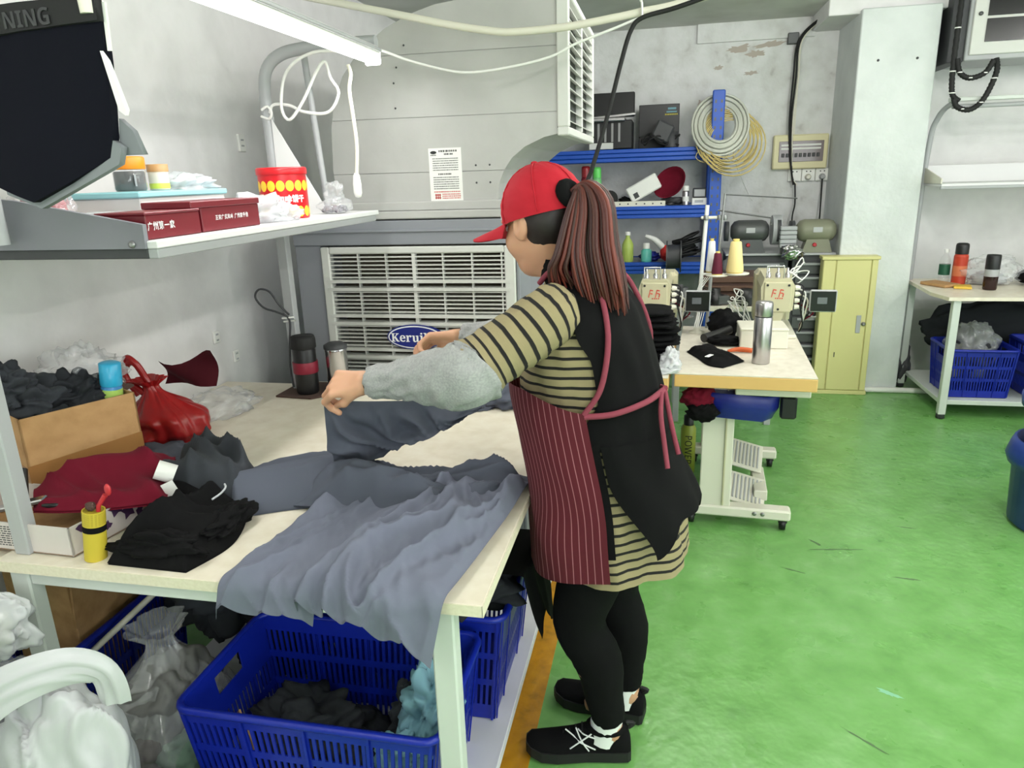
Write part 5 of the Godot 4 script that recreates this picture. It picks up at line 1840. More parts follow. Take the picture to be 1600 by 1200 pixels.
	lump(s, v3(2.42, ty + 0.05, -5.25), v3(0.15, 0.06, 0.16), 26.0, 0.16, 2.0, ty)
	part("brim", s, M.black_cloth, o)
	s = S()
	lump(s, v3(2.5, ty + 0.12, -5.3), v3(0.09, 0.07, 0.09), 36.0, 0.12)
	part("crown", s, M.red_cloth, o)
	# baskets on its lower shelf
	basket("blue_basket", v3(1.97, 0.127, -5.0), 0.38, 0.36, 0.31, "blue slotted basket with clear bags under the far table", M.basket, 0.0)
	basket("blue_basket", v3(2.44, 0.127, -4.98), 0.40, 0.36, 0.34, "second blue basket further right under the far table", M.basket, 0.0)
	o = thing("grey_bag", "dark grey bag of scraps in the basket under the far table", "bag", v3(2.0, 0.15, -5.05))
	W(o)
	s = S()
	lump(s, v3(1.98, 0.42, -5.05), v3(0.15, 0.17, 0.17), 7.5, 0.2, 3.0, 0.2, 48, 28)
	part("film", s, M.film, o)
	s = S()
	lump(s, v3(1.98, 0.4, -5.05), v3(0.135, 0.14, 0.15), 9.5, 0.2, 3.0, 0.2)
	part("contents", s, M.coal, o)
	o = thing("dark_bundle", "dark bundle piled behind the baskets under the far table", "bundle", v3(2.2, 0.13, -5.4))
	W(o)
	s = S()
	lump(s, v3(2.3, 0.45, -5.4), v3(0.5, 0.24, 0.13), 17.5, 0.22, 3.0, 0.13, 56, 28)
	part("cloth", s, M.coal, o)
	o = thing("scrap_sack", "grey sack on the floor between pillar and far table", "sack", v3(1.76, 0.0, -5.45))
	W(o)
	s = S()
	lump(s, v3(1.72, 0.16, -5.6), v3(0.075, 0.18, 0.14), 27.5, 0.2, 3.0, 0.0)
	part("sack", s, M.dark_grey, o)
	# blue tubs at the right edge
	var bin := mat("tub_blue", C(30, 58, 136), 0.4)
	for k in 2:
		o = thing("blue_tub", ["tall blue tub at the right edge of the floor", "blue tub stacked into the tall one"][k], "tub", v3(1.745, 0.3 * k, -3.3), "blue tubs")
		L()
		s = S()
		var w := 1.0 - 0.02 * k
		if k == 0: lathe(s, [[0.17, 0.0], [0.19, 0.02], [0.205, 0.28], [0.225, 0.29], [0.235, 0.32], [0.225, 0.36], [0.21, 0.4], [0.2, 0.4], [0.19, 0.3], [0.16, 0.02]], Vector3.ZERO, 32)
		else: lathe(s, [[0.15, 0.06], [0.16, 0.08], [0.185, 0.24], [0.205, 0.25], [0.21, 0.3], [0.195, 0.3], [0.18, 0.25], [0.15, 0.1]], v3(0.0, 0.0, 0.0) * w, 32)
		part("shell", s, bin, o)
	o = thing("tube_chair", "chromed tube chair with its floor runner showing at the right edge", "chair", v3(2.3, 0.0, -4.25))
	W(o)
	s = S()
	tube(s, spline([v3(2.55, 0.44, -4.05), v3(2.55, 0.2, -4.05), v3(2.5, 0.03, -4.06), v3(2.3, 0.014, -4.08), v3(2.05, 0.014, -4.13), v3(1.97, 0.014, -4.2), v3(2.0, 0.014, -4.29), v3(2.15, 0.014, -4.34), v3(2.4, 0.014, -4.4), v3(2.5, 0.03, -4.42), v3(2.55, 0.2, -4.42), v3(2.55, 0.44, -4.42)], 6), 0.0135, 10)
	part("runner", s, M.chrome, o)
	s = S(false)
	box(s, v3(2.42, 0.46, -4.23), v3(0.4, 0.04, 0.4), 0.015)
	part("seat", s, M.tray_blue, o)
	s = S(false)
	box(s, v3(2.62, 0.68, -4.23), v3(0.03, 0.3, 0.4), 0.012)
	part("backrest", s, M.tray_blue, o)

# ---------------------------------------------------------------- smooth bodies: capsules and ellipsoids joined on a grid, meshed as surface nets
class Field:
	var o: Vector3
	var c: float
	var n: Vector3i
	var v: PackedFloat32Array

	func _init(lo: Vector3, hi: Vector3, cell: float) -> void:
		o = lo; c = cell
		n = Vector3i(((hi - lo) / cell).ceil()) + Vector3i.ONE
		v.resize(n.x * n.y * n.z)
		v.fill(1.0)

	func span(lo: Vector3, hi: Vector3) -> Array:
		var a := Vector3i(((lo - o) / c).floor()).clamp(Vector3i.ZERO, n - Vector3i.ONE)
		var b := Vector3i(((hi - o) / c).ceil()).clamp(Vector3i.ZERO, n - Vector3i.ONE)
		return [a, b]

	func capsule(a: Vector3, b: Vector3, ra: float, rb: float, k: float) -> void:
		var m := maxf(ra, rb) + k * 1.5 + c * 2.0
		var s := span(a.min(b) - Vector3.ONE * m, a.max(b) + Vector3.ONE * m)
		var lo: Vector3i = s[0]; var hi: Vector3i = s[1]
		var ab := b - a
		var l2 := maxf(ab.length_squared(), 1e-9)
		for z in range(lo.z, hi.z + 1):
			for y in range(lo.y, hi.y + 1):
				var i := (z * n.y + y) * n.x + lo.x
				var p := o + Vector3(lo.x, y, z) * c - a
				for x in range(lo.x, hi.x + 1):
					var t := clampf(p.dot(ab) / l2, 0.0, 1.0)
					var d := (p - ab * t).length() - lerpf(ra, rb, t)
					var e := v[i]
					var h := maxf(k - absf(d - e), 0.0) / k
					v[i] = minf(d, e) - h * h * k * 0.25
					i += 1
					p.x += c

	# r: half sizes along the columns of b; cut < 0 carves instead
	func ball(at: Vector3, r: Vector3, b: Basis, k: float, carve := false) -> void:
		var rm := maxf(r.x, maxf(r.y, r.z)) + k * 1.5 + c * 2.0
		var s := span(at - Vector3.ONE * rm, at + Vector3.ONE * rm)
		var lo: Vector3i = s[0]; var hi: Vector3i = s[1]
		var inv := b.transposed()
		var least := minf(r.x, minf(r.y, r.z))
		for z in range(lo.z, hi.z + 1):
			for y in range(lo.y, hi.y + 1):
				var i := (z * n.y + y) * n.x + lo.x
				for x in range(lo.x, hi.x + 1):
					var p := inv * (o + Vector3(x, y, z) * c - at)
					var q := p / r
					var g := q.length()
					var d := g * (g - 1.0) / maxf((q / r).length(), 1e-6) if g > 0.2 else -least
					var e := v[i]
					if carve:
						d = -d
						var h0 := maxf(k - absf(d - e), 0.0) / k
						v[i] = maxf(d, e) + h0 * h0 * k * 0.25
					else:
						var h := maxf(k - absf(d - e), 0.0) / k
						v[i] = minf(d, e) - h * h * k * 0.25
					i += 1

	func mesh(s: SurfaceTool, t: Transform3D) -> void:
		var idx := PackedInt32Array()
		idx.resize(v.size())
		idx.fill(-1)
		var pts := PackedVector3Array()
		var sx := 1; var sy := n.x; var sz := n.x * n.y
		var off := [0, sx, sy, sx + sy, sz, sx + sz, sy + sz, sx + sy + sz]
		var edges := [[0, 1], [2, 3], [4, 5], [6, 7], [0, 2], [1, 3], [4, 6], [5, 7], [0, 4], [1, 5], [2, 6], [3, 7]]
		for z in n.z - 1:
			for y in n.y - 1:
				var i := (z * n.y + y) * n.x
				for x in n.x - 1:
					var a := v[i] < 0.0
					if not (a == (v[i + sx] < 0.0) and a == (v[i + sy] < 0.0) and a == (v[i + sx + sy] < 0.0) and a == (v[i + sz] < 0.0) and a == (v[i + sx + sz] < 0.0) and a == (v[i + sy + sz] < 0.0) and a == (v[i + sx + sy + sz] < 0.0)):
						var sum := Vector3.ZERO
						var cnt := 0
						for e: Array in edges:
							var d0 := v[i + off[e[0]]]; var d1 := v[i + off[e[1]]]
							if (d0 < 0.0) != (d1 < 0.0):
								var w := d0 / (d0 - d1)
								var p0 := Vector3(e[0] & 1, (e[0] >> 1) & 1, e[0] >> 2); var p1 := Vector3(e[1] & 1, (e[1] >> 1) & 1, e[1] >> 2)
								sum += p0.lerp(p1, w)
								cnt += 1
						idx[i] = pts.size()
						pts.append(t * (o + (Vector3(x, y, z) + sum / cnt) * c))
					i += 1
		s.set_smooth_group(0)
		for z in range(1, n.z - 1):
			for y in range(1, n.y - 1):
				var i := (z * n.y + y) * n.x + 1
				for x in range(1, n.x - 1):
					var a := v[i] < 0.0
					if a != (v[i + sx] < 0.0): face(s, pts, idx[i], idx[i - sy], idx[i - sy - sz], idx[i - sz], a)
					if a != (v[i + sy] < 0.0): face(s, pts, idx[i], idx[i - sz], idx[i - sz - sx], idx[i - sx], a)
					if a != (v[i + sz] < 0.0): face(s, pts, idx[i], idx[i - sx], idx[i - sx - sy], idx[i - sy], a)
					i += 1

	func face(s: SurfaceTool, p: PackedVector3Array, a: int, b: int, c_: int, d: int, flip: bool) -> void:
		if a < 0 or b < 0 or c_ < 0 or d < 0: return
		var q := [a, b, c_, a, c_, d] if flip else [a, c_, b, a, d, c_]
		for i: int in q: s.add_vertex(p[i])

# ---------------------------------------------------------------- the woman
const YAW := 0.30
var BF := Vector3(-cos(0.30), 0, -sin(0.30))
var BL := Vector3(-sin(0.30), 0, cos(0.30))
# y, centre x, centre z, half depth, half width
var TORSO := [[0.50, -0.105, -1.735, 0.195, 0.215], [0.60, -0.105, -1.735, 0.190, 0.208], [0.72, -0.115, -1.735, 0.183, 0.198], [0.82, -0.125, -1.735, 0.175, 0.188], [0.95, -0.155, -1.737, 0.174, 0.175], [1.07, -0.178, -1.74, 0.172, 0.172], [1.18, -0.185, -1.74, 0.146, 0.180], [1.26, -0.185, -1.742, 0.112, 0.172], [1.31, -0.192, -1.745, 0.088, 0.125], [1.345, -0.208, -1.748, 0.072, 0.078], [1.38, -0.215, -1.75, 0.064, 0.066]]

func torso(y: float, th: float, off: float) -> Vector3:
	var k := 0
	while k < TORSO.size() - 2 and TORSO[k + 1][0] < y: k += 1
	var w := clampf((y - TORSO[k][0]) / (TORSO[k + 1][0] - TORSO[k][0]), 0.0, 1.0)
	var r := [0, 0.0, 0.0, 0.0, 0.0]
	for i in range(1, 5):
		var a: float = TORSO[maxi(k - 1, 0)][i]; var b: float = TORSO[k][i]; var c: float = TORSO[k + 1][i]; var d: float = TORSO[mini(k + 2, TORSO.size() - 1)][i]
		r[i] = cubic_interpolate(b, c, a, d, w)
	return v3(r[1], y, r[2]) + BF * cos(th) * (r[3] + off) + BL * sin(th) * (r[4] + off)

# a piece of clothing on the torso: y from y0(th) to y1(th), th from a to b
func wear(s: SurfaceTool, a: float, b: float, n: int, m: int, lo: Callable, hi: Callable, off: Callable, uv := true) -> void:
	var rows := []
	for i in m + 1:
		var row := PackedVector3Array()
		for j in n + 1:
			var u := float(j) / n
			var th := lerpf(a, b, u)
			var y := lerpf(hi.call(th), lo.call(th), float(i) / m)
			row.append(torso(y, th, off.call(y, th)))
		rows.append(row)
	sheet(s, rows, false, 0, uv)

func stripe_tex(vertical: bool, base: Color, line: Color, share: float, blend: Color) -> ImageTexture:
	var im := Image.create(64, 64, false, Image.FORMAT_RGB8)
	for i in 64:
		for j in 64:
			var k := (i if vertical else j) / 64.0
			var n := 0.5 + 0.5 * nz.get_noise_2d(i * 0.7, j * 0.7)
			var c := base.lerp(blend, n * 0.5)
			if k < share: c = line
			elif k < share + 0.06: c = line.lerp(c, (k - share) / 0.06)
			im.set_pixel(i, j, c)
	return ImageTexture.create_from_image(im)

func ring_tube(s: SurfaceTool, pts: Array, rad: Array, seg: int, amp: float, off: float, freq := 20.0, uv := true) -> void:
	# a sleeve or trouser leg with wrinkles; pts and rad have the same length
	var n := pts.size()
	var rows := []
	var up := Vector3.ZERO
	for i in n:
		var d := ((pts[mini(i + 1, n - 1)] as Vector3) - (pts[maxi(i - 1, 0)] as Vector3)).normalized()
		if i == 0: up = v3(0, 1, 0) if absf(d.y) < 0.9 else v3(1, 0, 0)
		var x := d.cross(up).normalized()
		up = x.cross(d).normalized()
		var row := PackedVector3Array()
		for j in seg:
			var t := TAU * j / seg
			var dir := x * cos(t) + up * sin(t)
			var r: float = rad[i]
			r += amp * nr.get_noise_3d(cos(t) * 1.2 + off, sin(t) * 1.2, i * freq / n)
			row.append((pts[i] as Vector3) + dir * r)
		rows.append(row)
	sheet(s, rows, true, 0, uv)

func hand(f: Field, wrist: Vector3, fwd: Vector3, back: Vector3, side: float, curl: Array, thumb: Array) -> void:
	# fwd: wrist to knuckles; back: out of the back of the hand; side: +1 thumb to the right of fwd seen from the back
	var x := fwd.cross(back).normalized() * side          # towards the thumb
	f.capsule(wrist - fwd * 0.04, wrist + fwd * 0.005, 0.025, 0.024, 0.01)
	for i in 4:
		var w := (1.5 - i) * 0.0195
		f.capsule(wrist + x * w * 0.55 + fwd * 0.01, wrist + x * w + fwd * (0.082 - 0.004 * absf(i - 1)), 0.0145, 0.0105, 0.012)
	f.capsule(wrist + x * 0.012 + fwd * 0.012 - back * 0.004, wrist + x * 0.024 + fwd * 0.045 - back * 0.012, 0.018, 0.014, 0.012)
	var len := [[0.043, 0.026, 0.021], [0.047, 0.029, 0.022], [0.043, 0.027, 0.021], [0.034, 0.021, 0.019]]
	for i in 4:
		var w := (1.5 - i) * 0.0205
		var p := wrist + x * w + fwd * (0.085 - 0.004 * absf(i - 1))
		var a := 0.0
		for k in 3:
			a += curl[k] * (1.0 + 0.06 * i)
			var dir := fwd * cos(a) - back * sin(a)
			var q: Vector3 = p + dir * len[i][k] + x * 0.002 * (1.5 - i) * k
			f.capsule(p, q, 0.0098 - 0.0008 * k - (0.001 if i == 3 else 0.0), 0.0092 - 0.0008 * k - (0.001 if i == 3 else 0.0), 0.003)
			p = q
	var tp := wrist + x * 0.026 + fwd * 0.03 - back * 0.008
	for k in 2:
		var q: Vector3 = tp + (x * thumb[k][0] + fwd * thumb[k][1] - back * thumb[k][2]).normalized() * (0.04 - 0.008 * k)
		f.capsule(tp, q, 0.0125 - 0.0015 * k, 0.0105 - 0.0015 * k, 0.006)
		tp = q

func person() -> void:
	var t := thing("person", "woman in red cap and striped tunic with burgundy apron folding grey cloth at the table", "person", v3(-0.14, 0, -1.74))
	W(t)
	var skin := mat("skin", C(208, 158, 128), 0.5)
	skin.subsurf_scatter_enabled = true; skin.subsurf_scatter_strength = 0.12
	var s := S()
	# joints
	var shl := v3(-0.245, 1.268, -1.585); var ell := v3(-0.425, 1.155, -1.475); var wrl := v3(-0.69, 1.112, -1.545)
	var shr := v3(-0.185, 1.268, -1.89); var elr := v3(-0.36, 1.13, -1.94); var wrr := v3(-0.575, 1.135, -1.945)
	var neck := v3(-0.215, 1.335, -1.748)
	var hl := v3(-0.12, 0.76, -1.655); var knl := v3(-0.195, 0.43, -1.655); var anl := v3(-0.115, 0.085, -1.665)
	var hr := v3(-0.085, 0.76, -1.815); var knr := v3(-0.115, 0.44, -1.82); var anr := v3(-0.075, 0.085, -1.82)
	var hc := v3(-0.292, 1.468, -1.755)
	var hy := 0.58; var hp := 0.24
	var hf := v3(-cos(hy) * cos(hp), -sin(hp), -sin(hy) * cos(hp))
	var hlf := v3(-sin(hy), 0, cos(hy))
	var hu := hlf.cross(hf) * -1.0
	if hu.y < 0: hu = -hu
	var hb := Basis(hlf, hu, hf)     # left, up, forward
	# body
	var f := Field.new(v3(-0.85, -0.02, -2.1), v3(0.2, 1.45, -1.38), 0.015)
	f.capsule(v3(-0.12, 0.82, -1.735), v3(-0.18, 1.05, -1.74), 0.12, 0.12, 0.06)
	f.capsule(v3(-0.18, 1.05, -1.74), v3(-0.19, 1.22, -1.742), 0.125, 0.10, 0.06)
	f.capsule(shl + v3(0, -0.02, -0.02), shr + v3(0, -0.02, 0.02), 0.06, 0.06, 0.05)
	f.capsule(v3(-0.195, 1.25, -1.745), neck, 0.06, 0.052, 0.04)
	f.capsule(neck, hc + hf * -0.01 - hu * 0.04, 0.052, 0.05, 0.03)
	for q: Array in [[shl, ell, wrl], [shr, elr, wrr]]:
		f.capsule(q[0], q[1], 0.046, 0.037, 0.03)
		f.capsule(q[1], q[2], 0.037, 0.026, 0.02)
	for q: Array in [[hl, knl, anl], [hr, knr, anr]]:
		f.capsule(v3(-0.11, 0.84, -1.735).lerp(q[0], 0.7), q[0], 0.1, 0.085, 0.05)
		f.capsule(q[0], q[1], 0.085, 0.052, 0.03)
		f.capsule(q[1], (q[1] as Vector3).lerp(q[2], 0.35) + v3(0.02, 0, 0), 0.052, 0.055, 0.03)
		f.capsule((q[1] as Vector3).lerp(q[2], 0.35) + v3(0.02, 0, 0), q[2], 0.055, 0.034, 0.03)
		f.capsule(q[2], (q[2] as Vector3) + v3(-0.1, -0.045, 0.01), 0.034, 0.028, 0.03)
	f.mesh(s, T)
	# head
	f = Field.new(hc - v3(0.17, 0.2, 0.17), hc + v3(0.17, 0.17, 0.17), 0.0046)
	var H := func(l: float, u: float, w: float) -> Vector3: return hc + hlf * l + hu * u + hf * w
	f.ball(H.call(0, 0.018, -0.012), v3(0.076, 0.095, 0.098), hb, 0.02)
	f.ball(H.call(0, -0.045, 0.025), v3(0.062, 0.068, 0.066), hb, 0.03)
	f.ball(H.call(0, -0.095, 0.05), v3(0.036, 0.028, 0.034), hb, 0.03)
	for sd: float in [-1.0, 1.0]:
		f.ball(H.call(sd * 0.036, -0.035, 0.058), v3(0.03, 0.03, 0.026), hb, 0.025)      # cheek
		f.ball(H.call(sd * 0.032, 0.004, 0.098), v3(0.019, 0.011, 0.014), hb, 0.012, true)  # eye socket
		f.ball(H.call(sd * 0.031, 0.022, 0.08), v3(0.026, 0.008, 0.012), hb, 0.012)      # brow
		f.ball(H.call(sd * 0.081, -0.006, -0.004), v3(0.012, 0.034, 0.022), hb * Basis(v3(1, 0, 0), -0.2), 0.006)   # ear
		f.ball(H.call(sd * 0.094, 0.0, -0.001), v3(0.008, 0.021, 0.011), hb * Basis(v3(1, 0, 0), -0.2), 0.004, true)
		f.ball(H.call(sd * 0.077, -0.03, -0.001), v3(0.007, 0.009, 0.008), hb, 0.005)    # lobe
		f.ball(H.call(sd * 0.009, -0.046, 0.096), v3(0.008, 0.006, 0.008), hb, 0.008)    # nostril wings
	f.capsule(H.call(0, 0.002, 0.084), H.call(0, -0.037, 0.104), 0.009, 0.012, 0.012)     # nose
	f.capsule(H.call(-0.017, -0.068, 0.084), H.call(0.017, -0.068, 0.084), 0.006, 0.006, 0.012)  # lips
	f.capsule(H.call(-0.014, -0.077, 0.083), H.call(0.014, -0.077, 0.083), 0.006, 0.006, 0.01)
	f.capsule(H.call(-0.02, -0.0725, 0.093), H.call(0.02, -0.0725, 0.093), 0.002, 0.002, 0.004)
	f.capsule(neck + v3(0, -0.04, 0), hc - hu * 0.05 - hf * 0.015, 0.051, 0.05, 0.03)
	f.mesh(s, T)
	# hands: both pinch the cloth
	f = Field.new(wrl - v3(0.18, 0.13, 0.09), wrl + v3(0.06, 0.08, 0.09), 0.0036)
	hand(f, wrl + v3(-0.005, 0, 0), v3(-0.985, -0.08, 0.02).normalized(), v3(-0.1, 0.75, 0.65).normalized(), -1.0, [0.75, 1.0, 0.7], [[0.3, 1.0, 0.7], [-0.3, 1.0, 0.7]])
	f.mesh(s, T)
	f = Field.new(wrr - v3(0.18, 0.13, 0.09), wrr + v3(0.06, 0.08, 0.09), 0.0036)
	hand(f, wrr, v3(-0.985, -0.05, 0.1).normalized(), v3(0.1, 0.85, -0.5).normalized(), 1.0, [0.7, 0.9, 0.6], [[0.4, 1.0, 0.6], [0.0, 1.0, 0.7]])
	f.mesh(s, T)
	part("body", s, skin, t)
	for sd: float in [-1.0, 1.0]:
		s = S()
		lump(s, H.call(sd * 0.032, 0.003, 0.079), v3(0.011, 0.011, 0.011), 0.0, 0.0, 1.0, -99, 16, 10)
		var ey := part("eye", s, M.white_paint, t)
		s = S()
		lump(s, H.call(sd * 0.032, 0.001, 0.0872), v3(0.0045, 0.0045, 0.0045), 0.0, 0.0, 1.0, -99, 12, 8)
		part("iris", s, M.black_plastic, ey)
		s = S()
		tube(s, [H.call(sd * 0.018, 0.024, 0.091), H.call(sd * 0.034, 0.028, 0.088), H.call(sd * 0.05, 0.022, 0.078)], 0.003, 6)
		part("eyebrow", s, M.black_cloth, t)
	s = S()
	tube(s, [H.call(-0.018, -0.0725, 0.0885), H.call(0, -0.071, 0.092), H.call(0.018, -0.0725, 0.0885)], [0.002, 0.005, 0.002], 8)
	part("mouth", s, mat("lip", C(176, 96, 88), 0.45), t)
	# ---- tunic: beige with black stripes
	var st := mat("striped_knit", Color.WHITE, 0.95)
	st.albedo_texture = stripe_tex(false, C(158, 146, 110), C(24, 22, 22), 0.26, C(136, 124, 94))
	st.uv1_scale = v3(1, 31, 1)
	var tun := part_node("tunic", t)
	s = S()
	var wob := func(y: float, th: float) -> float: return 0.012 * smoothstep(0.9, 0.55, y) * sin(th * 7.0 + 0.6) + 0.006 * nz.get_noise_2d(th * 3.0, y * 9.0)
	wear(s, -PI, PI, 88, 60, func(th: float) -> float: return 0.600 + 0.016 * cos(th - 2.6), func(_th: float) -> float: return 1.345, wob)
	part("bodice", s, st, tun)
	var sm := mat("striped_sleeve", Color.WHITE, 0.95)
	sm.albedo_texture = st.albedo_texture
	sm.uv1_scale = v3(1, 12, 1)
	for q: Array in [[shl + v3(0.02, 0.006, -0.035), shl + v3(-0.005, 0.0, -0.005), shl.lerp(ell, 0.35), shl.lerp(ell, 0.72), shl.lerp(ell, 0.92)], [shr + v3(0.02, 0.006, 0.035), shr, shr.lerp(elr, 0.35), shr.lerp(elr, 0.72), shr.lerp(elr, 0.92)]]:
		s = S()
		var pts := spline(q, 5)
		var rr := []
		for i in pts.size():
			var k := float(i) / (pts.size() - 1)
			rr.append(lerpf(0.070, 0.066, smoothstep(0.0, 0.5, k)) * smoothstep(-0.35, 0.22, k) + 0.006 * smoothstep(0.7, 1.0, k))
		ring_tube(s, pts, rr, 30, 0.006, q[0].z, 14.0)
		part("sleeve", s, sm, tun)
	# ---- grey elasticated over sleeves
	var heather := tri_map(mat("heather_grey", Color.WHITE, 0.95), 6.0, noise_tex(0.05, [[0.0, C(140, 141, 142)], [0.5, C(160, 161, 161)], [1.0, C(182, 183, 182)]], 77, 4), bump_tex(0.25, 9, 2.0, 2), 0.15)
	var kd := 0
	for q: Array in [[shl.lerp(ell, 0.86), ell, ell.lerp(wrl, 0.3), ell.lerp(wrl, 0.65), wrl + v3(0.012, 0, 0)], [shr.lerp(elr, 0.86), elr, elr.lerp(wrr, 0.3), elr.lerp(wrr, 0.65), wrr + v3(0.012, 0, 0)]]:
		s = S()
		var pts := spline(q, 8)
		var rr := []
		for i in pts.size():
			var k := float(i) / (pts.size() - 1)
			var r := lerpf(0.066, 0.073, smoothstep(0.0, 0.08, k)) 
			r = lerpf(r, 0.036, smoothstep(0.2, 0.93, k))
			if k > 0.94: r = lerpf(r, 0.031, (k - 0.94) / 0.06)
			if k < 0.12: r += 0.006 * sin(i * 2.4)
			rr.append(r)
		ring_tube(s, pts, rr, 44, 0.010, 3.0 + kd, 5.0)
		part("over_sleeve", s, heather, t, "grey cotton over sleeve with elastic frill")
		s = S()
		tube(s, [pts[-2], pts[-1]], 0.0325, 20, false)
		part("elastic_cuff", s, M.black_cloth, t)
		kd += 1
	# ---- black open vest
	var ves := part_node("vest", t)
	var bk := M.black_cloth as StandardMaterial3D
	var voff := func(y: float, th: float) -> float: return 0.012 + 0.006 * nz.get_noise_2d(th * 2.2, y * 5.0) + 0.034 * smoothstep(0.98, 0.70, y) * smoothstep(1.9, 2.7, th) * smoothstep(4.6, 3.8, th) + 0.01 * smoothstep(0.95, 0.65, y)
	var rows := []
	for i in 31:       # upper back, from the collar to the waist
		var y := lerpf(1.385, 0.955, i / 30.0)
		var a := 1.15
		for q: Array in [[1.39, 0.9], [1.34, 1.0], [1.29, 1.45], [1.24, 1.92], [1.16, 2.12], [1.08, 2.12], [1.0, 1.9], [0.95, 1.2]]:
			if y <= q[0]: a = q[1]
		a = curve_at([[0.95, 1.25], [1.0, 1.85], [1.08, 2.1], [1.16, 2.12], [1.24, 1.95], [1.29, 1.5], [1.34, 1.05], [1.39, 0.8]], y)
		var row := PackedVector3Array()
		for j in 41:
			var th := lerpf(a, TAU - a, j / 40.0)
			row.append(torso(y, th, voff.call(y, th) + (0.006 if y > 1.33 else 0.0)))
		rows.append(row)
	s = S()
	sheet(s, rows)
	part("back_yoke", s, bk, ves)
	rows = []
	for i in 7:
		var row := PackedVector3Array()
		for j in 41:
			var th := lerpf(0.75, TAU - 0.75, j / 40.0)
			var base := torso(1.335, th, 0.016)
			row.append(base.lerp(neck + (base - torso(1.335, th, 0.016)) + v3(0, 0.045, 0) + (BF * cos(th) + BL * sin(th)) * 0.066 + BF * 0.012, i / 6.0))
		rows.append(row)
	s = S()
	sheet(s, rows)
	part("collar", s, bk, ves)
	# skirt of the vest: front panel (each side) and back panel, split at the side
	for sg: float in [1.0, -1.0]:
		rows = []
		for i in 25:
			var row := PackedVector3Array()
			for j in 15:
				var u := j / 14.0
				var th := lerpf(1.55, 2.02, u)
				var y := lerpf(0.97, 0.69 + 0.01 * u, i / 24.0)
				th = lerpf(th, minf(th, 2.0), 1.0)
				row.append(torso(y, th * sg, voff.call(y, th)))
			rows.append(row)
		s = S()
		sheet(s, rows)
		part("front_panel", s, bk, ves)
	rows = []
	for i in 29:
		var k := i / 28.0
		var row := PackedVector3Array()
		for j in 41:
			var u := j / 40.0
			var m := 1.0 - absf(u * 2.0 - 1.0)          # 0 at the side slits, 1 at the spine
			var lowest := lerpf(0.70, 0.775, smoothstep(0.0, 0.55, m))
			var y := lerpf(0.97, lowest, k)
			var a := lerpf(2.02, 2.42, smoothstep(0.3, 1.0, k))
			var th := lerpf(a, TAU - a, u)
			row.append(torso(y, th, voff.call(y, th) + 0.004))
		rows.append(row)
	s = S()
	sheet(s, rows)
	part("back_panel", s, bk, ves)
	# ---- burgundy pinstripe apron
	var ap := mat("pinstripe", Color.WHITE, 0.9)
	ap.albedo_texture = stripe_tex(true, C(92, 20, 34), C(160, 104, 112), 0.09, C(74, 16, 28))
	ap.uv1_scale = v3(46, 1, 1)
	var apr := part_node("apron", t)
	s = S()
	var aoff := func(y: float, th: float) -> float:
		return 0.030 + 0.012 * smoothstep(0.95, 0.65, y) * (0.5 + 0.5 * sin(th * 6.0 + 1.0)) + 0.005 * nz.get_noise_2d(th * 1.6, y * 4.0) * smoothstep(1.1, 0.9, y)
	wear(s, -1.92, 1.92, 72, 46, func(th: float) -> float: return 0.632 - 0.045 * cos(th), func(th: float) -> float: return 1.075 + 0.02 * absf(sin(th)) - 0.04 * smoothstep(1.0, 1.92, absf(th)), aoff)
	part("apron_front", s, ap, apr)
	var trimm := mat("apron_trim", C(134, 56, 72), 0.85)
	var strap := func(q: Array, r := 0.0068) -> void:
		var ss := S()
		tube(ss, spline(q, 6), r, 8)
		part("strap", ss, trimm, apr)
	strap.call([torso(1.05, 1.9, 0.026), torso(1.1, 2.12, 0.026), torso(1.16, 2.28, 0.024), torso(1.23, 2.42, 0.024), torso(1.30, 2.45, 0.026), torso(1.335, 2.4, 0.03), torso(1.355, 2.0, 0.03), torso(1.36, 1.4, 0.028), torso(1.33, 0.9, 0.022)])
	strap.call([torso(1.045, -1.72, 0.026), torso(1.16, -2.3, 0.024), torso(1.30, -2.45, 0.026), torso(1.345, -2.3, 0.026), torso(1.33, -0.9, 0.022)])
	strap.call([torso(1.045, 1.9, 0.026), torso(1.05, 2.25, 0.026), torso(1.065, 2.7, 0.026), torso(1.075, 3.1, 0.026)], 0.0075)
	strap.call([torso(1.03, -1.74, 0.026), torso(1.075, -3.1, 0.026)], 0.0075)
	strap.call([torso(1.075, 3.0, 0.03), torso(1.03, 2.85, 0.036), torso(0.97, 2.8, 0.04), torso(0.91, 2.72, 0.05)], 0.006)
	strap.call([torso(1.075, 3.1, 0.03), torso(1.0, 3.0, 0.04), torso(0.93, 2.95, 0.05)], 0.006)
	strap.call([torso(1.32, 2.5, 0.03), torso(1.33, 2.62, 0.042), torso(1.315, 2.7, 0.036)], 0.007)
	# ---- leggings, socks, shoes
	for q: Array in [[hl, knl, anl, 5.0], [hr, knr, anr, 9.0]]:
		s = S()
		var pts := spline([(q[0] as Vector3) + v3(0, 0.05, 0), q[0], (q[0] as Vector3).lerp(q[1], 0.5), q[1], (q[1] as Vector3).lerp(q[2], 0.35) + v3(0.022, 0, 0), (q[1] as Vector3).lerp(q[2], 0.7) + v3(0.012, 0, 0), (q[2] as Vector3) + v3(0, 0.035, 0)], 6)
		var rr := []
		var prof := [0.082, 0.086, 0.084, 0.068, 0.064, 0.05, 0.043]
		for i in pts.size():
			var k := float(i) / (pts.size() - 1) * 6.0
			var a := mini(int(k), 5)
			rr.append(lerpf(prof[a], prof[a + 1], k - a))
		ring_tube(s, pts, rr, 28, 0.0035, q[3], 16.0, false)
		part("legging", s, M.black_cloth, t)
		s = S()
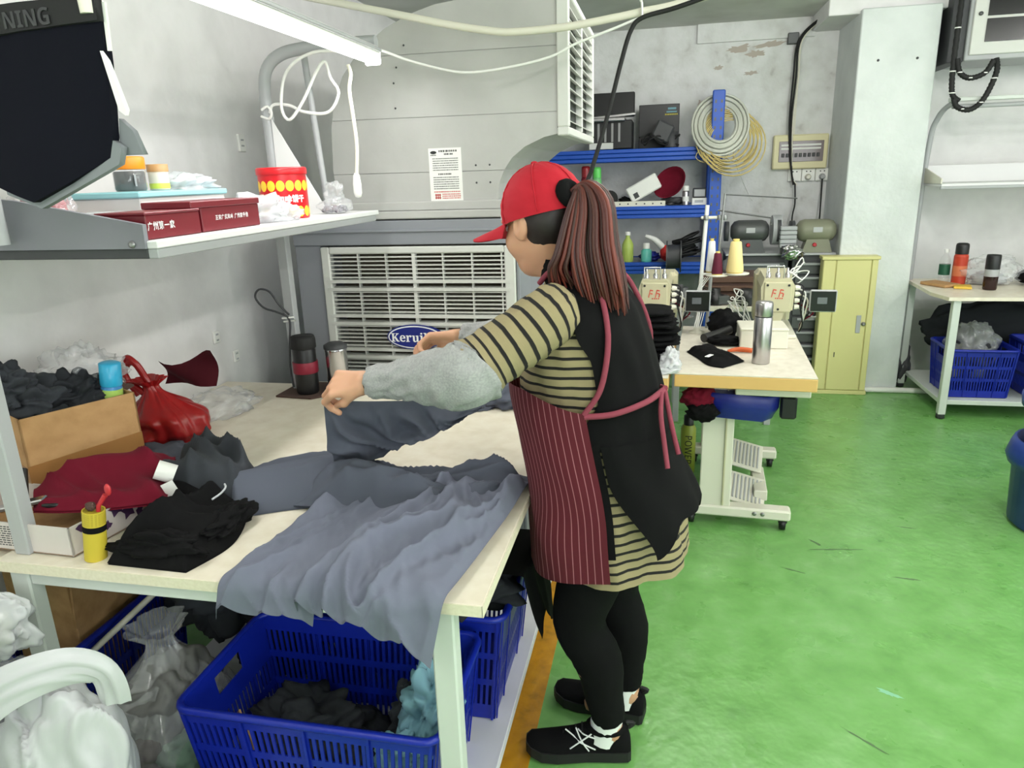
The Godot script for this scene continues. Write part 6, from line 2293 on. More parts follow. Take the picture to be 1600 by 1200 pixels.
		tube(s, [(q[2] as Vector3) + v3(0, 0.06, 0), (q[2] as Vector3) + v3(-0.01, 0.0, 0), (q[2] as Vector3) + v3(-0.02, -0.03, 0)], [0.043, 0.044, 0.046], 16)
		part("sock", s, M.white_paint, t)
	shoe(t, v3(-0.055, 0, -1.672), v3(-0.345, 0, -1.632), true)
	shoe(t, v3(-0.02, 0, -1.815), v3(-0.295, 0, -1.868), false)
	# ---- hair and cap
	s = S()
	lump(s, H.call(0, 0.01, -0.028), v3(0.084, 0.09, 0.086), 2.0, 0.03, 6.0)
	part("hair", s, mat("hair_dark", C(34, 26, 26), 0.55), t)
	for sd: float in [-1.0, 1.0]:      # greying hair at the temples
		s = S()
		for k in 8:
			var q := []
			for i in 5:
				var w := i / 4.0
				q.append(H.call(sd * (0.066 + 0.012 * sin(w * PI * 0.6)), 0.030 - 0.0075 * k * (0.35 + 0.65 * w), 0.042 - 0.0035 * k - w * (0.055 - 0.003 * k)))
			tube(s, spline(q, 3), 0.0052, 6)
		part("temple_hair", s, mat("hair_grey", C(66, 62, 62), 0.55), t).set_meta("kind", "stuff")
	var red := mat("cap_cloth", C(182, 16, 38), 0.85)
	tri_map(red, 9.0, null, bump_tex(0.25, 9, 2.0, 2), 0.3)
	var cap := part_node("cap", t)
	var cc: Vector3 = H.call(0, 0.026, -0.012)
	var dome := func(ph: float, th: float, g: float) -> Vector3:    # ph 0 at the top
		var r := v3(0.094 + g, 0.110 + g, 0.112 + g)
		var squash := 1.0 if ph < PI / 2 else 1.0
		var y := cos(ph) * r.y
		if ph > PI / 2: y = -(ph - PI / 2) * 0.09
		return cc + hlf * sin(minf(ph, PI / 2)) * sin(th) * r.x * squash + hu * y + hf * sin(minf(ph, PI / 2)) * cos(th) * r.z
	s = S()
	rows = []
	for i in 19:
		var row := PackedVector3Array()
		for j in 48:
			var ph := PI * 0.56 * i / 18.0
			row.append(dome.call(ph, TAU * j / 48, 0.002 * nz.get_noise_2d(j * 0.4, i * 0.5)))
		rows.append(row)
	sheet(s, rows, true)
	part("crown", s, red, cap)
	for k in 6:
		s = S()
		var q := []
		for i in 10: q.append(dome.call(0.02 + PI * 0.54 * i / 9.0, TAU * k / 6, 0.001))
		tube(s, q, 0.0016, 5)
		part("seam", s, red, cap)
	s = S()
	lump(s, dome.call(0, 0, 0.002), v3(0.009, 0.005, 0.009), 0.0, 0.0, 1.0, -99, 12, 8)
	part("button", s, red, cap)
	rows = []
	for lay in 2:
		for i in 9:
			var k := i / 8.0
			var row := PackedVector3Array()
			for j in 21:
				var th := lerpf(-1.05, 1.05, j / 20.0)
				var a: Vector3 = dome.call(PI * 0.545, th, -0.002)
				var out := 0.134 * sqrt(maxf(0.0, 1.0 - pow(absf(th) / 1.06, 2.6)))
				var p := a + hf * out * k - hu * (-0.004 * k + 0.008 * k * k + 0.034 * pow(sin(th), 2.0) * k)
				row.append(p - hu * (0.004 * lay))
			rows.append(row)
		if lay == 0: pass
	s = S()
	sheet(s, rows.slice(0, 9))
	var under := rows.slice(9, 18)
	for r: PackedVector3Array in under: r.reverse()
	sheet(s, under)
	var tip0: PackedVector3Array = rows[8]; var tip1: PackedVector3Array = rows[17].duplicate()
	tip1.reverse()
	sheet(s, [tip0, tip1])
	part("brim", s, red, cap)
	s = S()
	for k in 4:
		var p0: Vector3 = dome.call(1.45, 0.34 + 0.055 * k, 0.001); var p1: Vector3 = dome.call(1.56, 0.36 + 0.055 * k, 0.001)
		tube(s, [p0, p1], 0.002, 5)
	part("white_embroidery", s, M.white_paint, cap).set_meta("kind", "stuff")
	# ---- ponytail through a black scrunchie
	var root: Vector3 = H.call(0.02, 0.04, -0.118)
	s = S()
	var sc := []
	var ax := (-hf + hu * 0.3).normalized()
	var e1 := ax.cross(Y).normalized(); var e2 := e1.cross(ax)
	for i in 16:
		var a := TAU * i / 16
		sc.append(root + (e1 * cos(a) + e2 * sin(a)) * 0.02)
	var scr := []
	for i in 16: scr.append(0.0165 + 0.003 * (i % 2))
	tube(s, sc, 0.017, 10, false, true)
	part("scrunchie", s, M.black_cloth, t)
	var hm := mat("hair_red", Color.WHITE, 0.5)
	hm.vertex_color_use_as_albedo = true
	s = S()
	var hr_ := RandomNumberGenerator.new()
	hr_.seed = 3
	for k in 240:
		var w := hr_.randf(); var g := hr_.randf(); var dz := hr_.randf_range(-1, 1)
		var col := C(40, 21, 18).lerp(C(112, 48, 38), pow(hr_.randf(), 0.8)).srgb_to_linear()
		s.set_color(col)
		# w: 0 inner strands towards the neck, 1 outer strands
		var q := [root + v3(0, -0.005 + 0.02 * (w - 0.5), dz * 0.016),
			root + v3(0.014 + 0.032 * w, 0.006 + 0.02 * w, dz * 0.026),
			root + v3(-0.008 + 0.102 * w, -0.05 + 0.035 * w, 0.012 + dz * 0.04),
			root + v3(-0.032 + 0.142 * w, -0.13 + 0.02 * w, 0.025 + dz * 0.046),
			root + v3(-0.028 + 0.155 * w, -0.185 + 0.025 * (g - 0.5), 0.03 + dz * 0.044),
			root + v3(-0.012 + 0.145 * w + 0.008 * g, -0.222 - 0.04 * w * g - 0.02 * g, 0.03 + dz * 0.034)]
		if w < 0.28:   # the innermost strands curl forward under the ear
			q[4] = root + v3(-0.05 + 0.18 * w, -0.165, 0.035 + dz * 0.035)
			q[5] = root + v3(-0.052 + 0.26 * w, -0.195 - 0.03 * g, 0.02 + dz * 0.03)
		var p := spline(q, 4)
		var rr := []
		for i in p.size():
			var u := float(i) / (p.size() - 1)
			rr.append(0.0054 * sqrt(maxf(0.02, sin(PI * clampf(u * 0.9 + 0.08, 0.0, 1.0)))))
		tube(s, p, rr, 6)
	part("ponytail", s, hm, t, "reddish brown ponytail")
	print("person built ", Time.get_ticks_msec())

func curve_at(c: Array, x: float) -> float:
	if x <= c[0][0]: return c[0][1]
	for i in c.size() - 1:
		if x <= c[i + 1][0]:
			return lerpf(c[i][1], c[i + 1][1], smoothstep(c[i][0], c[i + 1][0], x))
	return c[-1][1]

func shoe(t: Node3D, heel: Vector3, toe: Vector3, near: bool) -> void:
	var d := (toe - heel).normalized()
	var x := d.cross(Y).normalized()
	var n := heel.distance_to(toe)
	var sh := part_node("shoe", t)
	# sections: along, half width, top height
	var sec := [[0.0, 0.026, 0.06], [0.03, 0.034, 0.095], [0.16, 0.036, 0.1], [0.3, 0.036, 0.105], [0.42, 0.037, 0.098], [0.55, 0.041, 0.08], [0.7, 0.046, 0.064], [0.85, 0.044, 0.055], [0.95, 0.034, 0.046], [1.0, 0.016, 0.034]]
	var rows := []; var sole := []
	for q: Array in sec:
		var row := PackedVector3Array(); var rs := PackedVector3Array()
		var c: Vector3 = heel + d * n * q[0]
		var lift := 0.012 * smoothstep(0.8, 1.0, q[0])
		for j in 16:
			var a := PI * j / 15.0
			var k := pow(absf(sin(a)), 0.62)
			row.append(c + x * cos(a) * q[1] * (1.0 if sin(a) < 0.7 else 0.95) + Y * (0.026 + lift + k * (q[2] - 0.026)))
		for a: Array in [[1.08, 0.034], [1.1, 0.004], [-1.1, 0.004], [-1.08, 0.034]]:
			rs.append(c + x * a[0] * q[1] + Y * (a[1] + lift))
		rows.append(row); sole.append(rs)
	var s := S()
	sheet(s, rows)
	fan(s, rows[0]); fan(s, rows[-1], true)
	part("upper", s, M.black_cloth, sh)
	s = S()
	sheet(s, sole, true, -1)
	fan(s, sole[0]); fan(s, sole[-1], true)
	part("sole", s, M.black_rubber, sh)
	s = S()
	var ring := []
	for i in 16:
		var a := TAU * i / 16
		ring.append(heel + d * (0.068 + 0.05 * cos(a)) + x * 0.034 * sin(a) + Y * 0.094)
	tube(s, ring, 0.009, 8, false, true)
	part("collar", s, M.black_cloth, sh)
	s = S()
	tube(s, spline([heel + d * 0.006 + Y * 0.09, heel - d * 0.008 + Y * 0.104, heel + d * 0.012 + Y * 0.108], 4), 0.006, 6)
	part("heel_tab", s, M.black_rubber, sh)
	for k in 4:
		s = S()
		var c: Vector3 = heel + d * n * (0.46 + 0.06 * k) + Y * ([0.0935, 0.085, 0.077, 0.070][k])
		tube(s, [c - x * 0.02 - Y * 0.008, c, c + x * 0.02 - Y * 0.008], 0.0028, 6)
		part("lace", s, M.black_rubber, sh)
	if near:
		# crossed white stripes on the outer side of the shoe
		for q: Array in [[0.34, 0.045, 0.62, 0.087], [0.40, 0.04, 0.52, 0.092], [0.30, 0.075, 0.5, 0.088], [0.36, 0.09, 0.58, 0.05]]:
			var pts := []
			for i in 5:
				var k := i / 4.0
				var al: float = lerpf(q[0], q[2], k); var y: float = lerpf(q[1], q[3], k)
				# half width there
				var hw := 0.04
				for i2 in sec.size() - 1:
					if al >= sec[i2][0] and al <= sec[i2 + 1][0]:
						var w: float = (al - sec[i2][0]) / (sec[i2 + 1][0] - sec[i2][0])
						hw = lerpf(sec[i2][1], sec[i2 + 1][1], w)
						var tp := lerpf(sec[i2][2], sec[i2 + 1][2], w)
						var kk := clampf((y - 0.026) / (tp - 0.026), 0.0, 0.99)
						hw *= sqrt(maxf(0.0, 1.0 - pow(pow(kk, 1.0 / 0.62), 2.0)))
				pts.append(heel + d * n * al + x * (-hw - 0.001) * (1.0 if x.z < 0 else -1.0) + Y * y)
			s = S()
			tube(s, pts, 0.0022, 5)
			part("white_stripe", s, M.white_paint, sh)

# ---------------------------------------------------------------- brush lettering: strokes on a 10 x 10 grid
const GLYPH := {
	"广": [[5, 10, 5.5, 9], [1.5, 8, 9, 8], [2, 8, 2, 4, 0.5, 0]],
	"州": [[1, 8, 1, 5], [2.5, 10, 2.5, 4, 1, 0], [4.5, 7.5, 4.8, 5.5], [5.5, 9.5, 5.5, 1], [7, 7.5, 7.5, 5.5], [8.8, 10, 8.8, 0]],
	"第": [[1.5, 10, 0.5, 8.5], [1.5, 9, 4, 9], [6, 10, 5, 8.5], [6, 9, 9, 9], [1.5, 7, 8.5, 7, 8.5, 5.3], [1.5, 5.3, 8.5, 5.3], [1.5, 5.3, 1.5, 3.6, 8.8, 3.6, 8.6, 1, 7.5, 1], [5, 8, 5, 0], [4.8, 3.5, 1, 0.5]],
	"一": [[0.5, 5, 9.5, 5]],
	"家": [[5, 10, 5, 9], [1, 7, 1, 8.6, 9, 8.6, 9, 7], [2.5, 7, 7.5, 7], [5.5, 7, 1, 4.5], [4, 6, 6, 3, 5, 0, 3.8, 0.8], [5, 4.5, 1, 2.2], [5.2, 3, 1, 0.2], [8.5, 6, 6, 4.5], [6, 4.5, 9.5, 0.5]],
	"正": [[1, 9, 9, 9], [5, 9, 5, 0.8], [5, 5, 8.5, 5], [2.3, 6, 2.3, 0.8], [0.5, 0.8, 9.5, 0.8]],
	"宗": [[5, 10, 5, 9], [1, 7, 1, 8.6, 9, 8.6, 9, 7], [3, 6.5, 7, 6.5], [1.5, 4.5, 8.5, 4.5], [5, 4.5, 5, 0, 4, 0.8], [3, 3, 1.2, 1], [7, 3, 9, 1]],
	"式": [[1, 8, 9.2, 8], [6, 10, 6.8, 4, 9, 0.5, 9.5, 2], [8, 9.7, 8.8, 8.8], [1.5, 5, 5, 5], [3.2, 5, 3.2, 1], [1, 0.6, 5.5, 1.6]],
	"风": [[2, 9, 2, 4, 0.5, 0], [2, 9, 8, 9, 8, 3, 9.5, 0.5, 9.7, 2.5], [3.5, 7, 6.8, 1.5], [6.5, 7, 3.2, 1.5]],
	"味": [[1, 7.5, 1, 2.5], [1, 7.5, 3.5, 7.5, 3.5, 2.5], [1, 2.8, 3.5, 2.8], [5, 7.8, 9, 7.8], [4.5, 5.5, 9.5, 5.5], [7, 10, 7, 0], [7, 5.3, 4.5, 2], [7, 5.3, 9.7, 2]],
	"手": [[7.5, 9.8, 2, 8.8], [1.5, 6.8, 8.5, 6.8], [0.5, 4.5, 9.5, 4.5], [5.3, 9, 5.3, 0.5, 4, 1]],
	"信": [[3, 10, 0.5, 6], [2, 8, 2, 0], [6.5, 10, 7, 9], [4.5, 8, 9.5, 8], [5, 6.3, 9, 6.3], [5, 4.8, 9, 4.8], [5, 3.2, 9, 3.2, 9, 0.3, 5, 0.3, 5, 3.2]],
	"加": [[1, 8, 4.5, 8, 4.2, 1, 3.4, 1.2], [2.6, 10, 2.6, 6, 0.5, 0.5], [6, 7.5, 6, 1], [6, 7.5, 9, 7.5, 9, 1], [6, 1.8, 9, 1.8]],
	"饼": [[2, 10, 0.5, 7], [1.8, 8.5, 4, 8.5, 3.6, 7.3], [2.2, 7, 2.2, 0.8, 4, 2], [6, 10, 6.6, 8.8], [9, 10, 8.2, 8.8], [5, 8, 9.8, 8], [4.8, 4.8, 10, 4.8], [6.4, 8, 6.2, 3, 5, 0], [8.4, 8, 8.4, 0]],
	"干": [[1.5, 9, 8.5, 9], [0.5, 5.2, 9.5, 5.2], [5, 9, 5, 0]],
}

# place: Callable(x, y) -> [point, outward normal]
func brush(txt: String, size: float, wide: float, place: Callable, m: Material, parent: Node3D) -> void:
	var x0 := 0.0
	for ch in txt:
		if ch == " ":
			x0 += size * 0.6
			continue
		var s := S(false)
		for st: Array in GLYPH[ch]:
			for i in range(0, st.size() - 2, 2):
				var a := Vector2(st[i], st[i + 1]) * size / 10.0 + Vector2(x0, 0)
				var b := Vector2(st[i + 2], st[i + 3]) * size / 10.0 + Vector2(x0, 0)
				var d := (b - a).normalized()
				var n := Vector2(-d.y, d.x) * wide * 0.5
				a -= d * wide * 0.4; b += d * wide * 0.4
				var q := []
				for p: Vector2 in [a - n, a + n, b + n, b - n]:
					var r: Array = place.call(p.x, p.y)
					q.append((r[0] as Vector3) + (r[1] as Vector3) * 0.0006)
				quad(s, q[0], q[1], q[2], q[3])
		part("character", s, m, parent).set_meta("kind", "stuff")
		x0 += size * 1.12

func crease(x: float, z: float, ang: float, along: float, across: float, off: float) -> float:
	# like fold(), with single sharp ridges that wander
	var c := cos(ang); var d := sin(ang)
	var w := nz.get_noise_3d(x * 2.4, z * 2.4, off) * 0.3
	return clampf(0.5 + 0.5 * nf.get_noise_3d((x * c + z * d) / along + w, (-x * d + z * c) / across + w, off), 0.0, 1.0)

# height of a cloth that lies on the table and falls over its front edge
const TOP := 0.783
func over_edge(p: Vector3, h: float) -> Vector3:
	# table edge at z = -1.163: what reaches further bends down
	var e := p.z + 1.163
	if e <= -0.012: return v3(p.x, TOP + h, p.z)
	var r := 0.012 + h
	var arc := r * PI / 2
	var k := e + 0.012
	if k < arc:
		var a := k / r
		return v3(p.x, TOP - 0.012 + cos(a) * r, -1.175 + sin(a) * r)
	return v3(p.x, TOP - 0.012 - (k - arc), -1.175 + r + 0.006 * sin(p.x * 40.0) * minf((k - arc) * 20.0, 1.0) + (k - arc) * 0.12)

func on_table() -> void:
	var s: SurfaceTool
	# ---- the grey garment she is folding: two legs flat on the table, waist bunched, one end lifted in her hands
	var g := thing("grey_trousers", "slate grey garment spread over the table and lifted by the woman", "garment", v3(-0.62, 0.783, -1.45))
	W(g)
	var lay := func(seed_: float, base: float, amp: float, ang: float) -> Callable:
		return func(p: Vector3, u: float, v: float) -> Vector3:
			var ed := minf(v, 1.0 - v)
			var h := base + amp * (0.62 * pow(crease(p.x, p.z, ang, 1.9, 0.16, seed_), 4.0) + 0.36 * pow(crease(p.x, p.z, ang + 0.16, 0.9, 0.085, seed_ + 3.0), 3.0) + 0.2 * pow(crease(p.x, p.z, ang - 0.75, 0.4, 0.07, seed_ + 7.0), 3.0)) * smoothstep(0.0, 0.08, ed) + (0.022 * smoothstep(0.0, 0.035, v) * smoothstep(0.16, 0.035, v) if seed_ > 2.0 else 0.0) + 0.004 * smoothstep(0.0, 0.05, ed)
			h = lerpf(h, base * 0.5, smoothstep(0.86, 1.0, u))
			return over_edge(p, maxf(h, 0.003))
	s = S()
	patch(s, [v3(-0.90, 0, -1.085), v3(-0.885, 0, -1.22), v3(-0.865, 0, -1.38), v3(-0.845, 0, -1.52), v3(-0.80, 0, -1.66)], [v3(-0.685, 0, -1.085), v3(-0.66, 0, -1.22), v3(-0.60, 0, -1.38), v3(-0.55, 0, -1.52), v3(-0.52, 0, -1.66)], 90, 46, lay.call(1.0, 0.004, 0.034, 1.80))
	part("left_leg", s, M.slate_light, g)
	s = S()
	patch(s, [v3(-0.705, 0, -1.10), v3(-0.675, 0, -1.22), v3(-0.615, 0, -1.38), v3(-0.565, 0, -1.52), v3(-0.54, 0, -1.68)], [v3(-0.425, 0, -1.015), v3(-0.39, 0, -1.20), v3(-0.365, 0, -1.38), v3(-0.345, 0, -1.55), v3(-0.335, 0, -1.735)], 96, 56, lay.call(4.0, 0.020, 0.056, 1.86))
	part("right_leg", s, M.slate_light, g)
	s = S()
	var bunch := func(p: Vector3, u: float, v: float) -> Vector3:
		var ed := minf(minf(u, 1.0 - u), minf(v, 1.0 - v))
		var h := 0.012 + smoothstep(0.0, 0.18, ed) * (0.012 + 0.06 * pow(crease(p.x, p.z, 0.18, 1.2, 0.15, 9.0), 2.5) + 0.03 * pow(crease(p.x, p.z, -0.35, 0.7, 0.1, 19.0), 2.5))
		return v3(p.x, TOP + h, p.z)
	patch(s, [v3(-0.90, 0, -1.50), v3(-0.72, 0, -1.50), v3(-0.55, 0, -1.50), v3(-0.42, 0, -1.58), v3(-0.345, 0, -1.69)], [v3(-0.98, 0, -1.80), v3(-0.82, 0, -1.78), v3(-0.65, 0, -1.74), v3(-0.48, 0, -1.75), v3(-0.335, 0, -1.755)], 80, 44, bunch)
	part("waist", s, M.slate, g)
	s = S()
	var roll := func(p: Vector3, u: float, v: float) -> Vector3:
		var ed := sin(PI * v) * smoothstep(0.0, 0.08, u)
		return v3(p.x, TOP + 0.004 + 0.055 * pow(ed, 0.6) + 0.04 * ed * (crease(p.x, p.z, -0.75, 1.0, 0.11, 29.0) - 0.5), p.z)
	patch(s, [v3(-1.03, 0, -1.43), v3(-0.93, 0, -1.485), v3(-0.84, 0, -1.53), v3(-0.78, 0, -1.60)], [v3(-1.15, 0, -1.60), v3(-1.08, 0, -1.73), v3(-0.97, 0, -1.82), v3(-0.82, 0, -1.84)], 52, 30, roll)
	part("folded_end", s, M.slate, g)
	# the lifted end hangs from both hands
	s = S()
	var rows := []
	for i in 45:
		var u := i / 44.0
		var top := (v3(-0.815, 1.062, -1.555)).lerp(v3(-0.465, 1.0, -1.78), u) + Y * (-0.02 * sin(PI * u)) + v3(0, 0, -0.05 * sin(PI * u))
		var low := v3(-0.845, 0.79, -1.66).lerp(v3(-0.47, 0.975, -1.78), pow(u, 1.25)) + Y * (0.035 * sin(PI * u)) + v3(0.05 * sin(PI * u), 0, -0.02)
		var row := PackedVector3Array()
		for j in 31:
			var v := j / 30.0
			var p := top.lerp(low, v)
			var w := sin(PI * u)
			p += v3(0.25, 0, 1.0) * (0.06 * (crease(u * 1.2, v * 0.7, 1.15, 0.9, 0.22, 41.0) - 0.5) * smoothstep(0.0, 0.3, v) + 0.03 * sin(u * 9.0 + v * 2.5) * (0.25 + 0.75 * v) * (1.0 - 0.5 * u)) + v3(0, -0.03 * w * sin(PI * v), 0.02 * sin(PI * v))
			row.append(p)
		rows.append(row)
	sheet(s, rows)
	part("lifted_end", s, M.slate, g)
	# ---- far end: dark bundle
	var o := thing("cloth_bundle", "small slate bundle of cloth at the table's far end by the cooler", "garment", v3(-0.57, TOP, -2.45))
	W(o)
	s = S()
	lump(s, v3(-0.56, TOP + 0.02, -2.45), v3(0.12, 0.05, 0.12), 12.0, 0.3, 2.5, TOP)
	lump(s, v3(-0.64, TOP + 0.01, -2.36), v3(0.07, 0.025, 0.05), 22.0, 0.3, 2.5, TOP)
	part("cloth", s, M.slate, o)
	# ---- cardboard box with dark clothes
	o = thing("cardboard_box", "open brown cardboard box full of dark clothes by the left wall", "box", v3(-1.62, 0.783, -1.6))
	W(o)
	var a := v3(-1.58, 0.784, -1.41); var dx := v3(0.13, 0, -0.26).normalized(); var dz := v3(-dx.z, 0, dx.x) * -1.0
	if dz.x > 0: dz = -dz
	var w := 0.29; var d := 0.2; var h := 0.242
	for q: Array in [[a, dx, w, dz], [a + dz * d, dx, w, -dz], [a, dz, d, dx], [a + dx * w, dz, d, -dx]]:
		s = S(false)
		var p0: Vector3 = q[0]; var e: Vector3 = q[1]; var n: Vector3 = q[3]
		prism(s, PackedVector2Array([Vector2(0, 0), Vector2(q[2], 0), Vector2(q[2], h), Vector2(0, h)]), p0, e, Y, n * 0.005)
		part("side", s, M.cardboard, o)
	s = S(false)
	prism(s, PackedVector2Array([Vector2(0, 0), Vector2(w, 0), Vector2(w, d), Vector2(0, d)]), a, dx, dz, Y * 0.004)
	part("bottom", s, M.cardboard, o)
	s = S(false)
	prism(s, PackedVector2Array([Vector2(-0.001, 0.005), Vector2(w + 0.001, 0.005), Vector2(w + 0.001, 0.125), Vector2(-0.001, 0.115)]), a, dx, Y, dz * -0.0012)
	part("tape_band", s, M.tape, o, "wide brown parcel tape")
	s = S(false)
	prism(s, PackedVector2Array([Vector2(0.0, 0), Vector2(d, 0), Vector2(d, 0.12), Vector2(0, 0.11)]), a + dx * -0.0012, dz, Y, dx * 0.001)
	part("tape_band", s, M.tape, o)
	var bc := a + dx * w * 0.5 + dz * d * 0.5
	var cl := [[v3(-0.05, 0.235, 0.04), v3(0.125, 0.075, 0.085), 2.0, M.charcoal, "charcoal garment heaped at the left of the cardboard box"], [v3(0.035, 0.235, -0.03), v3(0.10, 0.065, 0.085), 5.0, M.coal, "charcoal garment draped over the cardboard box's front edge"], [v3(-0.09, 0.29, 0.09), v3(0.10, 0.07, 0.09), 8.0, M.charcoal, "charcoal garment on top of the heap in the cardboard box"], [v3(0.08, 0.235, -0.09), v3(0.06, 0.04, 0.06), 11.0, M.brown_cloth, "brown cloth tucked beside the blue can in the cardboard box"]]
	for q: Array in cl:
		var c := thing("heaped_garment", q[4], "garment", bc + (q[0] as Vector3) - Y * 0.08, "garments in the cardboard box")
		W(c)
		s = S()
		heap_of(s, bc + (q[0] as Vector3) + dz * 0.035, (q[1] as Vector3) * v3(0.9, 1.0, 0.9), q[2], 0.34, 0.9, 0.4 * sin(q[2]))
		part("cloth", s, q[3], c)
	o = thing("blue_spray_can", "light blue capped spray can standing in the cardboard box", "spray can", bc + dx * 0.1 - dz * 0.04 + Y * 0.13)
	L()
	var tb := Basis(v3(0, 0, 1), -0.12)
	s = S()
	lathe(s, [[0.026, 0], [0.0275, 0.004], [0.0275, 0.13], [0.024, 0.138]], Vector3.ZERO, 20, tb)
	part("can", s, mat("can_blue", C(60, 130, 190), 0.35), o)
	s = S()
	lathe(s, [[0.028, 0.138], [0.0285, 0.14], [0.028, 0.2], [0.022, 0.203], [0, 0.203]], Vector3.ZERO, 20, tb)
	part("cap", s, mat("cap_sky", C(48, 164, 206), 0.3), o)
	s = S()
	lathe(s, [[0.0279, 0.09], [0.0279, 0.128]], Vector3.ZERO, 20, tb)
	part("label", s, mat("can_label", C(170, 204, 100), 0.5), o)
	o = thing("clear_wrap", "crumpled clear plastic behind the cardboard box by the wall", "plastic bag", v3(-1.6, 0.99, -1.75))
	W(o)
	s = S()
	lump(s, v3(-1.66, 1.06, -1.72), v3(0.12, 0.09, 0.09), 31.0, 0.4, 3.0, 0.9, 48, 30)
	part("film", s, M.film, o)
	# ---- shallow white carton in front
	o = thing("white_carton", "shallow white printed carton with purple blots at the table's front corner", "carton", v3(-1.46, TOP, -1.3))
	W(o)
	var ca := v3(-1.283, TOP + 0.001, -1.205); var cx := v3(-1, 0, -0.03).normalized(); var cz := v3(0.16, 0, -1).normalized()
	var wm := mat("carton_white", C(206, 198, 194), 0.7)
	for q: Array in [[ca, cx, 0.40, cz], [ca + cz * 0.2, cx, 0.40, -cz], [ca, cz, 0.2, cx], [ca + cx * 0.4, cz, 0.2, -cx]]:
		s = S(false)
		prism(s, PackedVector2Array([Vector2(0, 0), Vector2(q[2], 0), Vector2(q[2], 0.07), Vector2(0, 0.07)]), q[0], q[1], Y, (q[3] as Vector3) * 0.004)
		part("side", s, wm, o)
	s = S(false)
	prism(s, PackedVector2Array([Vector2(0, 0), Vector2(0.4, 0), Vector2(0.4, 0.2), Vector2(0, 0.2)]), ca, cx, cz, Y * 0.003)
	part("bottom", s, M.cardboard, o)
	var pur := mat("print_purple", C(66, 38, 76), 0.6)
	s = S(false)
	for k in 6:
		var u := 0.035 + 0.03 * k
		var pl := PackedVector2Array()
		var blot := 0.016 + 0.006 * sin(k * 2.3)
		for i in 9: pl.append(Vector2(u + cos(TAU * i / 9) * blot * (1.0 + 0.35 * sin(i * 2.7 + k)), clampf(0.045 + 0.02 * cos(k * 2.0) + sin(TAU * i / 9) * blot * (1.0 + 0.3 * cos(i * 3.1)), 0.004, 0.067)))
		prism(s, pl, ca - cx * 0.0006, cz, Y, cx * 0.0004)
	part("purple_print", s, pur, o).set_meta("kind", "stuff")
	s = S(false)
	for i in 9:
		var x := 0.13
		while x < 0.21:
			var l := rng.randf_range(0.004, 0.013)
			prism(s, PackedVector2Array([Vector2(x, 0.012 + i * 0.0058), Vector2(x + l, 0.012 + i * 0.0058), Vector2(x + l, 0.0145 + i * 0.0058), Vector2(x, 0.0145 + i * 0.0058)]), ca - cz * 0.0006, cx, Y, cz * 0.0004)
			x += l + 0.003
	part("printed_text", s, M.dark_grey, o).set_meta("kind", "stuff")
	# marker pens in it
	o = thing("marker_pen", "black marker pen sticking out of the white carton", "pen", v3(-1.5, 0.86, -1.32))
	W(o)
	s = S()
	tube(s, [v3(-1.50, 0.835, -1.30), v3(-1.555, 0.91, -1.37)], 0.012, 10)
	part("barrel", s, M.black_plastic, o)
	s = S()
	tube(s, [v3(-1.493, 0.826, -1.291), v3(-1.50, 0.835, -1.30)], [0.004, 0.01], 10)
	part("nib", s, M.dark_grey, o)
	o = thing("black_scissors", "black handled shears lying in the white carton", "scissors", v3(-1.46, 0.85, -1.28))
	W(o)
	s = S(false)
	box(s, v3(-1.50, 0.862, -1.27), v3(0.16, 0.012, 0.03), 0.003, Basis(Y, 0.35) * Basis(v3(0, 0, 1), 0.15))
	part("blade", s, M.chrome, o)
	s = S()
	var ring := []
	for i in 14: ring.append(v3(-1.41 + cos(TAU * i / 14) * 0.03, 0.865, -1.30 + sin(TAU * i / 14) * 0.018))
	tube(s, ring, 0.006, 8, false, true)
	part("handle", s, M.black_plastic, o)
	# ---- burgundy garment over carton and box foot
	o = thing("burgundy_shirt", "burgundy garment tossed over the white carton", "garment", v3(-1.35, 0.84, -1.42))
	W(o)
	s = S()
	var bf := func(p: Vector3, u: float, v: float) -> Vector3:
		var ed := minf(minf(u, 1.0 - u), minf(v, 1.0 - v))
		return v3(p.x, 0.862 + 0.02 * smoothstep(0.1, 0.9, v) + smoothstep(0.0, 0.2, ed) * (0.055 * pow(crease(p.x, p.z, -0.45, 1.2, 0.15, 51.0), 2.0) + 0.02 * pow(crease(p.x, p.z, 0.3, 0.7, 0.09, 53.0), 2.5)) - 0.006 * smoothstep(0.2, 0.0, ed), p.z)
	patch(s, [v3(-1.44, 0, -1.27), v3(-1.36, 0, -1.28), v3(-1.26, 0, -1.31), v3(-1.15, 0, -1.36)], [v3(-1.50, 0, -1.34), v3(-1.47, 0, -1.43), v3(-1.40, 0, -1.51), v3(-1.28, 0, -1.58)], 50, 36, bf, 0.006)
	part("cloth", s, M.burgundy, o)
	# ---- yellow tube holder with thread snips
	o = thing("yellow_tube_holder", "yellow cardboard tube holder with black band at the table's front edge", "holder", v3(-1.232, TOP, -1.212))
	L()
	var yb := Basis(v3(0, 0, 1), -0.13) * Basis(v3(1, 0, 0), -0.04)
	s = S()
	lathe(s, [[0.0235, 0.0], [0.0235, 0.118], [0.0235, 0.118], [0.021, 0.118], [0.021, 0.118], [0.021, 0.01]], Vector3.ZERO, 22, yb)
	part("tube", s, mat("holder_yellow", C(196, 176, 52), 0.6), o)
	s = S()
	lathe(s, [[0.0242, 0.07], [0.0242, 0.084]], Vector3.ZERO, 22, yb)
	part("band", s, M.black_cloth, o)
	for k in 12:
		s = S()
		lathe(s, [[0.0237, 0.088 + k * 0.0024], [0.0237, 0.0888 + k * 0.0024]], Vector3.ZERO, 18, yb)
		part("ring_line", s, mat("holder_line", C(160, 138, 36), 0.6), o)
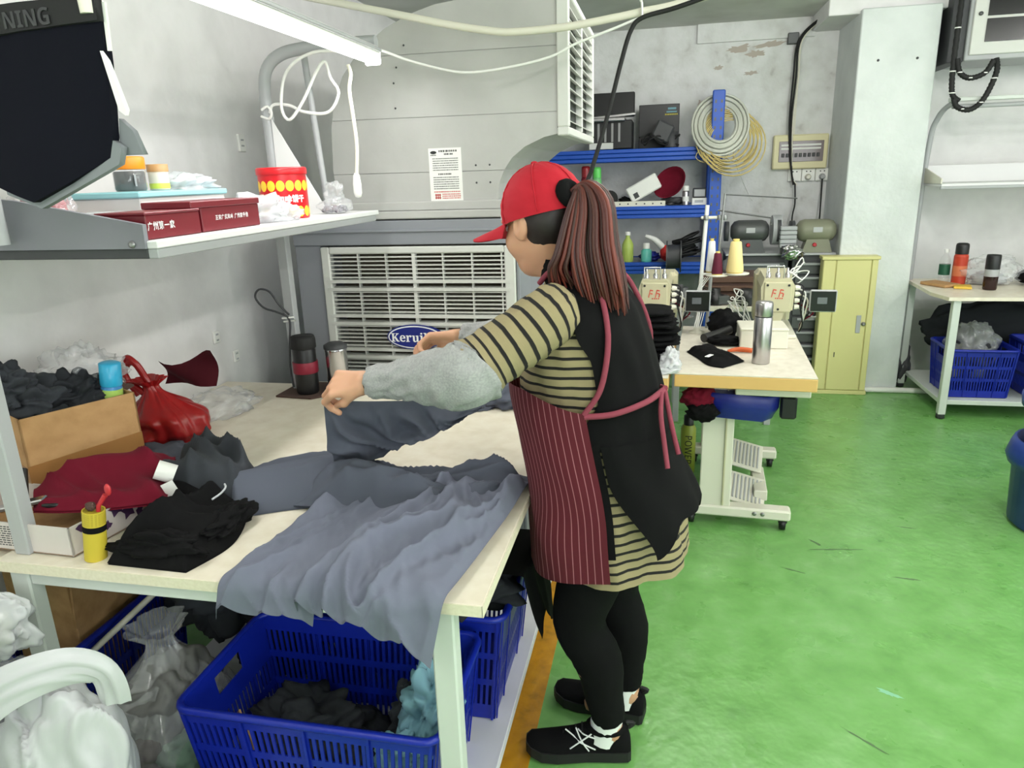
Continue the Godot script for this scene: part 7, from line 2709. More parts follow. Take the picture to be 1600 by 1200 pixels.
	o = thing("thread_snips", "red handled thread snips standing in the yellow tube holder", "snips", v3(-1.22, TOP + 0.03, -1.215))
	W(o)
	s = S()
	tube(s, [v3(-1.222, TOP + 0.03, -1.214), v3(-1.205, TOP + 0.125, -1.22), v3(-1.187, TOP + 0.15, -1.226)], [0.004, 0.005, 0.006], 8)
	part("blade", s, mat("snip_red", C(186, 44, 52), 0.4), o)
	s = S()
	lump(s, v3(-1.18, TOP + 0.162, -1.228), v3(0.008, 0.014, 0.005), 0.0, 0.0)
	part("grip", s, M.snip_red, o)
	s = S()
	lump(s, v3(-1.222, TOP + 0.125, -1.216), v3(0.012, 0.010, 0.010), 3.0, 0.2)
	part("bobbin", s, M.brown_cloth, o)
	# ---- black garment, dark grey garment
	var heap := func(called: String, label: String, at: Vector3, A: Array, B: Array, m: Material, amp: float, base: float, ang: float, seed_: float) -> Node3D:
		var q := thing(called, label, "garment", at)
		W(q)
		var ss := S()
		var ff := func(p: Vector3, u: float, v: float) -> Vector3:
			var ed := minf(minf(u, 1.0 - u), minf(v, 1.0 - v))
			return v3(p.x, TOP + 0.003 + smoothstep(0.0, 0.22, ed) * (base + amp * pow(crease(p.x, p.z, ang, 0.9, 0.14, seed_), 2.0) + amp * 0.5 * pow(crease(p.x, p.z, ang + 0.6, 0.6, 0.1, seed_ + 3.0), 2.5)) + 0.006 * smoothstep(0.0, 0.03, ed), p.z)
		patch(ss, A, B, 56, 40, ff)
		part("cloth", ss, m, q)
		return q
	o = heap.call("black_jersey", "glossy black garment crumpled at the table's front beside the yellow tube", v3(-1.1, TOP, -1.34), [v3(-1.185, 0, -1.19), v3(-1.21, 0, -1.3), v3(-1.24, 0, -1.42), v3(-1.27, 0, -1.53)], [v3(-0.985, 0, -1.185), v3(-0.955, 0, -1.29), v3(-0.97, 0, -1.38), v3(-1.02, 0, -1.49)], M.black_cloth, 0.06, 0.012, 2.2, 61.0)
	W(o)
	s = S()
	tube(s, spline([v3(-1.04, TOP + 0.076, -1.38), v3(-1.03, TOP + 0.082, -1.40), v3(-1.035, TOP + 0.084, -1.43), v3(-1.05, TOP + 0.084, -1.45)], 4), 0.0025, 6)
	part("grey_piping", s, M.cotton_grey, o)
	s = S()
	heap_of(s, v3(-1.08, TOP + 0.028, -1.235), v3(0.11, 0.034, 0.04), 141.0, 0.3, TOP + 0.002, 0.3)
	part("sleeve", s, M.black_cloth, o)
	s = S()
	heap_of(s, v3(-1.0, TOP + 0.03, -1.36), v3(0.05, 0.03, 0.1), 143.0, 0.3, TOP + 0.002, 0.3)
	part("sleeve", s, M.black_cloth, o)
	heap.call("charcoal_shirt", "charcoal garment heaped between the burgundy garment and the slate one", v3(-1.22, TOP, -1.6), [v3(-1.27, 0, -1.42), v3(-1.32, 0, -1.55), v3(-1.36, 0, -1.68), v3(-1.36, 0, -1.78)], [v3(-1.04, 0, -1.47), v3(-1.03, 0, -1.56), v3(-1.07, 0, -1.66), v3(-1.2, 0, -1.76)], M.charcoal, 0.07, 0.03, 0.4, 71.0)
	# ---- roll of white labels
	o = thing("label_roll", "small roll of white paper labels lying on the garments", "label roll", v3(-1.19, 0.88, -1.42))
	W(o)
	var lb := Basis(Y, 0.5) * Basis(v3(0, 0, 1), 1.1)
	s = S()
	lathe(s, [[0.008, -0.022], [0.024, -0.022], [0.024, -0.022], [0.024, 0.022], [0.024, 0.022], [0.008, 0.022], [0.008, -0.022]], v3(-1.195, 0.9, -1.43), 22, lb)
	part("roll", s, M.paper, o)
	s = S(false)
	box(s, v3(-1.165, 0.868, -1.40), v3(0.03, 0.04, 0.001), 0.0, Basis(Y, 0.5) * Basis(v3(0, 0, 1), 0.35))
	part("loose_label", s, M.paper, o)
	# ---- red carrier bag on the bench
	o = thing("red_bag", "red plastic carrier bag stuffed with scraps by the left wall", "plastic bag", v3(-1.58, 0.77, -1.95))
	W(o)
	s = S()
	sack(s, v3(-1.57, 0.772, -1.95), 0.125, 0.12, 0.19, 4.0, 0.13, 0.2, v3(-0.05, 0, 0.01), 0.12)
	part("bag", s, M.bag_red, o)
	for k in 2:
		s = S()
		tube(s, spline([v3(-1.66 + 0.03 * k, 0.93, -1.93), v3(-1.69, 1.0 - 0.01 * k, -1.92), v3(-1.675, 1.055 - 0.02 * k, -1.92), v3(-1.645, 1.04, -1.92), v3(-1.625, 0.99, -1.93), v3(-1.62 + 0.02 * k, 0.94, -1.93)], 5), 0.011, 8)
		part("handle", s, M.bag_red, o)
	o = thing("maroon_scrap", "dark maroon scrap poking out behind the red carrier bag", "cloth", v3(-1.6, 0.95, -2.05))
	W(o)
	s = S()
	rows = []
	for i in 9:
		var row := PackedVector3Array()
		for j in 9:
			var u := i / 8.0; var v := j / 8.0
			row.append(v3(-1.66 + 0.2 * u, 0.93 + 0.085 * v - 0.02 * sin(u * 5.0) * v + 0.02 * v * u, -2.06 - 0.02 * sin(v * 4.0 + u * 6.0)))
		rows.append(row)
	sheet(s, rows)
	part("cloth", s, M.burgundy_dark, o)
	o = thing("slate_scrap", "slate cloth lying under the red carrier bag", "cloth", v3(-1.5, 0.77, -1.82))
	W(o)
	s = S()
	lump(s, v3(-1.5, 0.775, -1.80), v3(0.14, 0.03, 0.13), 14.0, 0.3, 2.5, 0.771)
	part("cloth", s, M.slate, o)
	o = thing("clear_sleeve", "flat clear plastic sleeve between red bag and black tumbler", "plastic bag", v3(-1.6, 0.77, -2.25))
	W(o)
	s = S()
	lump(s, v3(-1.6, 0.795, -2.25), v3(0.13, 0.05, 0.15), 34.0, 0.35, 3.0, 0.771, 44, 26)
	part("film", s, M.film, o)
	# ---- tumblers at the far left corner on a dark mat
	o = thing("table_mat", "thin grey mat under the tumblers at the far corner of the table", "mat", v3(-1.35, TOP, -2.47))
	W(o)
	s = S(false)
	prism(s, PackedVector2Array([Vector2(-1.455, -2.40), Vector2(-1.30, -2.385), Vector2(-1.22, -2.46), Vector2(-1.2, -2.6), Vector2(-1.45, -2.6)]), v3(0, TOP, 0), v3(1, 0, 0), v3(0, 0, 1), v3(0, 0.006, 0))
	part("mat", s, M.brown_cloth, o)
	o = thing("black_tumbler", "black tumbler with burgundy sleeve on the grey mat", "tumbler", v3(-1.345, TOP + 0.007, -2.455))
	L()
	s = S()
	lathe(s, [[0.0, 0], [0.04, 0], [0.043, 0.006], [0.044, 0.17], [0.04, 0.178]], Vector3.ZERO, 24)
	part("body", s, M.black_plastic, o)
	s = S()
	lathe(s, [[0.047, 0.082], [0.048, 0.084], [0.048, 0.124], [0.047, 0.126]], Vector3.ZERO, 24)
	part("sleeve", s, mat("sleeve_wine", C(128, 18, 44), 0.45), o)
	s = S()
	lathe(s, [[0.047, 0.178], [0.048, 0.18], [0.047, 0.215], [0.043, 0.225], [0, 0.226]], Vector3.ZERO, 24)
	part("lid", s, M.black_rubber, o)
	o = thing("steel_tumbler", "shiny steel tumbler next to the black tumbler", "tumbler", v3(-1.235, TOP + 0.007, -2.5))
	L()
	s = S()
	lathe(s, [[0.0, 0], [0.038, 0], [0.041, 0.006], [0.043, 0.16], [0.044, 0.175], [0.042, 0.176], [0.04, 0.16], [0.036, 0.01]], Vector3.ZERO, 26)
	part("body", s, M.chrome, o)
	s = S()
	lathe(s, [[0.045, 0.168], [0.045, 0.182], [0.03, 0.19], [0, 0.192]], Vector3.ZERO, 26)
	part("lid", s, M.dark_grey, o)
	# ---- cable tied to the rear post
	o = thing("tied_cable", "grey cable looped and tied to the shelf's rear post", "cable", v3(-1.43, 1.05, -2.49))
	W(o)
	s = S()
	tube(s, spline([v3(-1.405, 1.09, -2.485), v3(-1.44, 1.13, -2.48), v3(-1.47, 1.18, -2.475), v3(-1.51, 1.19, -2.47), v3(-1.53, 1.16, -2.47), v3(-1.50, 1.12, -2.47), v3(-1.45, 1.1, -2.48), v3(-1.41, 1.07, -2.49), v3(-1.42, 0.98, -2.49), v3(-1.43, 0.88, -2.49), v3(-1.42, 0.8, -2.48)], 5), 0.004, 6)
	part("cable", s, M.dark_grey, o)
	s = S()
	tube(s, [v3(-1.44, 1.075, -2.49), v3(-1.39, 1.08, -2.49), v3(-1.39, 1.065, -2.5), v3(-1.44, 1.06, -2.5)], 0.004, 6)
	part("tie", s, M.white_plastic, o)

# ---------------------------------------------------------------- on the overhead shelf, and the sample hung before it
func on_shelf() -> void:
	var s: SurfaceTool
	var y := 1.469
	var wine := mat("gift_wine", C(112, 22, 34), 0.4)
	var o := thing("gift_box", "burgundy lettered gift box at the shelf's near end", "box", v3(-1.15, y, -1.46), "burgundy gift boxes on the shelf")
	W(o)
	s = S(false)
	bx(s, v3(-1.22, y, -1.575), v3(-1.095, y + 0.052, -1.385), 0.002)
	part("carton", s, wine, o)
	s = S(false)
	bx(s, v3(-1.222, y + 0.052, -1.577), v3(-1.093, y + 0.058, -1.383), 0.002)
	part("lid", s, wine, o)
	brush("广州第一家", 0.0165, 0.0022, func(x: float, yy: float) -> Array: return [v3(-1.095, y + 0.02 + yy, -1.388 - x), v3(1, 0, 0)], M.white_paint, o)
	o = thing("gift_box", "taller burgundy lettered gift box beside the white plastic bag on the shelf", "box", v3(-1.15, y, -1.7), "burgundy gift boxes on the shelf")
	W(o)
	s = S(false)
	bx(s, v3(-1.23, y, -1.85), v3(-1.1, y + 0.058, -1.59), 0.002)
	part("carton", s, wine, o)
	s = S(false)
	bx(s, v3(-1.233, y + 0.058, -1.853), v3(-1.097, y + 0.074, -1.55), 0.002)
	part("lid", s, wine, o)
	brush("正宗广式风味 广州家手信", 0.0115, 0.0016, func(x: float, yy: float) -> Array: return [v3(-1.1, y + 0.026 + yy, -1.645 - x), v3(1, 0, 0)], M.white_paint, o)
	o = thing("clear_tray", "clear lidded plastic tray behind the shelf's end panel", "tray", v3(-1.26, y, -1.44))
	W(o)
	for q: Array in [[v3(-1.36, y, -1.56), v3(-1.225, y + 0.003, -1.39)], [v3(-1.36, y, -1.56), v3(-1.357, y + 0.05, -1.39)], [v3(-1.228, y, -1.56), v3(-1.225, y + 0.05, -1.39)], [v3(-1.36, y, -1.393), v3(-1.225, y + 0.05, -1.39)], [v3(-1.365, y + 0.05, -1.565), v3(-1.22, y + 0.056, -1.385)]]:
		s = S(false)
		bx(s, q[0], q[1])
		part("tray_wall", s, M.film_milky, o)
	o = thing("flat_box", "flat white box with pale blue lid behind the gift boxes", "box", v3(-1.4, y, -1.75))
	W(o)
	s = S(false)
	bx(s, v3(-1.5, y, -1.96), v3(-1.27, y + 0.085, -1.6), 0.003)
	part("carton", s, mat("flat_white", C(232, 228, 226), 0.6), o)
	s = S(false)
	bx(s, v3(-1.505, y + 0.085, -1.965), v3(-1.262, y + 0.1, -1.59), 0.003)
	part("lid", s, mat("lid_aqua", C(150, 206, 212), 0.5), o)
	s = S(false)
	for k in 12: bx(s, v3(-1.27, y + 0.05, -1.67 - k * 0.013), v3(-1.2695, y + 0.056, -1.678 - k * 0.013))
	part("printed_line", s, M.frame_grey, o).set_meta("kind", "stuff")
	s = S()
	lathe(s, [[0.012, 0], [0.012, 0.0006], [0.008, 0.0008]], v3(-1.27, y + 0.055, -1.625), 14, Basis(v3(0, 0, 1), -PI / 2))
	part("round_emblem", s, mat("emblem_green", C(180, 206, 170), 0.6), o)
	o = thing("white_case", "white box standing at the back of the shelf behind the hung shorts", "box", v3(-1.6, y, -1.6))
	W(o)
	s = S(false)
	bx(s, v3(-1.72, y, -1.68), v3(-1.53, y + 0.13, -1.5), 0.004)
	part("carton", s, M.white_plastic, o)
	var yl := y + 0.101
	o = thing("jar", "plastic jar of dark seeds with orange lid on the flat box", "jar", v3(-1.385, yl, -1.72))
	L()
	s = S()
	lathe(s, [[0.0, 0], [0.035, 0], [0.038, 0.006], [0.038, 0.045], [0.036, 0.05]], Vector3.ZERO, 22)
	part("contents", s, mat("seeds", C(48, 40, 38), 0.8), o)
	s = S()
	lathe(s, [[0.0, -0.0], [0.037, 0], [0.04, 0.006], [0.04, 0.052], [0.037, 0.06]], Vector3.ZERO, 22)
	part("jar_wall", s, M.glass, o)
	s = S()
	lathe(s, [[0.041, 0.055], [0.042, 0.057], [0.042, 0.083], [0.039, 0.087], [0, 0.088]], Vector3.ZERO, 22)
	part("lid", s, mat("lid_orange", C(240, 140, 20), 0.4), o)
	s = S(false)
	box(s, v3(0.034, 0.027, 0.021), v3(0.002, 0.03, 0.034), 0.0, Basis(Y, 0.55))
	part("label", s, M.frame_grey, o)
	o = thing("jar", "small glass jar with tan lid beside the orange lidded jar", "jar", v3(-1.37, yl, -1.815))
	L()
	s = S()
	lathe(s, [[0.0, 0], [0.024, 0], [0.026, 0.004], [0.026, 0.048]], Vector3.ZERO, 18)
	part("jar_wall", s, mat("cream_jar", C(226, 220, 206), 0.3), o)
	s = S()
	lathe(s, [[0.0262, 0.004], [0.0262, 0.018]], Vector3.ZERO, 18)
	part("label", s, mat("lime", C(206, 222, 90), 0.5), o)
	s = S()
	lathe(s, [[0.0275, 0.048], [0.0275, 0.068], [0, 0.069]], Vector3.ZERO, 18)
	part("lid", s, mat("lid_tan", C(190, 150, 100), 0.45), o)
	# red tin of biscuits
	o = thing("biscuit_tin", "red biscuit tin with rows of yellow discs on the shelf", "tin", v3(-1.195, y, -2.17))
	L()
	var tr := mat("tin_red", C(206, 18, 30), 0.35)
	var R := 0.074
	s = S()
	lathe(s, [[0.0, 0], [R - 0.002, 0], [R, 0.004], [R, 0.135]], Vector3.ZERO, 36)
	part("can", s, tr, o)
	s = S()
	lathe(s, [[R + 0.003, 0.134], [R + 0.004, 0.136], [R + 0.004, 0.152], [R, 0.156], [0, 0.156]], Vector3.ZERO, 36)
	part("lid", s, tr, o)
	var yc := mat("disc_yellow", C(250, 206, 52), 0.45)
	for row_ in 2:
		for k in 16:
			var a0 := TAU * k / 16
			s = S()
			var rr := []
			for i in 5:
				var ring := PackedVector3Array()
				for j in 14:
					var b := TAU * j / 14
					var da := a0 + cos(b) * 0.0135 * i / 4.0 / R
					ring.append(v3(cos(da) * (R + 0.0012 * (1.0 - i / 5.0)), (0.1 if row_ == 0 else 0.022) + sin(b) * 0.0165 * i / 4.0, sin(da) * (R + 0.0012 * (1.0 - i / 5.0))))
				rr.append(ring)
			sheet(s, rr, true)
			part("yellow_disc", s, yc, o)
	brush("加味饼干", 0.02, 0.0042, func(x: float, yy: float) -> Array:
		var a0 := 1.35 - x / R
		return [v3(cos(a0) * R, 0.051 + yy, sin(a0) * R), v3(cos(a0), 0, sin(a0))], M.white_paint, o)
	# crumpled white bags
	o = thing("white_plastic_bag", "crumpled white plastic bag between gift box and biscuit tin", "plastic bag", v3(-1.17, y, -2.0))
	W(o)
	s = S()
	lump(s, v3(-1.18, y + 0.035, -1.97), v3(0.09, 0.05, 0.11), 44.0, 0.35, 2.8, y, 52, 30)
	lump(s, v3(-1.14, y + 0.02, -2.07), v3(0.05, 0.03, 0.04), 45.0, 0.35, 2.8, y, 40, 22)
	part("film", s, M.film_milky, o)
	o = thing("white_plastic_bag", "crumpled white plastic bag lying on the flat box", "plastic bag", v3(-1.38, yl, -1.92))
	W(o)
	s = S()
	lump(s, v3(-1.37, yl + 0.01, -1.93), v3(0.08, 0.035, 0.08), 54.0, 0.35, 2.8, y + 0.08, 52, 30)
	part("film", s, M.film_milky, o)
	o = thing("nut_bag", "small clear bag of grey nuts at the shelf's far end", "bag", v3(-1.15, y, -2.42))
	W(o)
	for k in 26:
		s = S()
		var q := k * 2.4
		var r := 0.045 * sqrt(k / 26.0)
		lump(s, v3(-1.14 + cos(q) * r, y + 0.011 + 0.008 * (k % 2), -2.42 + sin(q) * r), v3(0.008, 0.008, 0.008), k, 0.15, 2.0, y, 8, 6)
		part("nut", s, mat("nut_grey", C(104, 100, 112), 0.6), o)
	s = S()
	lump(s, v3(-1.14, y + 0.025, -2.42), v3(0.062, 0.032, 0.06), 64.0, 0.2, 2.8, y, 40, 24)
	lump(s, v3(-1.14, y + 0.075, -2.42), v3(0.035, 0.035, 0.03), 65.0, 0.4, 2.8, y, 36, 20)
	part("film", s, M.film, o)
	o = thing("red_snack_packet", "red foil packet in clear wrap behind the hung shorts", "packet", v3(-1.38, y, -1.44))
	W(o)
	s = S()
	lump(s, v3(-1.42, y + 0.055, -1.46), v3(0.055, 0.06, 0.05), 74.0, 0.2, 2.4, y)
	part("foil", s, mat("foil_red", C(160, 24, 40), 0.25), o)
	s = S()
	lump(s, v3(-1.42, y + 0.065, -1.46), v3(0.07, 0.075, 0.06), 84.0, 0.25, 2.4, y, 44, 24)
	part("film", s, M.film, o)
	# ---- display shorts pegged to a line
	o = thing("display_shorts", "navy black boxer shorts with grey hems pegged up before the shelf", "shorts", v3(-1.05, 1.6, -1.1))
	W(o)
	var P := PackedVector2Array([Vector2(-0.874, 1.855), Vector2(-1.10, 1.85), Vector2(-1.32, 1.843), Vector2(-1.335, 1.72), Vector2(-1.345, 1.62), Vector2(-1.21, 1.575), Vector2(-1.155, 1.60), Vector2(-1.125, 1.585), Vector2(-1.06, 1.56), Vector2(-0.985, 1.59), Vector2(-0.905, 1.628), Vector2(-0.895, 1.66), Vector2(-0.885, 1.76)])
	var bulge := func(p: Vector2) -> float: return 0.012 + 0.012 * sin(PI * clampf((p.x + 1.34) / 0.46, 0, 1)) + 0.006 * nz.get_noise_2d(p.x * 9.0, p.y * 5.0)
	s = S()
	quilt(s, P, bulge, v3(0, 0, -1.1), 0.016)
	part("cloth", s, M.navy_cloth, o)
	var waist := PackedVector2Array([Vector2(-0.873, 1.868), Vector2(-1.10, 1.864), Vector2(-1.32, 1.857), Vector2(-1.324, 1.815), Vector2(-1.10, 1.82), Vector2(-0.875, 1.832)])
	s = S()
	quilt(s, waist, func(p: Vector2) -> float: return 0.016 + bulge.call(p) * 0.6, v3(0, 0, -1.1), 0.016)
	part("waistband", s, mat("waist_black", C(20, 20, 22), 0.8), o)
	lettering("NING", 0.034, mat("waist_letters", C(54, 54, 57), 0.7), o, Transform3D(Basis(v3(0, 0, 1), 0.02), T * v3(-0.998, 1.841, -1.1 + 0.0315)), "lettering", "Droid Sans", true)
	for q: Array in [[[-0.895, 1.655], [-0.905, 1.628], [-0.985, 1.59], [-1.06, 1.56], [-1.125, 1.585]], [[-1.345, 1.62], [-1.21, 1.575], [-1.155, 1.60]]]:
		var poly := PackedVector2Array()
		for p: Array in q: poly.append(Vector2(p[0], p[1]))
		for i in range(q.size() - 1, -1, -1): poly.append(Vector2(q[i][0] + (0.014 if i < 2 and q.size() > 3 else 0.0), q[i][1] - 0.011))
		s = S()
		quilt(s, poly, func(_p: Vector2) -> float: return 0.013, v3(0, 0, -1.1), 0.014)
		part("hem", s, M.shorts_grey, o)
	s = S(false)
	prism(s, PackedVector2Array([Vector2(-0.888, 1.79), Vector2(-0.878, 1.775), Vector2(-0.858, 1.70), Vector2(-0.862, 1.692), Vector2(-0.872, 1.70)]), v3(0, 0, -1.085), v3(1, 0, 0), Y, v3(0.004, 0, -0.003))
	part("swing_tag", s, M.paper, o)
	s = S(false)
	prism(s, PackedVector2Array([Vector2(-0.874, 1.86), Vector2(-0.868, 1.86), Vector2(-0.872, 1.79), Vector2(-0.878, 1.79)]), v3(0, 0, -1.09), v3(1, 0, 0), Y, v3(0, 0, -0.004))
	part("side_seam_tape", s, M.paper, o)
	s = S()
	quilt(s, PackedVector2Array([Vector2(-0.89, 1.69), Vector2(-0.868, 1.67), Vector2(-0.855, 1.632), Vector2(-0.9, 1.632)]), func(_p: Vector2) -> float: return 0.008, v3(0, 0, -1.112), 0.012)
	part("inner_lining", s, M.shorts_grey, o)
	for k in 2:
		var px := -0.9 - 0.33 * k
		o = thing("clothes_peg", ["cream clothes peg gripping the navy shorts' waistband", "cream clothes peg at the shorts' far corner"][k], "peg", v3(px, 1.85, -1.1), "clothes pegs")
		W(o)
		for z: float in [-1.118, -1.078]:
			s = S()
			tube(s, [v3(px + (z + 1.098) * 0.5, 1.842, z), v3(px + (z + 1.098) * 0.5, 1.87, z), v3(px + (z + 1.098) * 0.3, 1.93, z)], [0.012, 0.0135, 0.011], 12)
			part("jaw", s, M.machine_white, o)
		s = S()
		lathe(s, [[0.006, -0.024], [0.006, 0.024]], v3(px, 1.885, -1.098), 10, Basis(v3(1, 0, 0), PI / 2))
		part("spring", s, M.zinc, o)
	o = thing("hanging_line", "cream line the navy shorts hang from", "line", v3(-1.1, 1.93, -1.1))
	W(o)
	s = S()
	tube(s, [v3(-1.81, 1.945, -1.098), v3(-1.1, 1.93, -1.098), v3(-0.7, 1.94, -1.098)], 0.006, 8)
	part("line", s, M.machine_white, o)

# a flat garment with front and back face and a puffed middle
func quilt(s: SurfaceTool, poly: PackedVector2Array, puff: Callable, o: Vector3, th: float) -> void:
	var lo := poly[0]; var hi := poly[0]
	for p in poly:
		lo = lo.min(p); hi = hi.max(p)
	var st := maxf(hi.x - lo.x, hi.y - lo.y) / 24.0
	s.set_smooth_group(0)
	var x := lo.x
	while x < hi.x:
		var y := lo.y
		while y < hi.y:
			var cell := PackedVector2Array([Vector2(x, y), Vector2(x + st, y), Vector2(x + st, y + st), Vector2(x, y + st)])
			for q: PackedVector2Array in Geometry2D.intersect_polygons(poly, cell):
				var id := Geometry2D.triangulate_polygon(q)
				for i in range(0, id.size(), 3):
					var t := [q[id[i]], q[id[i + 1]], q[id[i + 2]]]
					if ((t[1] as Vector2) - t[0]).cross((t[2] as Vector2) - t[0]) > 0: t = [t[0], t[2], t[1]]
					var f := []; var b := []
					for p: Vector2 in t:
						f.append(o + v3(p.x, p.y, puff.call(p))); b.append(o + v3(p.x, p.y, puff.call(p) - th))
					tri(s, f[0], f[1], f[2]); tri(s, b[0], b[2], b[1])
			y += st
		x += st
	for i in poly.size():
		var a := poly[i]; var c := poly[(i + 1) % poly.size()]
		s.set_smooth_group(5)
		quad(s, o + v3(a.x, a.y, puff.call(a) - th), o + v3(a.x, a.y, puff.call(a)), o + v3(c.x, c.y, puff.call(c)), o + v3(c.x, c.y, puff.call(c) - th))

# ---------------------------------------------------------------- under the work table
func under_table() -> void:
	var s: SurfaceTool
	var yb := 0.116
	basket("blue_basket", v3(-0.755, yb, -1.36), 0.62, 0.365, 0.315, "large blue basket with dark cloth in front under the work table", M.basket)
	basket("blue_basket", v3(-0.70, yb, -1.80), 0.62, 0.44, 0.345, "blue basket with black clothes spilling over behind the front basket", M.basket)
	basket("blue_basket", v3(-1.66, 0.0, -1.55), 0.30, 0.5, 0.40, "narrow blue basket holding a brown carton under the side bench", M.basket)
	var pile := func(called: String, label: String, cat: String, c: Vector3, r: Vector3, off: float, m: Material, fl: float, amp := 0.3, grp := "") -> Node3D:
		var o := thing(called, label, cat, v3(c.x, fl if fl > -1 else c.y, c.z), grp)
		W(o)
		var q := S()
		heap_of(q, c, r, off, amp * 1.15, fl, 0.5 * sin(off))
		part("cloth", q, m, o)
		return o
	pile.call("dark_cloth", "dark grey cloth bunched in the large front basket", "cloth", v3(-0.87, 0.215, -1.38), v3(0.16, 0.105, 0.13), 3.3, M.coal, 0.13)
	pile.call("dark_cloth", "second dark grey cloth lying low in the front basket's middle", "cloth", v3(-0.68, 0.17, -1.37), v3(0.17, 0.06, 0.14), 6.3, M.coal, 0.13)
	pile.call("pale_blue_cloth", "pale blue shirt stuffed at the front basket's right end", "cloth", v3(-0.53, 0.32, -1.40), v3(0.065, 0.125, 0.10), 9.3, M.pale_blue, 0.13, 0.35)
	pile.call("pale_blue_cloth", "pale blue cloth lower down beside the table leg in the basket", "cloth", v3(-0.58, 0.23, -1.30), v3(0.075, 0.085, 0.06), 13.3, M.pale_blue, 0.13, 0.35)
	pile.call("charcoal_cloth", "charcoal cloth beside the pale blue shirt in the basket", "cloth", v3(-0.6, 0.24, -1.45), v3(0.06, 0.1, 0.06), 12.3, M.charcoal, 0.13, 0.35)
	var o := thing("cardboard_offcut", "brown cardboard offcut standing in the front basket", "cardboard", v3(-1.02, 0.13, -1.27))
	W(o)
	s = S(false)
	prism(s, PackedVector2Array([Vector2(-0.04, 0.0), Vector2(0.05, 0.0), Vector2(0.055, 0.12), Vector2(0.01, 0.19), Vector2(-0.035, 0.15)]), v3(-0.985, 0.15, -1.30), v3(0.75, 0, 0.55), v3(-0.1, 0.97, 0), v3(0.002, 0, -0.004))
	part("sheet", s, M.cardboard, o)
	# black clothes in the second basket, hanging over
	pile.call("black_clothes", "black clothes heaped in the basket beside the woman's apron", "cloth", v3(-0.60, 0.49, -1.76), v3(0.25, 0.12, 0.2), 23.3, M.coal, 0.3, 0.28)
	o = thing("black_sleeve", "black garment end hanging over the basket's outer rim", "garment", v3(-0.36, 0.4, -1.72))
	W(o)
	s = S()
	var rows := []
	for i in 31:
		var u := i / 30.0
		var row := PackedVector3Array()
		for j in 25:
			var v := j / 24.0
			# over the rim and down outside
			var x := lerpf(-0.52, -0.335, smoothstep(0.0, 0.4, u)) + 0.03 * smoothstep(0.4, 1.0, u)
			var y := 0.565 + 0.02 * sin(u * 5.0) - 0.25 * smoothstep(0.35, 1.0, u) * (0.75 + 0.25 * sin(v * 5.0 + 1.0))
			var z := lerpf(-1.87, -1.62, v) + 0.02 * sin(u * 4.0)
			row.append(v3(x + 0.02 * (crease(v * 0.9, u * 0.6, 1.4, 0.9, 0.4, 88.0) - 0.3) * smoothstep(0.1, 0.5, u), y, z))
		rows.append(row)
	sheet(s, rows)
	part("cloth", s, M.black_cloth, o)
	# carton in the dark basket
	o = thing("brown_carton", "brown carton standing in the narrow blue basket under the bench", "carton", v3(-1.62, 0.03, -1.55))
	W(o)
	s = S(false)
	bx(s, v3(-1.74, 0.03, -1.75), v3(-1.535, 0.60, -1.4), 0.003)
	part("carton", s, M.cardboard, o)
	s = S(false)
	box(s, v3(-1.527, 0.50, -1.56), v3(0.006, 0.13, 0.33), 0.0, Basis(v3(0, 0, 1), -0.1))
	part("flap", s, M.cardboard, o)
	# big clear bag of grey scraps
	o = thing("scrap_bag", "large knotted clear bag of grey scraps between the baskets", "plastic bag", v3(-1.24, yb, -1.36))
	W(o)
	s = S()
	sack(s, v3(-1.235, yb + 0.003, -1.35), 0.172, 0.172, 0.34, 33.0, 0.1, 0.2, v3(-0.02, 0, -0.02), 0.12)
	part("film", s, M.film, o)
	s = S()
	heap_of(s, v3(-1.24, 0.27, -1.36), v3(0.13, 0.15, 0.13), 43.0, 0.2, yb + 0.008)
	part("grey_scraps", s, mat("scrap_grey", C(120, 120, 118), 0.9), o)
	s = S()
	lump(s, v3(-1.15, 0.2, -1.27), v3(0.065, 0.06, 0.06), 46.0, 0.25, 2.0, yb + 0.008)
	part("green_scraps", s, mat("scrap_green", C(124, 150, 132), 0.9), o)
	s = S()
	lump(s, v3(-1.24, 0.19, -1.26), v3(0.045, 0.06, 0.045), 47.0, 0.2, 2.0, yb + 0.008)
	part("brown_scraps", s, M.brown_cloth, o)
	pile.call("grey_fleece", "dark grey fleecy bundle behind the knotted clear bag", "bundle", v3(-1.30, 0.42, -1.72), v3(0.19, 0.17, 0.14), 53.0, M.charcoal, yb + 0.005, 0.35)
	pile.call("red_bundle", "dark red bundle glimpsed behind the front basket", "bundle", v3(-1.11, 0.44, -1.66), v3(0.10, 0.07, 0.08), 63.0, M.red_cloth, -99.0, 0.25)
	pile.call("dark_bundle", "charcoal bundle below the dark red one", "bundle", v3(-1.1, 0.27, -1.70), v3(0.12, 0.16, 0.13), 65.0, M.coal, yb + 0.005, 0.25)
	o = thing("white_rod", "slim white rod leaning behind the left table leg", "rod", v3(-1.46, yb, -1.4))
	W(o)
	s = S()
	tube(s, [v3(-1.50, yb + 0.25, -1.40), v3(-1.41, yb + 0.34, -1.56)], 0.009, 8)
	part("rod", s, M.machine_white, o)
	# white bags in the near left corner
	o = thing("white_sack", "crumpled white plastic sack in the near corner before the table", "plastic bag", v3(-1.2, 0.0, -1.0))
	W(o)
	s = S()
	heap_of(s, v3(-1.195, 0.29, -1.0), v3(0.155, 0.37, 0.11), 91.0, 0.13, 0.004, 1.2, 110, 70)
	part("film", s, M.bag_white, o)
	s = S()
	rows = []      # its carrying band bends over the top
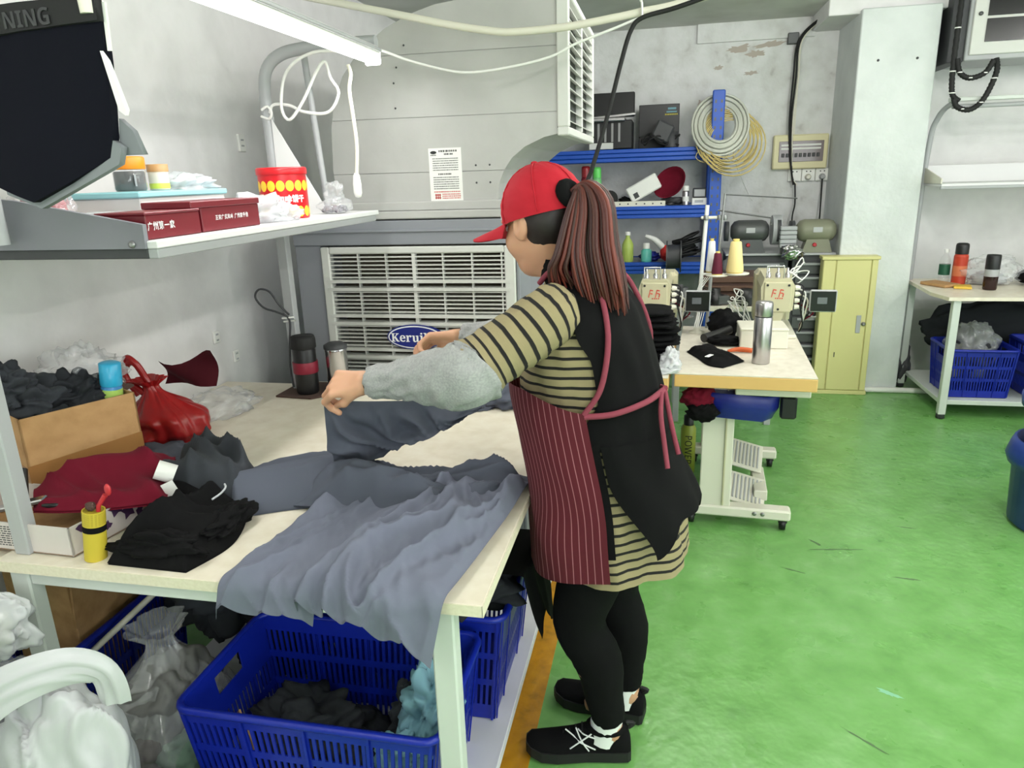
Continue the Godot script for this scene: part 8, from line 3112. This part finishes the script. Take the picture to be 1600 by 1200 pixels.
	var band := spline([v3(-1.30, 0.36, -0.875), v3(-1.335, 0.5, -0.9), v3(-1.29, 0.60, -0.905), v3(-1.21, 0.665, -0.93), v3(-1.12, 0.685, -0.98), v3(-1.065, 0.655, -1.01), v3(-1.06, 0.58, -1.02)], 7)
	for i in band.size():
		var row := PackedVector3Array()
		var k := float(i) / (band.size() - 1)
		var along := ((band[mini(i + 1, band.size() - 1)] as Vector3) - (band[maxi(i - 1, 0)] as Vector3)).normalized()
		var across := along.cross(v3(0.25, 0.25, 1)).normalized()
		for j in 13:
			var v := j / 12.0 - 0.5
			row.append((band[i] as Vector3) + across * v * (0.06 + 0.05 * (1.0 - k)) + v3(0.1, 0.2, 1.0) * (0.012 * cos(v * PI) + 0.006 * nf.get_noise_2d(v * 3.0, k * 2.0)))
		rows.append(row)
	sheet(s, rows)
	part("handle_band", s, M.bag_white, o)
	o = thing("white_sack", "small white plastic sack lying beside the crumpled tall one", "plastic bag", v3(-1.0, 0.0, -1.05))
	W(o)
	s = S()
	sack(s, v3(-0.985, 0.004, -1.03), 0.1, 0.09, 0.34, 95.0, 0.14, 0.3)
	part("film", s, M.bag_white, o)
	o = thing("white_sack", "white sack at the picture's lower left corner", "plastic bag", v3(-1.45, 0.0, -0.95))
	W(o)
	s = S()
	sack(s, v3(-1.43, 0.004, -1.0), 0.12, 0.11, 0.44, 99.0, 0.14, 0.4)
	part("film", s, M.bag_white, o)
	o = thing("hanging_bag", "milky clear bag hanging at the table's left front corner", "plastic bag", v3(-1.48, 0.55, -1.1))
	W(o)
	s = S()
	heap_of(s, v3(-1.45, 0.665, -1.11), v3(0.12, 0.095, 0.042), 105.0, 0.22, -99.0, 1.3)
	part("film", s, M.film_milky, o)
	s = S()
	lump(s, v3(-1.47, 0.65, -1.11), v3(0.08, 0.06, 0.025), 115.0, 0.25, 2.6)
	part("contents", s, mat("bag_cream", C(206, 202, 184), 0.8), o)
	o = thing("grey_film_bag", "grey tinted clear bag below the hanging one", "plastic bag", v3(-1.5, 0.3, -1.12))
	W(o)
	s = S()
	lump(s, v3(-1.49, 0.45, -1.12), v3(0.11, 0.1, 0.08), 125.0, 0.25, 2.6, -99, 52, 30)
	part("film", s, M.film, o)
	s = S()
	lump(s, v3(-1.5, 0.44, -1.12), v3(0.09, 0.08, 0.06), 135.0, 0.25, 2.6)
	part("contents", s, M.cotton_grey, o)

# ---------------------------------------------------------------- overhead cables and floor litter
func small_things() -> void:
	var s: SurfaceTool
	var o := thing("sagging_conduit", "white plastic conduit sagging under the ceiling before the duct", "conduit", v3(-0.5, 2.05, -2.62))
	W(o)
	s = S()
	tube(s, spline([v3(-1.7, 2.32, -2.7), v3(-1.18, 2.19, -2.64), v3(-0.93, 2.128, -2.62), v3(-0.745, 2.083, -2.62), v3(-0.61, 2.056, -2.62), v3(-0.522, 2.046, -2.62), v3(-0.348, 2.049, -2.62), v3(-0.18, 2.066, -2.62), v3(-0.097, 2.077, -2.62), v3(0.065, 2.1, -2.62), v3(0.5, 2.2, -2.62), v3(1.4, 2.585, -2.62)], 6), 0.0125, 10)
	part("pipe", s, M.machine_white, o)
	s = S()
	tube(s, spline([v3(-0.09, 2.055, -2.6), v3(-0.092, 2.1, -2.6), v3(-0.1, 2.13, -2.605), v3(-0.105, 2.3, -2.62), v3(-0.105, 2.58, -2.62)], 5), 0.004, 6)
	part("hanger_wire", s, M.white_plastic, o)
	o = thing("white_cable", "thin white cable drooping from the tube lamp to the conduit", "cable", v3(-0.5, 1.95, -2.6))
	W(o)
	s = S()
	tube(s, spline([v3(-1.03, 2.02, -2.5), v3(-0.97, 2.005, -2.56), v3(-0.891, 1.975, -2.6), v3(-0.754, 1.936, -2.6), v3(-0.662, 1.925, -2.6), v3(-0.526, 1.935, -2.6), v3(-0.393, 1.958, -2.6), v3(-0.306, 1.993, -2.6), v3(-0.179, 2.031, -2.6), v3(-0.097, 2.056, -2.6), v3(0.0, 2.075, -2.6), v3(0.093, 2.095, -2.6)], 6), 0.0045, 8)
	part("cable", s, M.white_plastic, o)
	o = thing("black_cable", "black cable dropping from the conduit behind the woman's cap", "cable", v3(-0.2, 1.5, -2.6))
	W(o)
	s = S()
	tube(s, spline([v3(0.5, 2.2, -2.595), v3(0.2, 2.125, -2.595), v3(0.02, 2.078, -2.595), v3(-0.09, 2.055, -2.595), v3(-0.127, 2.016, -2.595), v3(-0.157, 1.922, -2.595), v3(-0.188, 1.804, -2.595), v3(-0.220, 1.693, -2.595), v3(-0.253, 1.589, -2.595), v3(-0.275, 1.52, -2.6), v3(-0.30, 1.3, -2.62), v3(-0.33, 0.9, -2.66), v3(-0.4, 0.02, -2.7)], 6), 0.0075, 8)
	part("cable", s, M.black_rubber, o)
	# lint and scraps on the green floor
	var lint := RandomNumberGenerator.new()
	lint.seed = 12
	var spots := [[0.63, -2.62, 0.022, "dark knot of lint on the green floor in front of the castored sewing table", 0], [0.40, -2.9, 0.012, "dark thread end on the floor by the sewing table's near caster", 0], [0.3, -2.25, 0.012, "dark chip on the floor behind the woman's tunic hem", 0], [0.46, -1.82, 0.014, "long dark sliver on the open green floor", 0], [0.55, -1.45, 0.009, "black crumb lowest on the green floor", 0], [1.2, -2.0, 0.012, "dark shred on the floor well to the woman's right", 0], [0.95, -2.85, 0.016, "dark scrap on the floor midway between sewing table and tubs", 0], [1.25, -3.3, 0.018, "dark scrap on the floor before the blue tubs", 0], [0.85, -3.15, 0.02, "frayed dark lint on the floor right of the caster", 0], [1.15, -3.7, 0.014, "pale shred on the floor between sewing table and far table", 1], [1.55, -4.4, 0.022, "pale paper shred on the floor before the far table's leg", 1], [1.05, -4.75, 0.022, "pale paper shred on the floor before the cream locker", 1], [0.5, -2.45, 0.008, "white crumb on the floor beside the dark knot of lint", 1], [0.3, -2.0, 0.008, "white crumb on the floor near the woman's shoes", 1]]
	for q: Array in spots:
		s = S()
		var r: float = q[2]
		lump(s, v3(q[0], 0.003, q[1]), v3(r, 0.005, r * 0.5), lint.randf() * 50.0, 0.5, 2.0, 0.0, 14, 8)
		single("floor_scrap", s, M.paper if q[4] else M.charcoal, q[3], "scrap", "scraps on the green floor")
